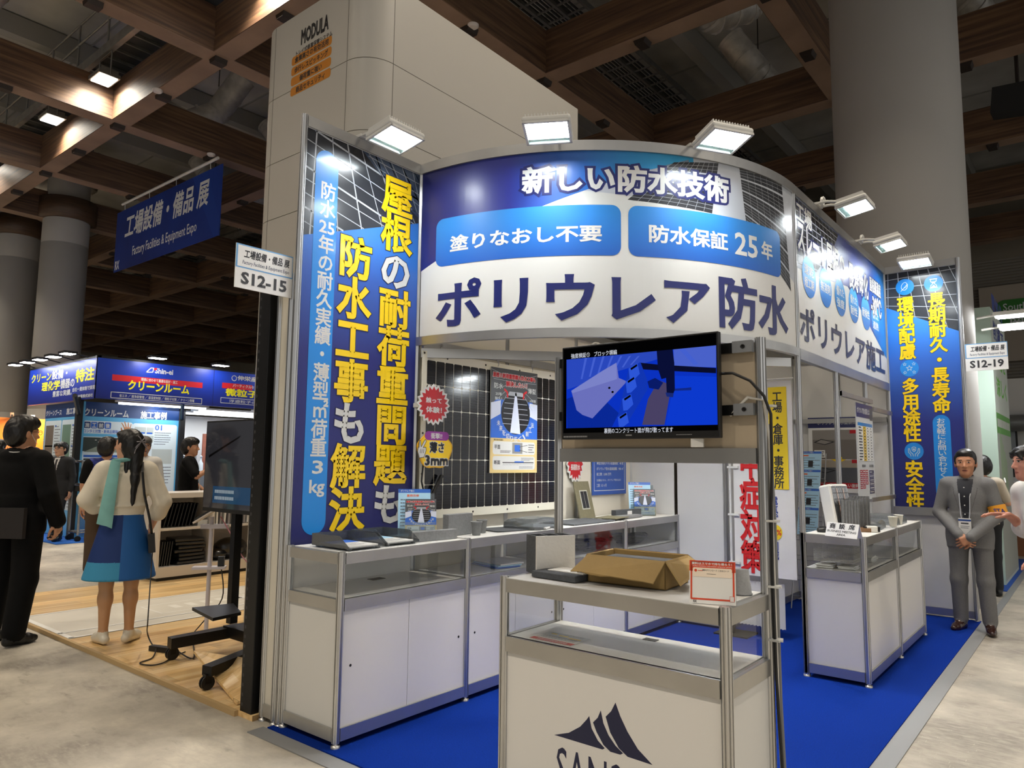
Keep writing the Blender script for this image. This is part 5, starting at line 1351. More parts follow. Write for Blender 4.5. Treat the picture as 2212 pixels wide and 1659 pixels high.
for k in range(12): P.rect(X(.06), Y(.40 + .0304 * k) - .0008, X(.94), Y(.40 + .0304 * k) + .0008, txt, 3); P.lines(X(.10), Y(.407 + .0304 * k), X(.32), Y(.423 + .0304 * k), 1, ink, 3, .8, k); [P.lines(X(s), Y(.409 + .0304 * k), X(s + .1), Y(.421 + .0304 * k), 1, ink, 4, .8, k) for s in (.4, .6, .8)]
for s in (.36, .54, .74): P.rect(X(s) - .001, Y(.40), X(s) + .001, Y(.80), txt, 3)
P.text('被着材', X(.22), Y(.335), X(.44), Y(.365), ink, 2, .01); P.text('主な用途', X(.66), Y(.335), X(.92), Y(.365), ink, 2, .01)
for r_ in range(5):
    for c_ in range(3 if r_ < 4 else 2): P.rect(X(.09 + .165 * c_), Y(.275 - .04 * r_), X(.235 + .165 * c_), Y(.307 - .04 * r_), red, 2); P.lines(X(.11 + .165 * c_), Y(.283 - .04 * r_), X(.22 + .165 * c_), Y(.299 - .04 * r_), 1, pw, 3, .7, r_ + c_)
for r_ in range(6): P.rect(X(.64), Y(.265 - .042 * r_), X(.93), Y(.302 - .042 * r_), navy, 2); P.lines(X(.67), Y(.275 - .042 * r_), X(.9), Y(.292 - .042 * r_), 1, pw, 3, .7, r_)
mb.build('board', chart)
tag(MB().box((1.985, 4.0, 2.085), (2.018, 5.08, 2.125), alud).box((2.0, 4.0, 2.08), (2.02, 4.1, 2.13), alu).build('hanging_rail'), 'aluminium rail that the comparison chart hangs from', 'rail')
tag(MB().box((1.985, 4.9, 1.16), (2.018, 5.9, 1.20), alud).build('hanging_rail'), 'low aluminium rail at the foot of the comparison chart', 'rail')
tag(MB().box((1.985, 5.1, 2.02), (2.018, 5.9, 2.06), alud).build('hanging_rail'), 'upper aluminium rail beside the comparison chart', 'rail')
F = FY(5.905); u0, v0 = F.px(1750, 1062); u1, v1 = F.px(1850, 900); u1 = 1.70
rp_ = thing('roof_poster', 'roof coating poster with two grey photos and yellow arrow on the back wall', 'poster', (1.4, 5.9, v0))
mb = MB().box((u0, 5.906, v0), (u1, 5.914, v1), paper); P = Print(mb, F)
X = lambda s: u0 + (u1 - u0) * s
Y = lambda t: v0 + (v1 - v0) * t
P.rect(X(0), Y(.86), X(1), Y(1), navy, 1); P.text('ポリウレア防水塗装工事', X(.18), Y(.90), X(1.0), Y(.96), pw, 2, .025)
rg = M('print_roof_photo', '#76706a', .4); rg2 = M('print_roof_light', '#8f8a84', .4)
P.rect(X(.08), Y(.44), X(.95), Y(.83), rg2, 1); P.rect(X(.08), Y(.44), X(.95), Y(.70), rg, 2); P.rect(X(.08), Y(.06), X(.95), Y(.43), M('print_wall_stone', '#a59b8b', .4), 1); P.rect(X(.08), Y(.06), X(.95), Y(.33), M('print_coated_roof', '#55585c', .4), 2)
for t_ in (.70, .32): P.poly([(X(.10), Y(t_ - .035)), (X(.25), Y(t_ + .01)), (X(.52), Y(t_ - .03)), (X(.32), Y(t_ - .07))], ink, 3); P.poly([(X(.15), Y(t_ - .035)), (X(.25), Y(t_)), (X(.46), Y(t_ - .03)), (X(.32), Y(t_ - .06))], rg2 if t_ > .5 else MATS['print_coated_roof'], 4)
P.rect(X(.11), Y(.46), X(.32), Y(.56), paper, 3); P.lines(X(.13), Y(.47), X(.30), Y(.55), 3, ink, 4, .5, 2)
P.poly([(X(.42), Y(.44)), (X(.52), Y(.44)), (X(.52), Y(.47)), (X(.64), Y(.47)), (X(.64), Y(.44)), (X(.72), Y(.44)), (X(.58), Y(.39))], yel, 5)
for (a_, b_) in ((.80, .78), (.82, .39)): P.rect(X(a_), Y(b_), X(.95), Y(b_ + .045), red, 5)
P.rect(X(.2), Y(.06), X(.95), Y(.13), red, 4); P.text('人と環境に優しい塗料', X(.24), Y(.07), X(.94), Y(.12), pw, 5, .02)
mb.build('board', rp_)
# leaflet rack of bent wire
rk = thing('leaflet_rack', 'folding wire leaflet rack standing in the back corner', 'rack', (1.2, 5.5, 0)); wm = M('rack_wire', '#a8a9aa', .3, .9); mb = MB()
xa, xb = 1.10, 1.37; zf = lambda k: (5.78 - .075 * k)
for x_ in (xa, xb): mb.tube([(x_, 5.80, 1.62), (x_, 5.35, .05)], .006, wm, 6).tube([(x_, 5.62, 1.0), (x_, 5.86, .02)], .006, wm, 6).tube([(x_, 5.35, .05), (x_, 5.34, .014)], .006, wm, 6)
for k in range(7): z_ = 1.5 - .2 * k; y_ = 5.80 - .45 * (1.62 - z_) / 1.57; mb.tube([(xa, y_, z_), (xb, y_, z_)], .004, wm, 5).tube([(xa, y_, z_ - .18), (xa, y_ - .09, z_ - .15), (xb, y_ - .09, z_ - .15), (xb, y_, z_ - .18)], .004, wm, 5)
mb.build('wire_frame', rk)
for k, lab in enumerate(('top', 'second', 'third', 'fourth')):
    z_ = 1.50 - .2 * k; y_ = 5.75 - .45 * (1.62 - z_) / 1.57; Bm = Matrix.Rotation(math.radians(-14), 3, 'X'); c = Vector(((xa + xb) / 2, y_, z_)); t = MB().obox(c, (.21, .012, .29), Bm, paper)
    P = Print(t, Face(c + Bm @ Vector((0, -.0065, 0)), (1, 0, 0), Bm @ Vector((0, 0, 1)))); P.rect(-.105, -.145, .105, .145, lblue, 1); P.rect(-.105, .12, .105, .145, mblue, 2); P.text('ポリウレア施工', -.09, .124, .02, .14, pw, 3, .01); P.rect(-.03, -.03, .02, .04, ink, 3); P.rect(-.09, .09, -.03, .105, MATS['print_orange'], 3); P.lines(-.09, -.13, .09, .085, 8, txt, 2, .25, k)
    tag(t.build('leaflet_stack'), 'blue leaflets in the %s pocket of the wire rack' % lab, 'leaflets')
# sale-style fabric banner on a pole
nb = thing('fabric_banner', 'tall white pole banner with red 症対策 and a yellow strip', 'banner', (1.15, 3.87, 0)); YB = 3.85
F = FY(YB - .001); u0 = F.px(1584, 1050)[0]; u1 = F.px(1714, 1000)[0]; v1 = F.px(1690, 823)[1]; v0 = F.px(1640, 1245)[1]
cloth = M('banner_cloth', '#dddcd9', .75, noise=(4, .04), bump=(5, .3)); mb = MB()
rows = [[(u0 + (u1 - u0) * i / 14, YB + .004 + .0022 * math.sin(i * .9 + k * .5), v0 + (v1 - v0) * k / 12) for i in range(15)] for k in range(13)]; mb.sheet(rows, cloth)
P = Print(mb, F, .0005); rdk = M('cloth_red', '#c9181d', .7); ydk = M('cloth_yellow', '#e6c81e', .7); ckm = M('cloth_ink', '#26262c', .7); cbl = M('cloth_blue', '#27408f', .7)
mid = (u0 + u1) / 2
P.column(list('熱中症対策'), F.px(1599, 1090)[0], F.px(1648, 1090)[0], F.px(1622, 902)[1], F.px(1622, 1236)[1], rdk, 3, .035)
yl, yr = F.px(1660, 900)[0], F.px(1700, 900)[0]
P.rect(yl, F.px(1680, 1057)[1], yr, F.px(1680, 836)[1], ydk, 2)
P.column(list('工場・倉庫・事務所'), F.px(1669, 900)[0], F.px(1690, 900)[0], F.px(1680, 845)[1], F.px(1676, 1055)[1], ckm, 4, .022)
P.column(list('電気代'), F.px(1663, 1100)[0], F.px(1681, 1100)[0], F.px(1672, 1072)[1], F.px(1672, 1128)[1], cbl, 4, .018)
u, v = F.px(1676, 1150); P.ell(u, v, .055, .065, ydk, 2); P.text('50%', u - .048, v - .025, u + .048, v + .025, rdk, 4, .02)
P.column(list('削減！'), F.px(1666, 1200)[0], F.px(1683, 1200)[0], F.px(1675, 1170)[1], F.px(1675, 1228)[1], cbl, 4, .018)
mb.build('cloth', nb)
zig = [(u0 + .02 + .40 * i / 26, YB + .05 + (.018 if i % 2 else -.018)) for i in range(27)]
mb = MB().sheet([[(p[0], p[1], z_) for p in zig] for z_ in (.10, .48)], cloth); mb.build('gathered_hem', nb)
mb = MB().tube([(u0 - .03, YB, .03), (u0 - .03, YB, v1 + .03)], .012, pw, 8).tube([(u0 - .03, YB, v1 + .02), (u1 + .02, YB, v1 + .02)], .006, pw, 6); mb.build('pole', nb)
for k in range(4): MB().box((u0 - .05, YB - .015, .62 + .42 * k), (u0 + .05, YB + .015, .64 + .42 * k), pw).build('clip', nb)
MB().box((u0 - .16, YB - .12, .012), (u0 + .14, YB + .14, .024), black).tube([(u0 - .03, YB, .02), (u0 - .03, YB, .15)], .022, black, 10).build('base', nb)
# ================================================================== neighbouring stands
# ---- white vertical storage tower ---------------------------------------
twm = M('tower_white', '#bdb9b0', .42, noise=(.7, .03)); seam = M('tower_seam', '#6f6a62', .6)
tw = thing('storage_tower', 'tall white storage tower with rounded corners and orange caption bars', 'tower', (-1.15, 2.2, 0))
TXL, TXR, TYF, TYB, TZT, TR = -1.90, -.40, .79, 3.62, 5.22, .25
def rplan(x0, x1, y0, y1, r, n=8):
    p = []
    for (cx, cy, a0) in ((x1 - r, y0 + r, -90), (x1 - .03, y1 - .03, 0), (x0 + .03, y1 - .03, 90), (x0 + r, y0 + r, 180)):
        rr_ = r if cy < (y0 + y1) / 2 else .03
        for i in range(n + 1): a = math.radians(a0 + 90 * i / n); p.append((cx + rr_ * math.cos(a), cy + rr_ * math.sin(a)))
    return p
pl_ = rplan(TXL, TXR, TYF, TYB, TR); zs = [0, .35, .96, 1.57, 2.18, 2.79, 3.40, at_y(634, 459, TYF).z, 0, 0, TZT]
zs = [0.02] + [at_y(600, 486 - 0, TYF).z - .62 * k for k in range(5, 0, -1)] + [at_y(600, 470, TYF).z, at_y(620, 341, TYF).z, at_x(848, 137, TXR).z, TZT]
mb = MB()
for a_, b_ in zip(zs[:-1], zs[1:]): mb.prism(pl_, a_ + .003, b_ - .003, twm, False)
mb.prism(rplan(TXL + .004, TXR - .004, TYF + .004, TYB - .004, TR - .004), .02, TZT - .005, seam)
o = mb.build('cladding', tw)
for p in o.data.polygons: p.use_smooth = abs(p.normal.z) < .5
mb = MB()
for (x_, y_, a_) in ((TXR - TR, TYF, 0), (TXL + TR, TYF, 0)): mb.box((x_ - .002, y_ - .0015, .02), (x_ + .002, y_ + .002, TZT - .01), seam)
mb.box((TXR - .002, TYF + TR - .002, .02), (TXR + .0015, TYF + TR + .002, TZT - .01), seam)
mb.build('panel_joint', tw)
F = FY(TYF - .001); q = F.px; mb = MB(); P = Print(mb, F); orange = M('caption_orange', '#c97f18', .45); tink = M('tower_ink', '#1d1b1c', .5)
u0, u1 = q(632, 100)[0], q(718, 60)[0]
a, b = q(650, 96), q(711, 34); P.text('MODULA', a[0], q(680, 81)[1], b[0], q(680, 47)[1], tink, 2, .045)
a, b = q(640, 112), q(718, 76); P.text('トレイ式垂直保管システム', a[0], q(680, 99)[1], b[0], q(680, 87.5)[1], tink, 2, .02)
for i, s in enumerate(('倉庫高さの有効活用', '歩行レスピッキング', '偏荷重に強い', '商品セキュリティ')):
    yc_ = 108 + 22.2 * i; v1 = q(677, yc_ - 9.5)[1]; v0 = q(677, yc_ + 9.5)[1]
    P.rr(u0, v0, u1, v1, .025, orange, 1); w_ = (.84, .84, .56, .72)[i] * (u1 - u0); m_ = (u0 + u1) / 2
    P.text(s, m_ - w_ / 2, v0 + (v1 - v0) * .14, m_ + w_ / 2, v1 - (v1 - v0) * .14, tink, 2, .03)
mb.build('front_lettering', tw)
# ---- black perforated upright, narrow white partition, projecting number signs
rkp = thing('perforated_upright', 'black perforated steel upright at the corner of the wooden floor', 'upright', (-.28, -.02, 0))
MB().box((-.335, -.045, .0), (-.215, .035, 2.55), blackm).build('upright', rkp, bevel=.004)
mb = MB(); slot = M('slot_dark', '#3a3a3c', .5)
P = Print(mb, FY(-.0452)); Q2 = Print(mb, Face((-.3352, 0, 0), (0, -1, 0)))
for k in range(46):
    z_ = .06 + .055 * k; P.rr(-.322, z_, -.306, z_ + .02, .006, slot, 1); Q2.rr(-.02, z_ + .02, .01, z_ + .042, .008, slot, 1)
mb.build('slot', rkp)
post(-.165, 0, 2.62, 'slim post beside the black perforated upright', z0=0); post(-.05, 0, 2.62, 'slim post against the tall left graphic post')
wall((-.165, 0), (-.05, 0), 2.62, 'narrow white partition strip between the black upright and the stand', cream)
def number_sign(face, u0, v0, u1, v1, n, lab, th):
    t = thing('number_sign', lab, 'sign'); mb = MB().slab([face.pos(u0, v0), face.pos(u1, v0), face.pos(u1, v1), face.pos(u0, v1)], -face.N * th, paper)
    P = Print(mb, face, .0003); W, H = u1 - u0, v1 - v0; lb = M('sign_sky', '#6fa6d6', .5); P.rect(u0, v0 + H * .46, u1, v1, lb, 1); P.rect(u0 + W * .03, v0 + H * .49, u1 - W * .012, v1 - H * .03, paper, 2)
    P.text('工場設備・備品 展', u0 + W * .13, v0 + H * .69, u0 + W * .93, v0 + H * .90, ink, 3, .03, slant=.1); P.text('Factory Facilities & Equipment Expo', u0 + W * .11, v0 + H * .53, u0 + W * .93, v0 + H * .64, M('sign_ink', '#2c3c5a', .5), 3, .012, slant=.1)
    P.text(n, u0 + W * .10, v0 + H * .10, u0 + W * .90, v0 + H * .38, M('sign_grey_ink', '#35363a', .5), 3, .035)
    mb.build('board', t); return t
F = FX(-.03); a, b, c_, d = F.px(510, 527), F.px(637, 553), F.px(635, 645), F.px(507, 620)
number_sign(F, (a[0] + d[0]) / 2, (c_[1] + d[1]) / 2, -.02, (a[1] + b[1]) / 2, 'S12-15', 'white projecting sign reading S12-15 at the left corner of the stand', .006)
F = FY(5.925); a, c_ = F.px(2086, 744), F.px(2179, 797)
number_sign(F, 2.695, c_[1], c_[0], a[1], 'S12-19', 'white projecting sign reading S12-19 by the right tall graphic', .006)

# ---- wooden floor stand -----------------------------------------------------
lam = woodgrain('laminate_oak', '#c9a268', '#e2bf86', '#efd6a6', 1, .35, (1.2, .19)); edge = M('wood_edge', '#b79a6c', .6); ZW = .03
wf = MB().box((-5.36, -.05, 0), (-.19, 3.75, ZW), lam); tag(wf.build('wooden_floor'), 'light oak laminate floor of the stand at the left', 'floor')
tag(MB().box((-5.36, -.075, 0), (-.34, -.05, ZW + .002), edge).build('floor_edging'), 'pale edging strip along the front of the light oak floor', 'edging')
mat_ = M('floor_print', '#d3cfc4', .5, noise=(2, .06)); mb = MB().box((-4.1, -.045, ZW), (-2.9, 3.6, ZW + .003), mat_); P = Print(mb, Face((0, 0, ZW + .0032), (1, 0, 0), (0, 1, 0)))
for u in (-4.08, -3.15, -2.92): P.rect(u - .012, -.04, u + .012, 3.6, paper, 1); P.rect(u + .02, -.04, u + .028, 3.6, txt, 1)
P.rect(-4.1, -.045, -2.9, -.0, paper, 1); P.frame(-3.75, .9, -3.3, 3.4, .012, paper, 1); P.lines(-3.55, 1.2, -3.42, 2.8, 1, paper, 2, .3, 1)
for k in range(9): P.rect(-3.62, 1.1 + .16 * k, -3.45, 1.18 + .16 * k, M('floor_print_pale', '#e4e2da', .5), 2)
tag(mb.build('floor_graphic'), 'grey printed floor strip with white lines across the oak floor', 'floor graphic')
A = at_z(511, 1523, ZW + .002); B = at_z(418, 1411, .15)
tag(MB().slab([A, B, B + Vector((.62, .10, .03)), A + Vector((.10, .22, .06))], (0, 0, .018), lam).build('tilted_board'), 'loose oak floor board tilted up against the black upright', 'board')
# screen on a wheeled stand
tvs = thing('wheeled_screen', 'large dark glossy screen on a black wheeled stand in the oak-floor stand', 'screen', (-1.2, .5, ZW))
F = FY(.50); a, d = F.px(446, 910), F.px(437, 1103); sx0, sz1, sz0 = (a[0] + d[0]) / 2, a[1], d[1]; sx1 = sx0 + 1.22
MB().box((sx0, .502, sz0), (sx1, .54, sz1), black).box((sx0 + .3, .54, sz0 + .1), (sx1 - .3, .58, sz1 - .1), black).build('casing', tvs, bevel=.004)
scm = M('dark_screen', '#2c2d33', .06, emit=('#3a3b44', .22), sample=False, coat=.6); mb = MB(); P = Print(mb, FY(.5015))
P.rect(sx0 + .012, sz0 + .03, sx1 - .012, sz1 - .012, scm, 1); bar_ = M('dark_screen_bar', '#1d3f63', .1, emit=('#22486c', .35), sample=False)
P.rect(sx0 + .15, sz0 + .07, sx1 - .03, sz0 + .2, bar_, 2); P.lines(sx0 + .18, sz0 + .085, sx0 + .46, sz0 + .185, 2, M('dark_screen_text', '#8fa2b4', .3, emit=('#8fa2b4', .3), sample=False), 3, .5, 3)
P.poly([(sx0 + .06, sz0 + .42), (sx0 + .5, sz1 - .14), (sx0 + .52, sz1 - .12), (sx0 + .06, sz0 + .44)], M('dark_screen_line', '#0e0e11', .1), 2)
mb.build('display', tvs)
bp = [at_z(366, 1402, ZW + .12), at_z(505, 1388, ZW + .12)]; ca = at_z(371, 1425, ZW); cb_ = at_z(446, 1490, ZW)
xm = sx0 + .62
MB().box((xm - .28, .56, .25), (xm - .22, .62, sz0 + .3), blackm).box((xm + .22, .56, .25), (xm + .28, .62, sz0 + .3), blackm).build('upright', tvs)
mb = MB().slab([Vector((ca.x - .02, ca.y - .03, ZW + .09)), Vector((ca.x + .06, ca.y - .04, ZW + .09)), Vector((xm - .2, .72, ZW + .12)), Vector((xm - .3, .72, ZW + .12))], (0, 0, .075), blackm)
mb.slab([Vector((cb_.x - .03, cb_.y - .02, ZW + .09)), Vector((cb_.x + .05, cb_.y, ZW + .09)), Vector((xm + .3, .72, ZW + .12)), Vector((xm + .2, .72, ZW + .12))], (0, 0, .06), blackm).box((xm - .3, .55, ZW + .12), (xm + .3, .66, ZW + .2), blackm)
mb.build('leg', tvs)
for p in (ca, cb_):
    mb = MB().tube([(p.x - .018, p.y, ZW + .045), (p.x - .006, p.y, ZW + .045)], .045, black, 16).tube([(p.x + .006, p.y, ZW + .045), (p.x + .018, p.y, ZW + .045)], .045, black, 16).box((p.x - .02, p.y - .02, ZW + .04), (p.x + .02, p.y + .02, ZW + .1), blackm)
    mb.tube([(p.x - .021, p.y, ZW + .045), (p.x - .018, p.y, ZW + .045)], .02, MATS['bolt'], 12); mb.build('caster', tvs)
s0, s1, s2 = at_z(415, 1312, .50), at_z(460, 1335, .50), at_z(521, 1322, .50)
MB().slab([s0, s1, s2, at_z(504, 1303, .50)], (0, 0, -.02), blackm).build('accessory_shelf', tvs)
tag(MB().lathe((-.56, .56, ZW), [(.20, 0), (.17, .12), (.12, .3), (.075, .38), (0, .4)], M('white_cover', '#d8d4cc', .6), 24).build('white_cover'), 'white tapering cover standing behind the black upright', 'cover')
# tablet on a white pole
tb = thing('tablet_stand', 'white pole stand holding a tilted tablet on the oak floor', 'tablet stand', (-2.16, .72, ZW)); pb = Vector((-2.16, .72, ZW)); wmt = M('stand_white', '#cfcad0', .4)
MB().lathe(pb, [(.17, 0), (.17, .012), (.15, .018), (.03, .022)], wmt, 32).build('base', tb)
MB().tube([pb + Vector((0, 0, .02)), pb + Vector((0, 0, .98))], .017, wmt, 12).build('pole', tb)
MB().obox(pb + Vector((0, 0, .56)), (.26, .10, .02), turn(.88), wmt).build('small_shelf', tb); MB().obox(pb + Vector((.02, .02, .90)), (.22, .06, .035), turn(.88), wmt).build('arm', tb)
RT = turn(.88) @ Matrix.Rotation(math.radians(-33), 3, 'Y')
MB().obox(pb + Vector((0, 0, 1.02)), (.31, .20, .015), RT, M('holder_cream', '#d9cdbf', .5)).build('holder', tb, bevel=.003); MB().obox(pb + Vector((-.003, 0, 1.037)), (.27, .18, .018), RT, black).build('tablet', tb, bevel=.003)
tag(MB().obox(pb + Vector((.06, .07, .61)), (.05, .035, .08), turn(.88), black).build('power_adapter'), 'black power adapter on the small shelf of the tablet stand', 'adapter')
ps = at_z(352, 1408, ZW)
tag(MB().obox(ps + Vector((0, 0, .02)), (.05, .24, .04), turn(1.9), black).build('power_strip', bevel=.004), 'black power strip on the oak floor beside the wheeled stand', 'power strip')
def wire(pts, lab, r=.005, mat=None, name='cable'):
    # smooth curve through the points
    P_ = [Vector(p) for p in pts]; out = []
    for i in range(len(P_) - 1):
        p0, p1, p2, p3 = P_[max(i - 1, 0)], P_[i], P_[i + 1], P_[min(i + 2, len(P_) - 1)]
        for k in range(6):
            t = k / 6; out.append(.5 * ((2 * p1) + (p2 - p0) * t + (2 * p0 - 5 * p1 + 4 * p2 - p3) * t * t + (3 * p1 - p0 - 3 * p2 + p3) * t ** 3))
    out.append(P_[-1]); return tag(MB().tube(out, r, mat or cable, 6).build(name), lab, 'cable')
z_ = ZW + .008
wire([ps + Vector((-.1, .0, .03)), at_z(330, 1420, z_), at_z(302, 1432, z_), at_z(325, 1437, z_), at_z(352, 1432, z_), at_z(372, 1420, z_), at_z(400, 1408, z_)], 'black cable looping on the oak floor in front of the power strip')
wire([pb + Vector((.06, .07, .57)), pb + Vector((.05, .1, .3)), pb + Vector((-.12, .02, .08)), pb + Vector((-.02, -.1, .02)), ca + Vector((.12, .1, .01)), ps + Vector((.05, .05, .03))], 'thin black cable hanging down the tablet stand')
wire([pb + Vector((.05, .05, .98)), pb + Vector((.22, .05, .85)), pb + Vector((.42, .05, .68)), pb + Vector((.75, .03, .56))], 'pink cable running from the tablet to the right', .005, M('pink_cable', '#b0707a', .5))
# bookshelf counter
bk = thing('shelf_counter', 'white open shelf counter with black bags behind the tablet stand', 'shelf', (-5.3, 2.6, 0)); sw_ = M('shelf_white', '#d6d0c8', .45); BX0, BX1, BY0, BY1 = -5.62, -5.10, 1.66, 3.72
MB().box((BX0, BY0, 1.01), (BX1, BY1, 1.07), sw_).build('top', bk); MB().box((BX0 + .03, BY0 + .03, ZW), (BX1 - .03, BY1 - .03, .07), black).build('plinth', bk)
mb = MB().box((BX0, BY0, .07), (BX1, BY0 + .03, 1.01), sw_); mb.build('side_panel', bk); MB().box((BX0, BY1 - .03, .07), (BX1, BY1, 1.01), sw_).build('side_panel', bk)
MB().box((BX0, BY0 + .03, .07), (BX0 + .01, BY1 - .03, 1.01), sw_).build('back_panel', bk); MB().box((BX0 + .01, BY0 + .03, .07), (BX1, BY1 - .03, .19), sw_).build('bottom_board', bk)
for y_ in (2.34, 3.05): MB().box((BX0 + .01, y_, .19), (BX1 - .005, y_ + .03, 1.01), sw_).build('divider', bk)
MB().box((BX0 + .01, BY0 + .03, .62), (BX1 - .01, BY1 - .03, .65), sw_).build('shelf', bk)
bag = M('black_bag', '#0f1013', .3, bump=(30, .3), coat=.4); R_ = random.Random(5)
for k in range(9): tag(MB().obox((-5.28, 1.78 + .045 * k, .80), (.26, .012, .28), Matrix.Rotation(-.22, 3, 'X'), bag).build('document_bag'), 'black plastic document bag leaning on the upper left shelf', 'bag', 'black bags leaning on the upper left shelf')
for k in range(5): tag(MB().obox((-5.28, 1.74 + .03 * k, .34), (.24, .012, .29), Matrix.Rotation(-.1, 3, 'X'), bag).build('document_bag'), 'black plastic document bag standing on the lower left shelf', 'bag', 'black bags standing on the lower left shelf')
for k in range(7): tag(MB().obox((-5.30, 2.10 + R_.uniform(-.02, .02), .22 + .045 * k), (.3, .36, .04), turn(R_.uniform(-.15, .15)), bag).build('folded_bag', bevel=.012), 'folded black bag in the pile on the lower left shelf', 'bag', 'folded black bags piled on the lower left shelf')
tag(MB().box((-5.35, 2.20, .65), (-5.2, 2.33, .72), paper).build('small_box'), 'small white box at the right of the upper left shelf', 'box'); 
mb = MB().ball((-5.31, 2.72, .33), (.17, .23, .135), bag, 14, 8).ball((-5.29, 2.52, .27), (.15, .13, .075), bag, 10, 6); tag(mb.build('black_cloth'), 'heap of black cloth on the lower middle shelf', 'cloth')
for k in range(9): tag(MB().obox((-5.24, 2.42 + .055 * k, .79), (.21, .022, .26), Matrix.Rotation(-.06 * math.sin(k), 3, 'X'), [paper, M('spine_grey', '#9a979a', .5)][k % 2]).build('catalogue'), 'pale catalogue standing on the upper middle shelf', 'catalogue', 'catalogues on the upper middle shelf')

# ---- blue stand across the aisle ---------------------------------------------
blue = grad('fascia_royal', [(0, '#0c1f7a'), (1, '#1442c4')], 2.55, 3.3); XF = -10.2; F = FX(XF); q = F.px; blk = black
yC = q(212, 770)[0]; zt, zb = q(212, 772)[1], q(208, 860)[1]
bs_ = thing('blue_fascia', 'royal blue sign reading クリーンルーム on the stand across the aisle', 'sign', (XF, yC, zb))
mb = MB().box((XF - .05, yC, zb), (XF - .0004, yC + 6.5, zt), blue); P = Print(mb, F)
ye = M('fascia_yellow', '#f0e516', .4); rd = M('fascia_red', '#cf1f2c', .4)
def lb(s, x0_, y0_, x1_, y1_, xm_, t_, b_, mat, l=3, bold=.02, **k): P.text(s, q(x0_, y0_)[0], q(xm_, b_)[1], q(x1_, y1_)[0], q(xm_, t_)[1], mat, l, bold, **k)
P.rect(q(243, 806)[0], q(340, 830)[1], q(438, 822)[0], q(340, 817.5)[1], rd, 2); lb('環境に合わせて最適な設計・施工', 305, 815, 384, 822, 345, 819.5, 826.5, pw)
lb('クリーンルーム', 276, 833, 409, 843, 340, 826, 847, ye, bold=.035); P.frame(q(240, 848)[0], q(340, 866)[1], q(436, 862)[0], q(340, 854)[1], .012, pw, 2)
lb('省エネ ／ 清浄度管理 ／ 温湿度制御 ／ 微粒子対策 ／ クリーン除電', 258, 850, 420, 860, 340, 857, 863.5, pw, bold=.01)
P.line([q(316, 804), q(326, 795), q(332, 795), q(330, 804), q(316, 804)], .018, pw, 2); lb('Shin-ei', 335, 798, 374, 806, 350, 796, 808, pw, bold=.03); P.poly([q(333, 795), q(340, 795), q(338, 800), q(333, 800)], rd, 4)
P.rect(q(480, 826)[0], q(500, 840)[1], q(545, 836)[0], q(500, 828)[1], rd, 2); lb('パーティクルセンシング', 503, 828, 575, 842, 520, 830.5, 838, pw)
lb('微粒子計測', 487, 841, 600, 852, 520, 841, 858, ye, bold=.035); P.frame(q(477, 862)[0], q(520, 873)[1], q(600, 870)[0], q(520, 862)[1], .012, pw, 2); lb('浮遊粒子の見える化', 495, 862, 600, 871, 520, 864.5, 871, pw, bold=.01)
P.ring(*q(506, 817), .06, .015, pw, 2); lb('伸栄産業', 513, 813, 570, 822, 535, 813, 824, pw, bold=.03); P.rect(q(463, 800)[0] - .006, zb, q(463, 800)[0] + .006, zt, M('fascia_joint', '#0a1a60', .4), 2)
mb.build('sign_face', bs_); MB().box((XF - .06, yC - .02, zt), (XF, yC + 6.5, zt + .04), blk).build('top_rail', bs_)
F = FY(yC - .001); q = F.px; uL = q(65, 800)[0]
bl = thing('blue_fascia', 'royal blue corner sign with white and yellow slanted lettering across the aisle', 'sign', (XF - 1.5, yC, zb)); mb = MB().box((uL, yC, zb), (XF, yC + .05, zt), blue); P = Print(mb, F)
W_, H_ = XF - uL, zt - zb
def l2(s, a_, b_, c2, d2, mat, bold=.02): P.text(s, uL + W_ * a_, zb + H_ * b_, uL + W_ * c2, zb + H_ * d2, mat, 3, bold)
l2('クリーン', .04, .62, .36, .86, ye, .03); l2('設備・', .37, .62, .60, .88, pw, .03); l2('理化学', .22, .34, .50, .60, ye, .03); l2('機器の', .51, .34, .71, .60, pw, .03); l2('特注', .72, .45, .97, .80, ye, .035)
l2('豊富な実績。', .40, .15, .68, .31, pw); l2('自社一貫体制で実現', .69, .22, .99, .33, pw); l2('伸栄産業株式会社', .70, .04, .97, .13, pw)
mb.build('sign_face', bl); MB().box((uL, yC, zt), (XF, yC + .06, zt + .04), blk).build('top_rail', bl)
# panels under the fascia
XP = -10.9; F = FX(XP); q = F.px; ya, yb_ = q(176, 1000)[0], q(381, 1000)[0]; pz = q(260, 872)[1]
cgrid = M('panel_sky', '#5fb4e2', .4); cdk = M('panel_navy', '#1b3c74', .4); cwh = M('panel_pale', '#dbe7ec', .4)
cp = thing('case_panel', 'pale blue case-study panel headed クリーンルーム across the aisle', 'panel', (XP, ya, 0)); mb = MB().box((XP - .04, ya, .02), (XP - .0004, yb_, pz), cgrid); P = Print(mb, F)
P.rect(ya, q(270, 903)[1], yb_, pz, cdk, 1)
def lp(s, x0_, y0_, x1_, y1_, xm_, t_, b_, mat, l=4, bold=.02): P.text(s, q(x0_, y0_)[0], q(xm_, b_)[1], q(x1_, y1_)[0], q(xm_, t_)[1], mat, l, bold)
lp('クリーンルーム', 182, 888, 278, 897, 230, 884, 900, pw, bold=.03); lp('施工事例', 304, 892, 360, 900, 330, 889, 906, pw, bold=.03)
def pr(x0_, y0_, x1_, y1_, mat, l=2, r=.05): a_, b_ = q(x0_, y0_), q(x1_, y1_); P.rr(a_[0], b_[1], b_[0], a_[1], r, mat, l)
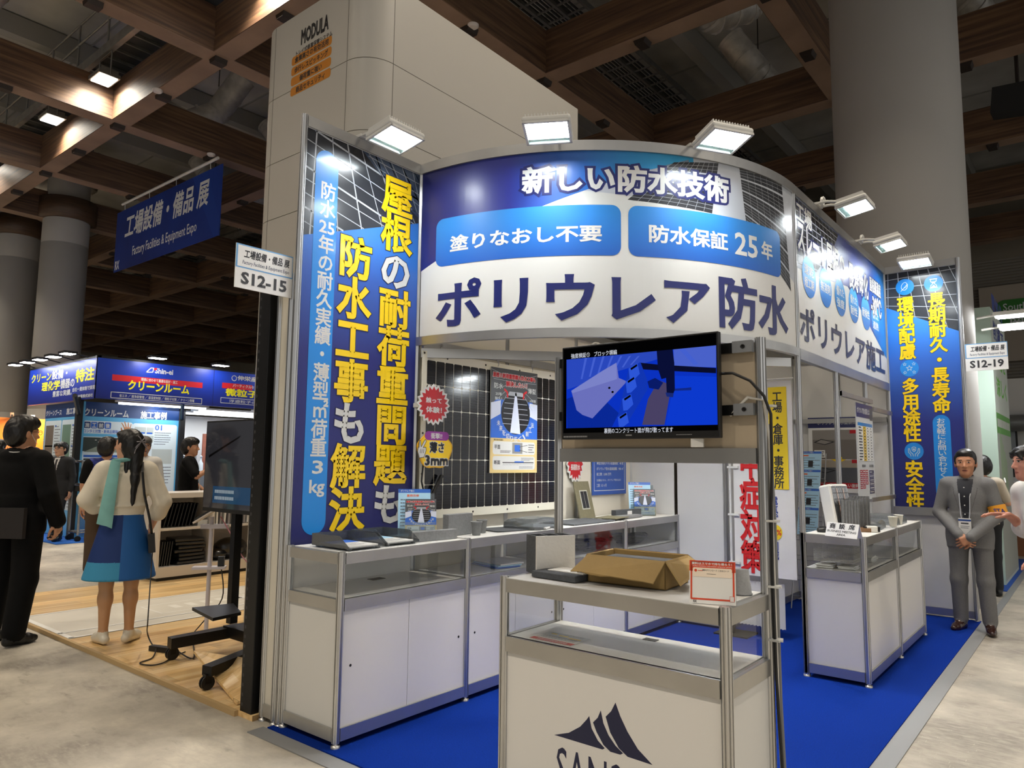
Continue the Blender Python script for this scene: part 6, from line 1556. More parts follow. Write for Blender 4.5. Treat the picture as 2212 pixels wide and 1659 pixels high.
pr(180, 908, 275, 1100, cwh); pr(287, 914, 372, 1100, cwh); P.rect(ya, .05, yb_, q(260, 1102)[1], M('panel_water', '#6fa9d8', .4), 3)
for i, ch in enumerate('施工前後'): pr(182 + 14.8 * i, 910.5 + .6 * i, 195 + 14.8 * i, 925 + .6 * i, mblue if i % 2 else cdk, 3, .02); lp(ch, 184 + 14.8 * i, 917, 193.5 + 14.8 * i, 917, 188 + 14.8 * i, 913 + .6 * i, 923 + .6 * i, pw, 5, .03)
lp('コンタミ対策・新商品開発に対応', 181, 931, 272, 936, 220, 928, 936, mblue, 4, .02); P.rect(q(180, 938)[0], q(230, 944)[1], q(274, 942)[0], q(230, 937.5)[1], cgrid, 3)
pr(180, 944, 272, 976, M('panel_photo_dark', '#2f3b38', .4), 3, .01); P.poly([q(180, 976), q(215, 962), q(272, 966), q(272, 978)], M('panel_photo_floor', '#8c9788', .4), 4)
for k in range(9): P.rect(q(205 + 7 * k, 950)[0], q(230, 952 + (k % 3) * 4)[1], q(209 + 7 * k, 950)[0], q(230, 950.5 + (k % 3) * 4)[1], pw, 5)
P.rect(q(180, 984)[0], q(230, 988)[1], q(274, 984)[0], q(230, 983)[1], mblue, 3); pr(180, 990, 272, 1040, M('panel_photo_dim', '#3c4448', .4), 3, .01)
for i, (x_, y_) in enumerate(((291, 922), (317, 923))): pr(x_, y_, x_ + (24, 14)[i], y_ + 15, M('panel_photo_pale', '#b9c0bd', .4), 3, .01); pr(x_, y_ + 18, x_ + (24, 14)[i], y_ + 33, MATS['panel_photo_pale'], 3, .01); pr(x_, y_ + 11, x_ + (24, 14)[i] - 2, y_ + 15, mblue, 4, .01)
lp('01', 335, 922, 350, 926, 342, 918, 930, mblue, 4, .02); P.lines(q(334, 935)[0], q(350, 962)[1], q(369, 935)[0], q(350, 933)[1], 6, txt, 4, .3, 2); pr(328, 970, 370, 1002, MATS['panel_photo_pale'], 3, .01); pr(336, 990, 342, 1001, M('panel_brick', '#8a4a34', .4), 4, .01)
P.lines(q(330, 1006)[0], q(350, 1060)[1], q(369, 1006)[0], q(350, 1006)[1], 8, txt, 4, .25, 4)
mb.build('board', cp)
F = FY(ya - .05); q = F.px; xa_, xb_ = q(90, 1000)[0], q(171, 1000)[0]
cp = thing('case_panel', 'narrow case-study panel headed クリーンブース behind the man in a dark suit', 'panel', (xa_, ya, 0)); mb = MB().box((xa_, ya - .0496, .02), (xb_, ya - .01, pz), cgrid); P = Print(mb, F); W_ = xb_ - xa_
P.rect(xa_, q(130, 902)[1], xb_, pz, cdk, 1); P.text('クリーンブース', xa_ + W_ * .02, q(130, 897)[1], xa_ + W_ * .45, q(130, 884)[1], pw, 3, .03); P.text('施工事例', xa_ + W_ * .58, q(130, 897)[1], xa_ + W_ * .90, q(130, 883)[1], pw, 3, .03)
for s in (0, .46): P.rr(xa_ + W_ * (.03 + s), .5, xa_ + W_ * (.42 + s + .05), q(130, 908)[1], .03, cwh, 2)
for j in range(4):
    for s in (0, .46): vv_ = q(130, 918 + 44 * j)[1]; P.rect(xa_ + W_ * (.05 + s), vv_ - .42, xa_ + W_ * (.27 + s), vv_, M('panel_photo_brown', '#75685d', .4) if s == 0 else M('panel_photo_green', '#6f8f7d', .4), 3); P.lines(xa_ + W_ * (.30 + s), vv_ - .4, xa_ + W_ * (.45 + s), vv_, 7, txt, 3, .25, j); P.rect(xa_ + W_ * (.30 + s), vv_ - .03, xa_ + W_ * (.34 + s), vv_, mblue, 4)
mb.build('board', cp)
for (x_, y_, lab) in ((XP + .02, ya - .11, 'black corner post of the blue stand behind the man in a dark suit'), (XP, yb_ + .06, 'black post at the right end of the case-study panel')):
    t = thing('black_post', lab, 'post', (x_, y_, 0)); MB().box((x_ - .05, y_ - .05, .0), (x_ + .05, y_ + .05, zb + .05), blk).build('shaft', t); MB().tube([(x_, y_, pz - .25), (XF - .1, y_ - .3, zb + .03)], .04, blk, 6).build('brace', t)
tag(MB().box((-15, 2.35, 0), (XF, 9.5, .012), M('carpet_light_blue', '#1c62bd', .95, noise=(40, .1))).build('carpet'), 'blue carpet of the stand across the aisle', 'carpet')
tube = glow('tube_white', '#f4faff', 5); 
for k, (x_, y0_, y1_) in enumerate(((XF - .35, yC + .5, yC + 2.3), (XF - 1.0, yC + 2.4, yC + 5.2), (XF - 1.6, yC + 2.6, yC + 5.2), (XF - 2.2, yC + 2.2, yC + 5.6), (XF - .5, yC + 3.4, yC + 5.6))):
    t = thing('tube_lamp', ('fluorescent tube just under the クリーンルーム sign', 'front fluorescent tube over the blue stand interior', 'second fluorescent tube over the blue stand interior', 'rear fluorescent tube over the blue stand interior', 'fluorescent tube under the right end of the blue sign')[k], 'lamp', (x_, y0_, zb)); MB().box((x_ - .05, y0_, zb - .02), (x_ + .05, y1_, zb + .02), white).build('housing', t); MB().tube([(x_, y0_ + .05, zb - .04), (x_, y1_ - .05, zb - .04)], .022, tube, 8).build('tube', t)
    [MB().box((x_ - .01, yy_, zb + .02), (x_ + .01, yy_ + .02, zb + .3), blk).build('hanger', t) for yy_ in (yC + 2.14, yC + 5.04) if y0_ <= yy_ <= y1_]
tag(MB().box((-13.4, yC + 2.1, zb + .28), (XF - .05, yC + 2.2, zb + .34), blk).box((-13.4, yC + 5.0, zb + .28), (XF - .05, yC + 5.1, zb + .34), blk).box((-13.4, yC + 2.1, zb + .34), (-13.3, yC + 5.1, zb + .4), blk).build('roof_frame'), 'black roof frame over the blue stand interior', 'frame')
area('tube_light', (XF - .25, yC + 1.4, zb - .06), (XP, yC + 1.4, 1.2), .1, 14, (.95, .98, 1), 1.8)
area('blue_stand_light', (XF - 1.4, yC + 3.0, zb - .1), (XF - 1.4, yC + 3.0, 0), 2.5, 130, (.95, .98, 1), 3.5)
def spot_small(x, y, z, lab, dx=0, dy=-1, grp=None, w=2.5):
    t = thing('arm_spotlight', lab, 'floodlight', (x, y, z), grp); d = Vector((dx, dy, 0)); r_ = turn(math.atan2(dy, dx) + math.pi / 2)
    MB().tube([Vector((x, y, z)) - d * .02, Vector((x, y, z + .05)) + d * .25], .012, blk, 6).build('arm', t); c = Vector((x, y, z + .04)) + d * .34
    MB().obox(c, (.30, .22, .04), r_, blk).build('housing', t); MB().obox(c - Vector((0, 0, .024)), (.26, .18, .006), r_, glow('spot_small_led', '#ffffff', 30)).build('lens', t)
    a = area('arm_spotlight_beam', c - Vector((0, 0, .04)), Vector((x, y, z - .9)) + d * .1, .2, w, (1, .99, .97)); adopt(a, t); return t
for k in range(5): spot_small(uL + (XF - uL) * (.07 + .2 * k), yC, zt + .04, 'lit arm spotlight on top of the corner sign, %s from the left' % ('first', 'second', 'third', 'fourth', 'fifth')[k], 0, -1)
for k, f in enumerate((.9, 2.15, 3.6)): spot_small(XF, yC + f, zt + .04, ('lit arm spotlight over the クリーンルーム sign, nearest its corner', 'lit arm spotlight over the joint of the two royal blue signs', 'lit arm spotlight above the 微粒子 lettering')[k], 1, 0)
# interior of the blue stand
F = FX(-13.4); a_, b_ = F.px(385, 935), F.px(545, 1130)
tag(MB().box((-13.5, yb_ + .2, 0), (-13.4, 10, 2.5), white).build('back_wall_panel'), 'white back wall inside the blue stand', 'wall panel')
F = FX(-12.6); a_, b_ = F.px(440, 937), F.px(545, 1060); mb = MB().box((-12.65, a_[0], 0), (-12.6, a_[0] + 2.4, a_[1]), M('brick_board', '#7d4633', .7, noise=(6, .2))); P = Print(mb, F)
for k in range(3): P.rect(a_[0] + .5 + .5 * k, a_[1] - .95, a_[0] + .85 + .5 * k, a_[1] - .3, paper, 1); P.lines(a_[0] + .53 + .5 * k, a_[1] - .92, a_[0] + .82 + .5 * k, a_[1] - .33, 8, rd, 2, .4, k)
tag(mb.build('brick_board'), 'brick-red board with white notices inside the blue stand', 'board')
F = FX(-11.6); a_ = F.px(383, 1000); mtl = M('machine_grey', '#8d908f', .35, .5)
tag(MB().box((-12.0, a_[0] + .1, 0), (-11.6, a_[0] + .7, 1.15), mtl).build('steel_cabinet', bevel=.01), 'grey steel cabinet behind the end of the case-study panel', 'cabinet')
tag(MB().box((-11.9, a_[0] + .15, 1.15), (-11.65, a_[0] + .45, 1.55), mtl).build('instrument', bevel=.02), 'small metal instrument standing on the grey steel cabinet', 'instrument')
tag(MB().lathe((-11.75, a_[0] + .60, 1.15), [(.05, 0), (.05, .22), (.02, .28), (.02, .36), (.035, .37), (0, .4)], M('bottle_clear', '#cfd6da', .2), 14).build('bottle'), 'white dispenser bottle on the grey steel cabinet', 'bottle')
# steel trolley with a sheet
p = at_z(190, 1165, .02); tr = thing('steel_trolley', 'steel tube trolley with a framed sheet in front of the case-study panel', 'trolley', p)
F = FX(p.x + .15); a_, b_ = F.px(179, 1000)[0], F.px(211, 1000)[0]; zt_ = F.px(190, 997)[1]; stl = M('trolley_steel', '#a4a6a8', .25, .9); mb = MB()
for x_ in (p.x - .25, p.x + .15):
    for y_ in (a_, b_ + .25): mb.tube([(x_, y_, .12), (x_, y_, zt_)], .022, stl, 8)
    mb.tube([(x_, a_, zt_), (x_, b_ + .25, zt_)], .022, stl, 8)
    for z_ in (.16, 1.0): mb.tube([(x_, a_, z_), (x_, b_ + .25, z_)], .022, stl, 8)
for y_ in (a_, b_ + .25):
    for z_ in (.16, 1.0, zt_): mb.tube([(p.x - .25, y_, z_), (p.x + .15, y_, z_)], .022, stl, 8)
mb.build('frame', tr); mb = MB().box((p.x + .12, a_ + .03, 1.05), (p.x + .135, b_ + .22, zt_ - .05), M('sheet_grey', '#c2c8cc', .4)); P = Print(mb, FX(p.x + .1352)); P.rect(a_ + .06, zt_ - .3, b_ + .2, zt_ - .2, mblue, 1); P.lines(a_ + .08, 1.3, b_ + .2, zt_ - .35, 6, txt, 1, .2, 3); mb.build('framed_sheet', tr)
MB().box((p.x - .2, a_ + .02, .88), (p.x + .1, b_ + .2, 1.0), black).build('battery_box', tr)
for x_ in (p.x - .25, p.x + .15):
    for y_ in (a_, b_ + .25): MB().tube([(x_ - .02, y_, .055), (x_ + .02, y_, .055)], .05, MATS['bolt'], 12).build('caster', tr)
# orange stand far left
F = FX(-17.0); a_, b_ = F.px(-30, 900), F.px(92, 900); om = M('orange_wall', '#d8741f', .5)
ob = thing('orange_stand', 'orange-lit stand wall at the far left behind the man in black', 'stand wall', (-17, a_[0], 0)); mb = MB().box((-17.1, a_[0], 0), (-17.0005, b_[0] + 2.5, a_[1]), om); P = Print(mb, F); P.rect(F.px(15, 900)[0], 0.2, F.px(60, 900)[0], a_[1] - .1, M('orange_poster', '#b26a3c', .5), 1)
P.line([(a_[0], 1.9), (a_[0] + 1.4, 1.55)], .03, M('orange_streak', '#f3b070', .5), 2)
for k in range(3): P.text('品質管理'[k], F.px(18, 920)[0], 2.2 - .42 * k, F.px(30, 920)[0], 2.55 - .42 * k, M('orange_ink', '#5a3418', .5), 3, .03)
P.rect(F.px(32, 920)[0], 1.0, F.px(56, 920)[0], 2.4, M('orange_photo', '#c98f66', .5), 2); mb.build('wall_board', ob)
area('orange_stand_light', (-16.4, b_[0] - .2, a_[1] + .15), (-17, b_[0] - .6, 1.4), .3, 90, (1, .75, .45))
t = thing('arm_spotlight', 'warm spotlight above the orange stand wall at the far left', 'floodlight', (-17, b_[0] - .4, a_[1])); MB().box((-16.9, b_[0] - .6, a_[1] + .02), (-16.6, b_[0] - .3, a_[1] + .07), white).build('housing', t); MB().box((-16.88, b_[0] - .58, a_[1] + .01), (-16.62, b_[0] - .32, a_[1] + .02), glow('warm_led', '#ffd9a8', 20)).build('lens', t); MB().box((-17.05, b_[0] - .47, a_[1] - .05), (-16.9, b_[0] - .43, a_[1] + .06), blk).build('arm', t)

# ---- pale green stand behind the right tall graphic ---------------------------
gt = thing('green_stand', 'pale green stand tower with green lettering beyond the right tall graphic', 'stand tower', (2.3, 9.2, 0)); GY = 8.70; GX = at_z(2174, 1266, 0).x; F = FY(GY); q = F.px; gz = q(2140, 662)[1]; pg = M('pale_green', '#b9cfc2', .5); gs_ = M('side_grey', '#a5aaa2', .5)
yE = at_x(2187, 1000, GX).y; mb = MB().box((1.3, GY + .0004, .012), (GX - .0004, yE, gz), pg); P = Print(mb, F); gr = M('stand_green', '#67c23a', .5); gnv = M('stand_navy', '#2b3f8a', .5)
a_, b_ = q(2056, 920), q(2113, 842); P.text('収', a_[0], q(2095, 872 + 35)[1], b_[0], q(2095, 830)[1], gr, 1, .05); P.rect(q(2060, 720)[0], q(2090, 745)[1], q(2099, 720)[0], q(2090, 697)[1], gnv, 1); P.rect(q(2060, 803)[0], q(2090, 811)[1], q(2105, 803)[0], q(2090, 799)[1], gnv, 1)
mb.build('front_board', gt)
F = FX(GX); q = F.px; mb = MB(); P = Print(mb, F, .0); P.rect(GY + .02, .02, yE - .02, q(2165, 1000)[1] if False else gz - .02, M('side_pale', '#c4cdc4', .5), 1); zz = q(2165, 915)[1]; P.rect(GY + .02, .05, yE - .02, zz - .15, gs_, 2); P.rect(GY + .02, zz - .15, yE - .02, zz + .12, M('stand_green_dark', '#5c9f47', .5), 2); P.lines(GY + .1, zz - .1, yE - .1, zz + .08, 1, pw, 3, .6, 2)
for k, (s, m_) in enumerate((('電気代', gnv), ('削減で', gnv), ('工場を', gr), ('涼しく', gr))): P.text(s, GY + .25 + .0 * k, zz + .35 + .38 * (3 - k), yE - .25, zz + .62 + .38 * (3 - k), m_, 3, .03)
for k in range(5): P.rect(GY + .3 + .16 * k, 1.1, GY + .36 + .16 * k, 2.0 - .1 * k, M('side_green', '#86b86a', .5), 3)
mb.build('side_board', gt)
for k, (px_, py_) in enumerate(((2192, 680), (2200, 706))):
    p = at_x(px_, py_, GX + .35); t = thing('floodlight', ('lit floodlight on the pale green stand, upper of the two', 'lit floodlight on the pale green stand, lower of the two')[k], 'floodlight', (GX, p.y, p.z)); MB().tube([(GX - .02, p.y, p.z), (GX + .2, p.y, p.z + .02)], .014, lw, 6).build('arm', t)
    MB().box((GX + .15, p.y - .13, p.z - .01), (GX + .49, p.y + .13, p.z + .035), lw).build('housing', t, bevel=.01); MB().box((GX + .18, p.y - .1, p.z - .018), (GX + .46, p.y + .1, p.z - .01), led).build('lens', t)
    a = area('floodlight_beam', (GX + .32, p.y, p.z - .03), (GX, p.y, p.z - 1), .22, 22, (1, .98, .94)); adopt(a, t)
tag(MB().box((1.2, 8.2, 0), (GX + .05, 12, .010), M('carpet_navy', '#1d4a9a', .95)).build('carpet'), 'dark blue carpet at the foot of the pale green stand', 'carpet')
tag(MB().box((GX + .05, 6.2, 0), (GX + .12, 12, .006), strip).build('edge_strip'), 'grey edging tape by the pale green stand', 'edge strip')
# counter and screen further back at the right edge of the view
p = at_y(2190, 1040, 12.5); wc = thing('wood_counter', 'brown fronted counter with a pale top far back at the right edge', 'counter', (p.x, 12.5, 0)); zt_ = p.z
MB().box((p.x - .3, 12.5, zt_ - .03), (p.x + 2.2, 13.3, zt_), white).build('top', wc); MB().box((p.x - .27, 12.53, 0), (p.x + 2.1, 13.25, zt_ - .03), M('counter_brown', '#8c5a38', .5)).build('front', wc)
tag(MB().box((p.x - .6, 14.5, 0), (p.x + 3, 14.6, 3.2), white).build('back_wall_panel'), 'white stand wall far back at the right edge', 'wall panel')
p2 = at_y(2183, 970, 14.4); tag(MB().box((p2.x - .2, 14.38, p2.z - .6), (p2.x + .12, 14.45, p2.z + .6), black).box((p2.x - .17, 14.375, p2.z - .56), (p2.x + .09, 14.38, p2.z + .56), M('screen_pale', '#9aa3a8', .3)).build('wall_screen'), 'upright pale screen on the far white stand wall', 'screen')
p3 = at_y(2195, 925, 14.2); mb = MB().tube([(p3.x - .25, 14.2, p3.z + .1), (p3.x + .8, 14.2, p3.z + .1)], .16, mtl, 16); tag(mb.build('duct_pipe'), 'shiny metal pipe above the far counter', 'pipe')
p4 = at_y(2193, 1035, 12.8); mb = MB().lathe((p4.x, 12.8, zt_), [(.16, 0), (.18, .05), (.14, .28), (.06, .38), (.06, .42), (0, .43)], M('bag_white', '#d6d6d6', .4), 20); P = Print(mb, FY(12.8 - .185)); P.ell(p4.x, zt_ + .16, .08, .09, ink, 1); tag(mb.build('printed_bag'), 'white bag with a black print on the far brown counter', 'bag')
# ================================================================== people
# Each body is one continuous surface grown round a posed skeleton: tapered limbs, a face, five-fingered hands.
def _lines(lo, hi, step, fines):
    out = [lo]; x = lo
    while x < hi:
        s = step
        for (a, b, fs) in fines:
            if a - step < x < b: s = min(s, fs)
        x += s; out.append(x)
    return np.array(out, dtype=np.float32)
def cap(p0, p1, r0, r1, mat, k=.03): return ('c', np.array(p0, float), np.array(p1, float), r0, r1, mat, k)
def ell(c, r, mat, k=.03, R=None): return ('e', np.array(c, float), np.array(r, float), R, None, mat, k)
def ecyl(p0, p1, ra, rb, mat, k=.01): return ('y', np.array(p0, float), np.array(p1, float), np.array(ra, float), np.array(rb, float), mat, k)
def _bbox(p, m):
    if p[0] == 'c':
        r = max(p[3], p[4]) + m; return np.minimum(p[1], p[2]) - r, np.maximum(p[1], p[2]) + r
    if p[0] == 'e':
        r = (p[2].max() if p[3] is not None else p[2]) + m; return p[1] - r, p[1] + r
    r = np.array([max(p[3][0], p[4][0]), max(p[3][1], p[4][1]), 0]) + m; return np.minimum(p[1], p[2]) - r, np.maximum(p[1], p[2]) + r
def _dist(p, X, Y, Z):
    if p[0] == 'c':
        a, b = p[1], p[2]; d = b - a; L = max(float(d @ d), 1e-9)
        t = np.clip(((X - a[0]) * d[0] + (Y - a[1]) * d[1] + (Z - a[2]) * d[2]) / L, 0, 1)
        return np.sqrt((X - a[0] - t * d[0]) ** 2 + (Y - a[1] - t * d[1]) ** 2 + (Z - a[2] - t * d[2]) ** 2) - (p[3] + (p[4] - p[3]) * t)
    if p[0] == 'e':
        x, y, z = X - p[1][0], Y - p[1][1], Z - p[1][2]
        if p[3] is not None:
            R = p[3]; x, y, z = R[0][0] * x + R[1][0] * y + R[2][0] * z, R[0][1] * x + R[1][1] * y + R[2][1] * z, R[0][2] * x + R[1][2] * y + R[2][2] * z
        r = p[2]; q = np.sqrt((x / r[0]) ** 2 + (y / r[1]) ** 2 + (z / r[2]) ** 2); g = np.sqrt((x / r[0] ** 2) ** 2 + (y / r[1] ** 2) ** 2 + (z / r[2] ** 2) ** 2)
        return q * (q - 1) / np.maximum(g, 1e-6)
    a, b = p[1], p[2]; h = b[2] - a[2]; t = np.clip((Z - a[2]) / h, 0, 1)
    rx = p[3][0] + (p[4][0] - p[3][0]) * t; ry = p[3][1] + (p[4][1] - p[3][1]) * t
    x = (X - a[0] - (b[0] - a[0]) * t) / rx; y = (Y - a[1] - (b[1] - a[1]) * t) / ry
    q = np.sqrt(x * x + y * y); g = np.sqrt((x / rx) ** 2 + (y / ry) ** 2); d = q * (q - 1) / np.maximum(g, 1e-6)
    return np.maximum(d, np.maximum(a[2] - Z, Z - b[2]))
def grow(name, prims, step, fines, parent, paint=(), rough=0.0, seed=0):
    """one closed mesh from the union of the rounded volumes"""
    m = .07; bb = [_bbox(p, .02) for p in prims]; lo = np.min([b[0] for b in bb], 0); hi = np.max([b[1] for b in bb], 0)
    ax = [_lines(lo[i], hi[i], step, [(f[0][i], f[1][i], f[2]) for f in fines]) for i in range(3)]
    F = np.full([len(a) for a in ax], 1.0, np.float32); B = F.copy(); LB = np.zeros(F.shape, np.int16); mats = []
    for p in prims:
        if p[5] not in mats: mats.append(p[5])
        a, b = _bbox(p, m); i0 = [max(0, int(np.searchsorted(ax[i], a[i])) - 1) for i in range(3)]; i1 = [min(len(ax[i]), int(np.searchsorted(ax[i], b[i])) + 1) for i in range(3)]
        if any(i1[i] <= i0[i] for i in range(3)): continue
        sl = tuple(slice(i0[i], i1[i]) for i in range(3)); X = ax[0][sl[0]][:, None, None]; Y = ax[1][sl[1]][None, :, None]; Z = ax[2][sl[2]][None, None, :]
        d = _dist(p, X, Y, Z).astype(np.float32); f = F[sl]; k = p[6]
        h = np.maximum(k - np.abs(f - d), 0) / k if k > 0 else 0
        F[sl] = np.minimum(f, d) - h * h * k * .25
        w_ = d < B[sl]; B[sl] = np.where(w_, d, B[sl]); LB[sl] = np.where(w_, mats.index(p[5]), LB[sl])
    if rough:
        X, Y, Z = ax[0][:, None, None], ax[1][None, :, None], ax[2][None, None, :]
        F = F + rough * (np.sin(X * 160 + 2 * np.sin(Z * 50 + seed)) * np.sin(Y * 150 + 2 * np.sin(X * 60)) * .6 + .4 * np.sin(Z * 90 + 40 * X * 2) * np.sin(Y * 210))
    ins = F < 0; s = ins.astype(np.int8)
    c = sum(s[i:s.shape[0] - 1 + i, j:s.shape[1] - 1 + j, k:s.shape[2] - 1 + k] for i in (0, 1) for j in (0, 1) for k in (0, 1))
    I, J, K = np.nonzero((c > 0) & (c < 8)); vid = np.full(c.shape, -1, np.int32); vid[I, J, K] = np.arange(len(I))
    acc = np.zeros((len(I), 3)); n = np.zeros(len(I))
    for axis in range(3):
        for (u, v) in ((0, 0), (0, 1), (1, 0), (1, 1)):
            o0 = [0, 0, 0]; oth = [i for i in range(3) if i != axis]; o0[oth[0]] = u; o0[oth[1]] = v; o1 = list(o0); o1[axis] = 1
            fa = F[I + o0[0], J + o0[1], K + o0[2]]; fb = F[I + o1[0], J + o1[1], K + o1[2]]; x = (fa < 0) != (fb < 0)
            t = np.where(x, fa / np.where(fa == fb, 1, fa - fb), 0)
            P0 = np.stack([ax[0][I + o0[0]], ax[1][J + o0[1]], ax[2][K + o0[2]]], 1); P1 = np.stack([ax[0][I + o1[0]], ax[1][J + o1[1]], ax[2][K + o1[2]]], 1)
            acc += np.where(x[:, None], P0 + (P1 - P0) * t[:, None], 0); n += x
    V = acc / np.maximum(n, 1)[:, None]; Q = []; QL = []
    for axis in range(3):
        o = [i for i in range(3) if i != axis]; a_ = [slice(None)] * 3; b_ = [slice(None)] * 3; a_[axis] = slice(0, -1); b_[axis] = slice(1, None)
        ch = ins[tuple(a_)] != ins[tuple(b_)]; idx = np.array(np.nonzero(ch)).T
        ok = (idx[:, o[0]] > 0) & (idx[:, o[1]] > 0) & (idx[:, o[0]] < F.shape[o[0]] - 1) & (idx[:, o[1]] < F.shape[o[1]] - 1); idx = idx[ok]
        def cell(du, dv): q = idx.copy(); q[:, o[0]] -= du; q[:, o[1]] -= dv; return vid[q[:, 0], q[:, 1], q[:, 2]]
        q = np.stack([cell(1, 1), cell(0, 1), cell(0, 0), cell(1, 0)], 1); i0 = ins[idx[:, 0], idx[:, 1], idx[:, 2]]
        flip = i0 if axis != 1 else ~i0; q = np.where(flip[:, None], q, q[:, ::-1]); e = idx.copy(); e[:, axis] += (~i0); Q.append(q); QL.append(LB[e[:, 0], e[:, 1], e[:, 2]])
    Q = np.concatenate(Q); QL = np.concatenate(QL); good = (Q >= 0).all(1); Q, QL = Q[good], QL[good].astype(np.int32)
    for _ in range(2):      # relax
        a_ = np.zeros_like(V); cn = np.zeros(len(V))
        for i in range(4): np.add.at(a_, Q[:, i], V[Q[:, (i + 1) % 4]]); np.add.at(cn, Q[:, i], 1)
        V = V * .5 + .5 * a_ / np.maximum(cn, 1)[:, None]
    C_ = V[Q].mean(1)
    for (kind, c0, r0, mt, only) in paint:
        if mt not in mats: mats.append(mt)
        if kind == 'e': sel = (((C_ - c0[0]) @ c0[1]) / r0) ; sel = (sel ** 2).sum(1) < 1
        else: sel = kind(C_)
        if only is not None: sel &= np.isin(QL, [mats.index(x) for x in only if x in mats])
        QL[sel] = mats.index(mt)
    me = bpy.data.meshes.new(name); me.vertices.add(len(V)); me.vertices.foreach_set('co', V.astype(np.float32).ravel()); me.loops.add(Q.size); me.loops.foreach_set('vertex_index', Q.astype(np.int32).ravel())
    me.polygons.add(len(Q)); me.polygons.foreach_set('loop_start', np.arange(0, Q.size, 4, dtype=np.int32)); me.polygons.foreach_set('loop_total', np.full(len(Q), 4, np.int32))
    for mt in mats: me.materials.append(mt)
    me.polygons.foreach_set('material_index', QL); me.polygons.foreach_set('use_smooth', np.ones(len(Q), bool)); me.update(calc_edges=True); me.validate()
    o = bpy.data.objects.new(name, me); COL.objects.link(o); o.parent = parent
    return o
def Rz(a): return np.array([[math.cos(a), -math.sin(a), 0], [math.sin(a), math.cos(a), 0], [0, 0, 1]])
def Rx(a): return np.array([[1, 0, 0], [0, math.cos(a), -math.sin(a)], [0, math.sin(a), math.cos(a)]])
def unit(v): v = np.array(v, float); return v / (np.linalg.norm(v) or 1)
def hand(w, d, nrm, thumb, curl, mat, s=1.0, spread=.12, curls=None):
    """wrist w, finger direction d, palm normal nrm (fingers curl that way), thumb +1/-1 along d x nrm"""
    d = unit(d); nrm = unit(np.array(nrm) - d * np.dot(nrm, d)); sd = np.cross(d, nrm) * thumb; w = np.array(w, float); P_ = []
    for i, off in enumerate((.030, .010, -.011, -.031)):
        kn = w + d * (.088 - .004 * abs(i - 1)) * s + sd * off * s; P_.append(cap(w + d * .012 * s + sd * off * .55 * s, kn, .0155 * s, .0125 * s, mat, .012))
        L_ = (.040, .045, .042, .033)[i] * s; r = (.0088, .009, .0086, .0076)[i] * s; a = (curls[i] if curls else curl) * (1 + .08 * i); dd = unit(d + sd * spread * (off / .03)); p = kn; ang = a * .7
        for j in range(3):
            dr = unit(dd * math.cos(ang) + nrm * math.sin(ang)); q = p + dr * L_ * (1, .66, .52)[j]; P_.append(cap(p, q, r * (1 - .08 * j), r * (.92 - .08 * j), mat, .004)); p = q; ang += a
    b = w + d * .025 * s + sd * .026 * s + nrm * .006 * s; t1 = b + unit(d * .7 + sd * .75 + nrm * .35) * .042 * s; t2 = t1 + unit(d * .95 + sd * .25 + nrm * .3) * .032 * s; t3 = t2 + unit(d + nrm * .35) * .024 * s
    P_ += [cap(b, t1, .0145 * s, .0112 * s, mat, .012), cap(t1, t2, .0105 * s, .0095 * s, mat, .005), cap(t2, t3, .0095 * s, .0078 * s, mat, .004)]
    return P_
skinm = {k: M('skin_' + k, c, .5, noise=(30, .05)) for k, c in dict(tan='#b98262', fair='#d3a184', mid='#c4906f', pink='#c98d77').items()}
lipm = M('lips', '#9c5a4c', .45); eyew = M('eye_white', '#b3aaa2', .4); iris = M('iris', '#1d1410', .25); browm = M('eyebrow', '#1a1411', .8); hairm = M('hair_black', '#0e0c0c', .45, noise=(90, .3), stretch=(1, 1, .2)); hairg = M('hair_grey', '#5a5654', .55, noise=(90, .3))
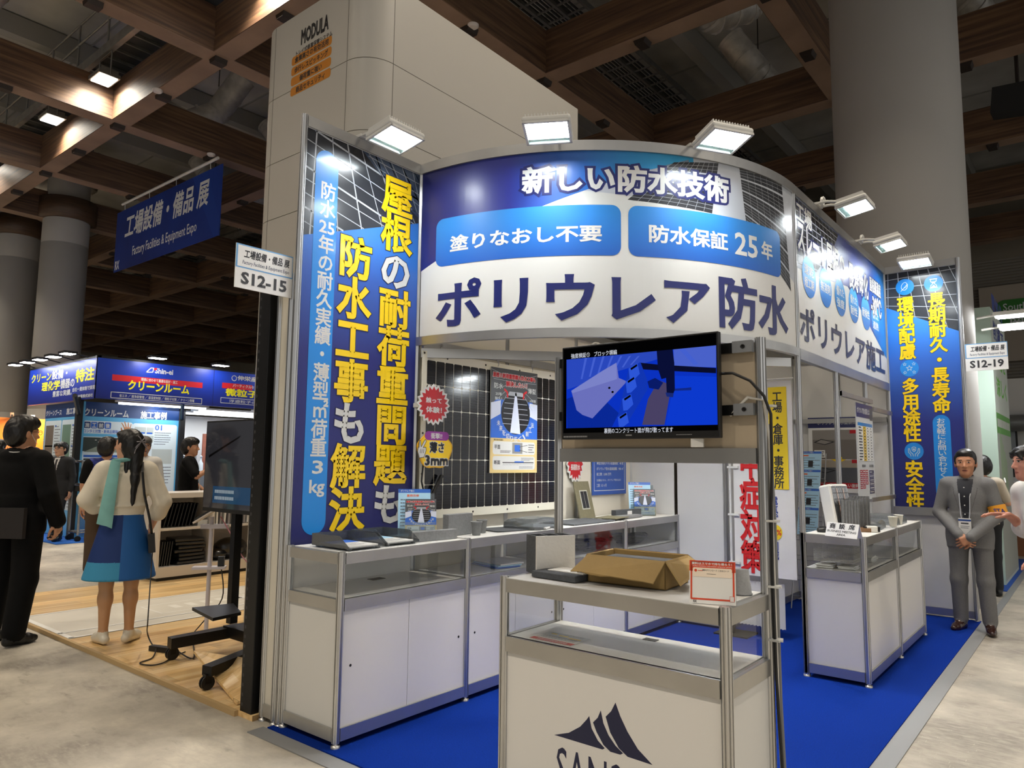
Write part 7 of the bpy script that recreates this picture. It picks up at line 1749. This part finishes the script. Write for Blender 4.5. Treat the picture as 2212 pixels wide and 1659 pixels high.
def person(label, pos, face, H=1.72, outfit=None, skin='mid', head_yaw=0, head_pitch=0, L=None, R=None, step=.012, fine=.005, legs=None, hair='short', extra=None, paint=None, lean=0, build=1.0, female=False, cat='person', headk=1.07, hairmat=None, paints_fn=None):
    """face: world direction the body faces; L/R: arm = (elbow, wrist, finger dir, palm normal, curl) in body space (x to the person's left, -y forward), heights for a 1.72 m figure"""
    t = thing('person', label, cat, (pos[0], pos[1], pos[2] if len(pos) > 2 else 0)); sk = skinm[skin]; o = outfit; s = H / 1.72; b = build
    t.rotation_euler.z = math.atan2(face[1], face[0]) + math.pi / 2
    V_ = lambda x, y, z: np.array([x * b, y * b, z]) * s
    top, pants, shoe, ov = o['top'], o.get('pants'), o['shoe'], o.get('ov', .012)
    P = []; hy = -lean
    sh = .185 if not female else .165
    chest = V_(0, hy * .7, 1.27)
    P += [ell(chest, np.array([.158 + ov, .108 + ov, .20]) * s * [b, b, 1], top, .05), ell(V_(0, hy * .4, 1.10), np.array([.138 + ov, .100 + ov, .17]) * s * [b, b, 1], top, .05), cap(V_(-sh + .03, hy, 1.405), V_(sh - .03, hy, 1.405), (.058 + ov * .5) * s, (.058 + ov * .5) * s, top, .05)]
    hem = o.get('hem', .93)
    P += [ecyl(V_(0, 0, hem), V_(0, hy * .3, 1.12), np.array([.172 + ov, .122 + ov]) * s * b, np.array([.142 + ov, .105 + ov]) * s * b, top, .02)]
    # neck and head
    nb = V_(0, hy + .012, 1.43); hc = V_(0, hy * 1.25 - .012, 1.605); hr = Rz(head_yaw) @ Rx(-head_pitch)
    sH = s * headk
    hd = lambda x, y, z: hc + hr @ (np.array([x, y, z]) * sH)
    P += [cap(nb, hd(0, .012, -.07), .056 * s, .051 * s, sk, .02)]
    if o.get('collar'): P += [cap(nb + V_(0, .0, .0), nb + V_(0, -.004, .035), .066 * s, .058 * s, o['collar'], .01)]
    P += [ell(hd(0, .012, .028), np.array([.076, .094, .088]) * sH, sk, .03, hr), ell(hd(0, -.022, -.038), np.array([.060, .066, .078]) * sH, sk, .03, hr), ell(hd(0, -.058, -.092), np.array([.030, .026, .022]) * sH, sk, .03, hr),
          cap(hd(0, -.083, .012), hd(0, -.101, -.026), .008 * sH, .0125 * sH, sk, .012), ell(hd(-.012, -.092, -.03), np.array([.008, .009, .007]) * sH, sk, .006, hr), ell(hd(.012, -.092, -.03), np.array([.008, .009, .007]) * sH, sk, .006, hr),
          cap(hd(-.034, -.074, .026), hd(.034, -.074, .026), .010 * sH, .010 * sH, sk, .02), ell(hd(-.038, -.062, -.02), np.array([.022, .018, .018]) * sH, sk, .02, hr), ell(hd(.038, -.062, -.02), np.array([.022, .018, .018]) * sH, sk, .02, hr),
          ell(hd(0, -.081, -.058), np.array([.022, .009, .006]) * sH, sk, .006, hr), ell(hd(0, -.079, -.067), np.array([.018, .010, .006]) * sH, sk, .006, hr)]
    for x in (-1, 1): P += [ell(hd(x * .077, .012, -.008), np.array([.011, .020, .031]) * sH, sk, .008, hr), ell(hd(x * .030, -.0745, .008), np.array([.0145, .011, .009]) * sH, sk, .008, hr)]
    pa = []
    for x in (-1, 1):
        pa += [('e', (hd(x * .031, -.083, .008), hr), np.array([.0135, .03, .0042]) * sH, eyew, None), ('e', (hd(x * .031 + .002, -.083, .008), hr), np.array([.0062, .03, .0050]) * sH, iris, None), ('e', (hd(x * .033, -.083, .0285), hr), np.array([.019, .03, .0040]) * sH, browm, [sk]), ('e', (hd(x * .031, -.083, .0145), hr), np.array([.0150, .03, .0018]) * sH, browm, [sk, eyew])]
    pa += [('e', (hd(0, -.085, -.062), hr), np.array([.0225, .02, .0085]) * sH, lipm, [sk]), ('e', (hd(0, -.085, -.0625), hr), np.array([.022, .02, .0014]) * sH, browm, None)]
    # arms
    fines = [(hc - .125 * s, hc + .13 * s, fine)]
    for sgn, A in ((1, L), (-1, R)):
        if A is None: A = ((sgn * .235, .02, 1.13), (sgn * .245, -.04, .88), (0, -.12, -1), (-sgn, 0, 0), .35)
        S0 = V_(sgn * sh, hy + .01, 1.39); E_ = V_(*A[0]); W_ = V_(*A[1]); sl = o.get('sleeve', 1.0); slm = o.get('sleeve_mat', top); so = o.get('sleeve_ov', ov * .7)
        ra, rb, rc = .052 + so, .042 + so, .033 + so
        if sl >= 1: P += [cap(S0, E_, ra * s, rb * s, slm, .03), cap(E_, E_ + (W_ - E_) * .97, rb * s, rc * s, slm, .02), cap(E_ + (W_ - E_) * .5, W_, .028 * s, .025 * s, sk, .006)]
        elif sl > .5: mid_ = E_ + (W_ - E_) * (sl - .5) * 2; P += [cap(S0, E_, ra * s, rb * s, slm, .03), cap(E_, mid_, rb * s, (rb + .004) * s, slm, .02), cap(E_, W_, .040 * s, .026 * s, sk, .006)]
        else: mid_ = S0 + (E_ - S0) * sl * 2; P += [cap(S0, mid_, ra * s, (ra - .004) * s, slm, .03), cap(S0, E_, .047 * s, .040 * s, sk, .01), cap(E_, W_, .040 * s, .026 * s, sk, .02)]
        hn = hand(W_, A[2], A[3], A[5] if len(A) > 5 else 1, A[4], sk, s * 1.0, *(A[6:7] if len(A) > 6 else ())); P += hn
        hb = np.array([np.concatenate([q[1], q[2]]).reshape(2, 3) for q in hn]).reshape(-1, 3); fines.append((hb.min(0) - .015, hb.max(0) + .015, fine))
    # legs
    lg = legs or [((.10, 0, .90), (.105, -.01, .48), (.11, .02, .09), (.03, -1, 0)), ((-.10, 0, .90), (-.105, -.01, .48), (-.11, .02, .09), (-.03, -1, 0))]
    for (h_, k_, a_, tdir) in lg:
        h_, k_, a_ = V_(*h_), V_(*k_), V_(*a_); td = unit(tdir)
        if pants:
            po = o.get('pants_ov', .014); P += [cap(h_, k_, (.085 + po * .5) * s * b, (.055 + po) * s, pants, .04), cap(k_, a_ + (k_ - a_) * .05, (.055 + po) * s, (.046 + po) * s, pants, .03), cap(h_ + V_(0, 0, .06), h_, .10 * s, .095 * s, pants, .05)]
        else: P += [cap(h_, k_, .078 * s, .052 * s, sk, .04), cap(k_ + (a_ - k_) * .0, k_ + (a_ - k_) * .35, .050 * s, .053 * s, sk, .03), cap(k_ + (a_ - k_) * .3, a_, .052 * s, .034 * s, sk, .03)]
        heel = a_ + td * -.045 * s + V_(0, 0, -.055); ball = a_ + td * .11 * s + V_(0, 0, -.060); toe = a_ + td * .165 * s + V_(0, 0, -.066)
        P += [cap(heel, ball, .036 * s, .040 * s, shoe, .03), cap(ball, toe, .038 * s, .028 * s, shoe, .02), cap(a_ + V_(0, 0, -.02), a_ + td * .05 * s + V_(0, 0, -.045), .040 * s, .040 * s, shoe, .02)]
    if extra: P += extra(V_, hd, hr, s)
    if paint: pa += paint(V_, hd, hr, s)
    sole = min(q[1][2] - q[3] for q in P if q[0] == 'c' and q[5] is shoe); 
    for q in P:      # stand on the floor
        q[1][2] -= sole
        if q[0] != 'e': q[2][2] -= sole
    pa = [(k_, (c_[0] - [0, 0, sole], c_[1]), r_, m_, on_) if k_ == 'e' else (k_, c_, r_, m_, on_) for (k_, c_, r_, m_, on_) in pa]
    fines = [(f[0] - [0, 0, sole], f[1] - [0, 0, sole], f[2]) for f in fines]
    grow('body', P, step, fines, t, pa)
    hd2 = lambda x, y, z: hd(x, y, z) - np.array([0, 0, sole])
    hm = hairmat or hairm
    if hair:
        HP = [ell(hd2(0, .024, .044), np.array([.084, .095, .086]) * sH, hm, .02, hr), ell(hd2(0, .050, -.015), np.array([.076, .066, .085]) * sH, hm, .02, hr)]
        for x in (-1, 1): HP += [cap(hd2(x * .072, .0, .045), hd2(x * .075, -.004, -.004), .016 * sH, .009 * sH, hm, .01)]
        if hair == 'short': HP += [ell(hd2(0, -.035, .085), np.array([.062, .050, .034]) * sH, hm, .02, hr)]
        if hair == 'fringe': HP += [ell(hd2(0, -.045, .070), np.array([.070, .048, .038]) * sH, hm, .02, hr), cap(hd2(.035, -.088, .062), hd2(.062, -.075, .02), .016 * sH, .008 * sH, hm, .01), cap(hd2(-.03, -.090, .062), hd2(-.058, -.078, .03), .016 * sH, .008 * sH, hm, .01), ell(hd2(0, .05, .02), np.array([.088, .072, .095]) * sH, hm, .02, hr)]
        if hair == 'bushy': HP += [ell(hd2(0, .0, .075), np.array([.092, .098, .065]) * sH, hm, .02, hr), ell(hd2(0, .06, .0), np.array([.092, .07, .105]) * sH, hm, .02, hr), ell(hd2(0, -.06, .075), np.array([.065, .04, .035]) * sH, hm, .02, hr)]
        if callable(hair): HP += hair(hd2, hr, sH, hm)
        grow('hair', HP, .008, [(HP[0][1] - .2, HP[0][1] + .2, .0055)], t, rough=.0035 * s if hair != 'short' else .0015, seed=len(label))
    t['sole'] = sole; t['s'] = s
    return t, V_, hd2, hr, s, sole
def add_to(t, mb, name, label=None):
    o = mb.build(name); o.parent = t
    if label: o['label'] = label
    return o
def glasses(t, hd2, s, mat=black):
    mb = MB()
    for x in (-1, 1):
        mb.tube([hd2(x * .034 + .022 * math.cos(a), -.098, .008 + .017 * math.sin(a)) for a in [i * math.pi / 8 for i in range(17)]], .0018 * s, mat, 5); mb.tube([hd2(x * .056, -.097, .012), hd2(x * .078, -.06, .012), hd2(x * .082, .01, .008)], .0018 * s, mat, 5)
    mb.tube([hd2(-.012, -.1, .012), hd2(.012, -.1, .012)], .0018 * s, mat, 5); add_to(t, mb, 'glasses')
bk_cloth = M('cloth_black', '#09090a', .85, noise=(20, .2), spec=.2); bk_suit = M('suit_black', '#15161a', .75, noise=(20, .1)); wh_shirt = M('shirt_white', '#d9d7d3', .7, bump=(12, .25)); gr_suit = M('suit_grey', '#6b6b6b', .8, noise=(120, .08), bump=(14, .3)); shoe_b = M('shoe_black', '#141415', .4); shoe_br = M('shoe_brown', '#2f1712', .25, coat=.3)
def G0(px, py, z=0.): p = at_z(px, py, z); return (p.x, p.y, z)
def gd(px, D): p = ray(px, 995); return (CAM.x + p.x * D, CAM.y + p.y * D, 0)

# -- man in the grey suit ----------------------------------------------------------
def pg_paint(V_, hd, hr, s):
    nv = M('shirt_navy', '#11131d', .7)
    def shirt(C): z = C[:, 2] / s; x = C[:, 0] / s; y = C[:, 1] / s; w_ = .012 + .055 * np.clip((z - 1.02) / .40, 0, 1); return (np.abs(x) < w_) & (y < -.02) & (z > 1.0) & (z < 1.46)
    def lap(C): z = C[:, 2] / s; x = C[:, 0] / s; y = C[:, 1] / s; w_ = .012 + .055 * np.clip((z - 1.02) / .40, 0, 1); return (np.abs(x) < w_ + .045 * np.clip((z - 1.02) / .30, 0, 1) * (z < 1.38)) & (np.abs(x) > w_ + .038 * np.clip((z - 1.02) / .3, 0, 1) * (z < 1.38)) & (y < -.02) & (z > 1.05) & (z < 1.40)
    return [(shirt, None, None, nv, [gr_suit]), (lap, None, None, M('suit_grey_edge', '#565656', .8), [gr_suit])]
gm = G0(2107, 1364, .0)
t, V_, hd2, hr, s, sole = person('man in grey suit, navy shirt and badge, hands clasped, by the right tall graphic', (gm[0], gm[1] - .02), (CAM.x - gm[0] - 1.6, CAM.y - gm[1]), 1.63, dict(top=gr_suit, pants=gr_suit, shoe=shoe_br, hem=.80, ov=.022, collar=M('shirt_navy', '#11131d', .7), pants_ov=.018), 'tan', head_yaw=.10, head_pitch=-.03, build=.97, headk=1.12,
    L=((.262, -.0, 1.12), (.052, -.225, .90), (-.85, -.15, -.55), (-.3, .9, -.1), .55, 1), R=((-.262, -.0, 1.12), (-.052, -.205, .915), (.85, -.1, -.55), (.3, .9, -.1), .55, -1), step=.010, fine=.0036, hair='short', paint=pg_paint,
    legs=[((.10, 0, .90), (.12, -.02, .48), (.135, .0, .09), (.25, -1, 0)), ((-.10, 0, .90), (-.11, -.02, .48), (-.12, .03, .09), (-.2, -1, 0))])
def sv(*a): return Vector(V_(*a) - np.array([0, 0, sole]))
lan = M('lanyard', '#c9cdd2', .5); mb = MB()
for x in (-1, 1): mb.tube([sv(x * .055, .03, 1.47), sv(x * .06, -.07, 1.41), sv(x * .045, -.136, 1.28), sv(x * .04, -.143, 1.12), sv(x * .032, -.146, 1.06)], .0035, lan, 5)
add_to(t, mb, 'lanyard'); bw = .098; FBd = Face(sv(-.005, -.154, .925), (1, 0, 0), (0, -.05, 1)); mb = MB().slab([FBd.pos(-.05, 0), FBd.pos(.05, 0), FBd.pos(.05, .145), FBd.pos(-.05, .145)], (0, .004, 0), paper); P = Print(mb, FBd, .0004)
P.rect(-.05, .118, .05, .135, M('badge_blue', '#2c4a8c', .4), 1); P.lines(-.03, .085, .03, .112, 1, ink, 1, .5, 1); P.lines(-.035, .05, .035, .08, 2, txt, 1, .35, 2); bd = add_to(t, mb, 'badge')
mb = MB()
for k in range(4): c = sv(0, -.136 - .004 * k, 1.37 - .085 * k) ; mb.ball(c + Vector((0, -.004, 0)), .0055, paper, 8, 6)
add_to(t, mb, 'shirt_button'); ab = M('armband_orange', '#e0981f', .55)
S0, E_ = sv(.185, .01, 1.39), sv(.262, 0, 1.12); ac = S0.lerp(E_, .86); ad = (E_ - S0).normalized(); mb = MB().tube([ac - ad * .045, ac + ad * .045], .072, ab, 20, False)
xu = Vector((.75, -.66, 0)).normalized(); FA = Face(ac + xu * .0 - ad * 0, (-xu.y * -1, xu.x, 0) if False else (.66, .75, 0), (0, 0, 1)); P = Print(mb, Face(ac + Vector((0.35, -.94, 0)).normalized() * .0725, (.94, .35, 0), -ad)); P.text('STA', -.045, -.022, .045, .022, M('armband_ink', '#3b2f6b', .6), 1, .03)
add_to(t, mb, 'armband', 'orange armband with dark lettering')

# -- woman in cream jacket -----------------------------------------------------------
wp = G0(248, 1389, ZW); cream_j = M('jacket_cream', '#e8dfcb', .8, noise=(15, .04), bump=(18, .2)); sk_n = M('skirt_navy', '#0a2f6e', .7); sk_b = M('skirt_blue', '#1c5fa6', .7); sk_l = M('skirt_pale', '#3a93bd', .7); teal = M('scarf_teal', '#86c2bd', .6, noise=(12, .08)); tights = M('tights', '#c4946c', .45); shoe_w = M('shoe_cream', '#ddd6c4', .35)
def w_extra(V_, hd, hr, s): return [ecyl(V_(0, .0, .515), V_(0, .0, 1.02), np.array([.275, .215]) * s, np.array([.15, .115]) * s, sk_b, .02), ecyl(V_(0, 0, 1.0), V_(0, 0, 1.13), np.array([.150, .117]) * s, np.array([.138, .108]) * s, sk_b, .01)]
def w_paint(V_, hd, hr, s):
    return [(lambda C: (C[:, 0] / s > -.005) & (C[:, 2] / s < 1.2), None, None, sk_n, [sk_b]), (lambda C: (C[:, 0] / s > -.005) & (C[:, 2] / s < .665), None, None, sk_l, [sk_n]), (lambda C: C[:, 2] / s < .7, None, None, tights, [skinm['fair']])]
def w_hair(hd2, hr, s, hm):
    return [ell(hd2(0, .06, -.01), np.array([.088, .075, .11]) * s, hm, .02, hr), cap(hd2(.0, .09, -.05), hd2(.03, .13, -.28), .05 * s, .03 * s, hm, .03), cap(hd2(.03, .13, -.25), hd2(.035, .125, -.46), .032 * s, .016 * s, hm, .02), cap(hd2(.055, .06, -.05), hd2(.075, .09, -.38), .022 * s, .012 * s, hm, .02), cap(hd2(-.02, .10, -.08), hd2(-.02, .13, -.34), .03 * s, .006 * s, hm, .02), ell(hd2(0, -.03, .085), np.array([.07, .06, .03]) * s, hm, .02, hr)]
t, V_, hd2, hr, s, sole = person('woman in cream jacket and blue panelled skirt, seen from behind on the oak floor', wp, (-.90, .43), 1.68, dict(top=cream_j, shoe=shoe_w, hem=1.10, ov=.024, sleeve=.72, sleeve_ov=.026), 'fair', head_yaw=.75, female=True, extra=w_extra, paint=w_paint, hair=w_hair, step=.010, fine=.005,
    L=((.27, .03, 1.16), (.15, -.13, 1.03), (-.8, -.5, -.2), (0, .6, -.6), .5, 1), R=((-.29, .04, 1.13), (-.215, -.06, .93), (.15, -.2, -1), (1, .1, 0), .5, -1),
    legs=[((.085, 0, .90), (.09, -.0, .48), (.09, .01, .095), (.45, -1, 0)), ((-.085, 0, .90), (-.09, -.0, .48), (-.095, .01, .095), (-.45, -1, 0))])
def sv(*a): return Vector(V_(*a) - np.array([0, 0, sole]))
mb = MB(); rows = []
for k in range(9): f = k / 8; c = sv(.075 + .05 * f, .145 + .015 * math.sin(f * 3), 1.47 - .52 * f); w_ = .035 + .02 * f; rows.append([c + Vector((-w_, .004 * math.sin(k), -.02 * f)), c + Vector((-w_ * .3, .012, 0)), c + Vector((w_ * .4, .004, .01)), c + Vector((w_, -.008, .02 * f))])
mb.sheet(rows, teal).sheet([[p + Vector((0, -.006, 0)) for p in r][::-1] for r in rows], teal); mb.tube([sv(.09, .09, 1.475), sv(.075, -.0, 1.47), sv(.03, -.06, 1.455), sv(-.04, -.05, 1.46), sv(-.075, .02, 1.475), sv(-.02, .09, 1.485), sv(.08, .11, 1.47)], .018, teal, 8); add_to(t, mb, 'scarf')
mb = MB()
for x in (-1, 1):
    for k in range(4): mb.tube([hd2(.0, .142, .03), hd2(x * (.02 + .012 * k), .148, .035 - .03 * k + .02), hd2(x * (.03 + .008 * k), .135, .03 - .045 * k + .04)], .004, M('clip_grey', '#8d8a92', .35), 5)
add_to(t, mb, 'hair_clip')
mb = MB().tube([sv(-.12, .05, 1.46), sv(-.125, .145, 1.38), sv(-.15, .165, 1.2), sv(-.20, .15, 1.0), sv(-.225, .10, .86)], .010, black, 6); mb.obox(sv(-.225, .085, .80), (.05, .10, .15), Matrix.Rotation(.1, 3, 'Y'), black); o = add_to(t, mb, 'shoulder_bag')
mw = t.matrix_basis; bgw = Matrix.Translation(t.location) @ Matrix.Rotation(t.rotation_euler.z, 4, 'Z') @ sv(-.235, .09, .75)
wire([bgw, at_z(320, 1330, .35), at_z(319, 1370, .14), at_z(333, 1398, ZW + .02), ps + Vector((-.02, -.02, .035))], 'black lead hanging from the shoulder bag of the woman to the power strip', .005)

# -- man in black at the left edge -----------------------------------------------------
lp_ = G0(4, 1394); 
def l_extra(V_, hd, hr, s): return [ell(V_(0, .07, 1.43), np.array([.11, .06, .05]) * s, bk_cloth, .04), cap(V_(-.08, -.02, 1.45), V_(.08, -.02, 1.45), .04 * s, .04 * s, bk_cloth, .04)]
t, V_, hd2, hr, s, sole = person('man dressed all in black with glasses, standing at the left edge, seen from behind', (lp_[0] - .02, lp_[1] + .03), (-.52, .85), 1.80, dict(top=bk_cloth, pants=bk_cloth, shoe=shoe_b, hem=.86, ov=.032, pants_ov=.035, sleeve_ov=.026), 'mid', head_yaw=-.35, build=1.06, hair='bushy', extra=l_extra, step=.011, fine=.005,
    R=((-.275, .03, 1.14), (-.285, -.07, .92), (.1, -.25, -1), (1, .1, 0), .55, -1), L=((.275, .03, 1.14), (.27, -.1, .92), (0, -.2, -1), (-1, 0, 0), .5, 1), legs=[((.11, 0, .90), (.12, -.02, .48), (.13, .02, .09), (.1, -1, 0)), ((-.11, 0, .90), (-.11, -.0, .48), (-.10, .05, .09), (-.25, -1, 0))])
def sv(*a): return Vector(V_(*a) - np.array([0, 0, sole]))
glasses(t, hd2, s); mb = MB().tube([hd2(-.082, .0, .01), hd2(-.075, -.04, -.05), hd2(-.055, -.07, -.08)], .002, paper, 5); add_to(t, mb, 'mask_strap')
mb = MB().obox(sv(-.08, .138, .92), (.26, .035, .24), Matrix.Identity(3), M('bag_dark', '#211d1d', .8, bump=(20, .2))); add_to(t, mb, 'waist_bag', 'dark brown waist bag')
mb = MB().tube([sv(.10, -.04, 1.475), sv(.05, .10, 1.46), sv(-.05, .125, 1.455), sv(-.12, .02, 1.46)], .004, M('cord_white', '#c9c9c7', .5), 5); add_to(t, mb, 'neck_cord'); mb = MB().tube([sv(-.283, -.055, .955), sv(-.285, -.06, .935)], .038, black, 12); add_to(t, mb, 'wristwatch')

# -- man in dark suit walking by the blue stand ------------------------------------------
sp_ = G0(117, 1168, .012)
def s_paint(V_, hd, hr, s): return [(lambda C: (np.abs(C[:, 0] / s) < .008 + .04 * np.clip((C[:, 2] / s - 1.15) / .27, 0, 1)) & (C[:, 1] < -.02) & (C[:, 2] / s > 1.15) & (C[:, 2] / s < 1.46), None, None, wh_shirt, [bk_suit]), (lambda C: (np.abs(C[:, 0] / s) < .016) & (C[:, 1] < -.02) & (C[:, 2] / s > 1.15) & (C[:, 2] / s < 1.43), None, None, M('tie_dark', '#2a2326', .6), [wh_shirt, bk_suit])]
t, V_, hd2, hr, s, sole = person('man in a black suit and glasses walking past the blue stand panels', sp_, (.62, -.78), 1.72, dict(top=bk_suit, pants=bk_suit, shoe=shoe_b, hem=.82, ov=.022, collar=wh_shirt), 'fair', head_yaw=-.25, hair='fringe', paint=s_paint, step=.013, fine=.007,
    R=((-.25, .02, 1.13), (-.16, -.17, 1.0), (.3, -.7, -.5), (.6, 0, -.5), .6, -1), legs=[((.10, 0, .90), (.11, -.10, .50), (.11, -.06, .09), (.05, -1, 0)), ((-.10, 0, .90), (-.11, .0, .48), (-.11, .18, .11), (-.05, -1, 0))])
glasses(t, hd2, s)

# -- man pointing up at the case-study panel -----------------------------------------------
dp_ = G0(213, 1246); vest = M('vest_blue', '#17277c', .7); brown = M('trousers_brown', '#4a3a2a', .8); shoe_g = M('shoe_grey', '#6d675f', .6)
t, V_, hd2, hr, s, sole = person('man in blue vest and brown trousers raising his right arm, behind the woman', dp_, (-.93, .38), 1.72, dict(top=vest, pants=brown, shoe=shoe_g, hem=.84, ov=.03, sleeve=.35, sleeve_mat=bk_cloth, pants_ov=.025), 'mid', head_yaw=-.35, hair='bushy', step=.012, fine=.006,
    R=((-.28, -.16, 1.56), (-.22, -.24, 1.79), (.12, -.25, 1), (.2, -.9, 0), .12, 1, .35), L=None)

# -- grey-haired man facing the woman -------------------------------------------------------
t, V_, hd2, hr, s, sole = person('grey-haired man with glasses, face just showing right of the woman\'s head', gd(309, 10.3), (.93, -.36), 1.76, dict(top=wh_shirt, pants=bk_suit, shoe=shoe_b, hem=.9), 'mid', head_yaw=.15, hair='bushy', hairmat=hairg, step=.016, fine=.007)
glasses(t, hd2, s)
# -- man in black behind the shelf counter, arm out ---------------------------------------
def f_paint(V_, hd, hr, s): return []
t, V_, hd2, hr, s, sole = person('man in black polo and lanyard pointing right behind the white shelf counter', gd(409, 10.5), (.55, .83), 1.76, dict(top=bk_cloth, pants=bk_cloth, shoe=shoe_b, hem=.88, ov=.025, sleeve=.42), 'mid', head_yaw=-.1, hair='bushy', step=.014, fine=.007,
    R=((-.29, -.14, 1.20), (-.20, -.38, 1.36), (.15, -.95, .25), (.9, .1, -.2), .25, -1), L=((.27, .0, 1.14), (.22, -.2, .98), (0, -1, -.2), (-1, 0, 0), .4, 1))
def sv(*a): return Vector(V_(*a) - np.array([0, 0, sole]))
mb = MB()
for x in (-1, 1): mb.tube([sv(x * .06, .02, 1.46), sv(x * .06, -.08, 1.40), sv(x * .04, -.145, 1.2), sv(x * .02, -.15, 1.08)], .005, lan, 5)
mb.obox(sv(0, -.155, 1.0), (.09, .004, .13), Matrix.Identity(3), paper); add_to(t, mb, 'lanyard')
# -- white-shirted visitor behind the man in black, and one at the frame's left edge ---------
person('person in a white shirt partly hidden behind the man in black at left', gd(70, 9.4), (-.9, .4), 1.58, dict(top=wh_shirt, pants=bk_suit, shoe=shoe_b, hem=.9), 'mid', hair='bushy', step=.018, fine=.010)
person('dark-haired person cut off by the frame edge beyond the man in black', gd(-6, 10.5), (-.7, .7), 1.70, dict(top=bk_suit, pants=bk_suit, shoe=shoe_b, hem=.9), 'mid', hair='bushy', step=.018, fine=.010)
# -- visitor in white shirt at the right edge --------------------------------------------------
hp = gd(2292, 4.75)
t, V_, hd2, hr, s, sole = person('person in a white shirt at the right edge, hand out towards the man in grey', hp, (-.80, -.60), 1.63, dict(top=wh_shirt, pants=bk_suit, shoe=shoe_b, hem=.88, ov=.03, sleeve=.55, sleeve_ov=.026), 'pink', head_yaw=-.1, hair='fringe', lean=.16, step=.011, fine=.0045,
    L=((.25, -.22, 1.10), (.09, -.20, .98), (-.55, -.80, -.35), (.3, .1, -.9), .35, 1, .25), R=((-.21, -.14, 1.14), (-.17, -.27, 1.23), (-.2, -.95, .12), (.2, .1, -1), .22, 1, .2))
# -- person behind the man in grey holding a phone ---------------------------------------------
jp = gd(2118, 8.6)
t, V_, hd2, hr, s, sole = person('person mostly hidden behind the man in grey, holding up a phone', jp, (-.30, .95), 1.60, dict(top=M('top_beige', '#b9ad9a', .7), pants=bk_suit, shoe=shoe_b, hem=.9, sleeve=.4), 'fair', head_yaw=.5, hair='bushy', step=.016, fine=.007,
    R=((-.27, -.0, 1.15), (-.29, -.20, 1.28), (-.1, -.6, .8), (.9, -.2, 0), .5, 1))
mb = MB().obox(Vector(V_(-.30, -.27, 1.38) - np.array([0, 0, sole])), (.012, .07, .15), Matrix.Rotation(-.9, 3, 'X'), M('phone_case', '#c9c9c5', .3)); ph = mb.build('phone'); ph.matrix_world = Matrix.Translation(t.location) @ Matrix.Rotation(t.rotation_euler.z, 4, 'Z'); tag(ph, 'pale phone in the raised hand of the person behind the man in grey', 'phone')
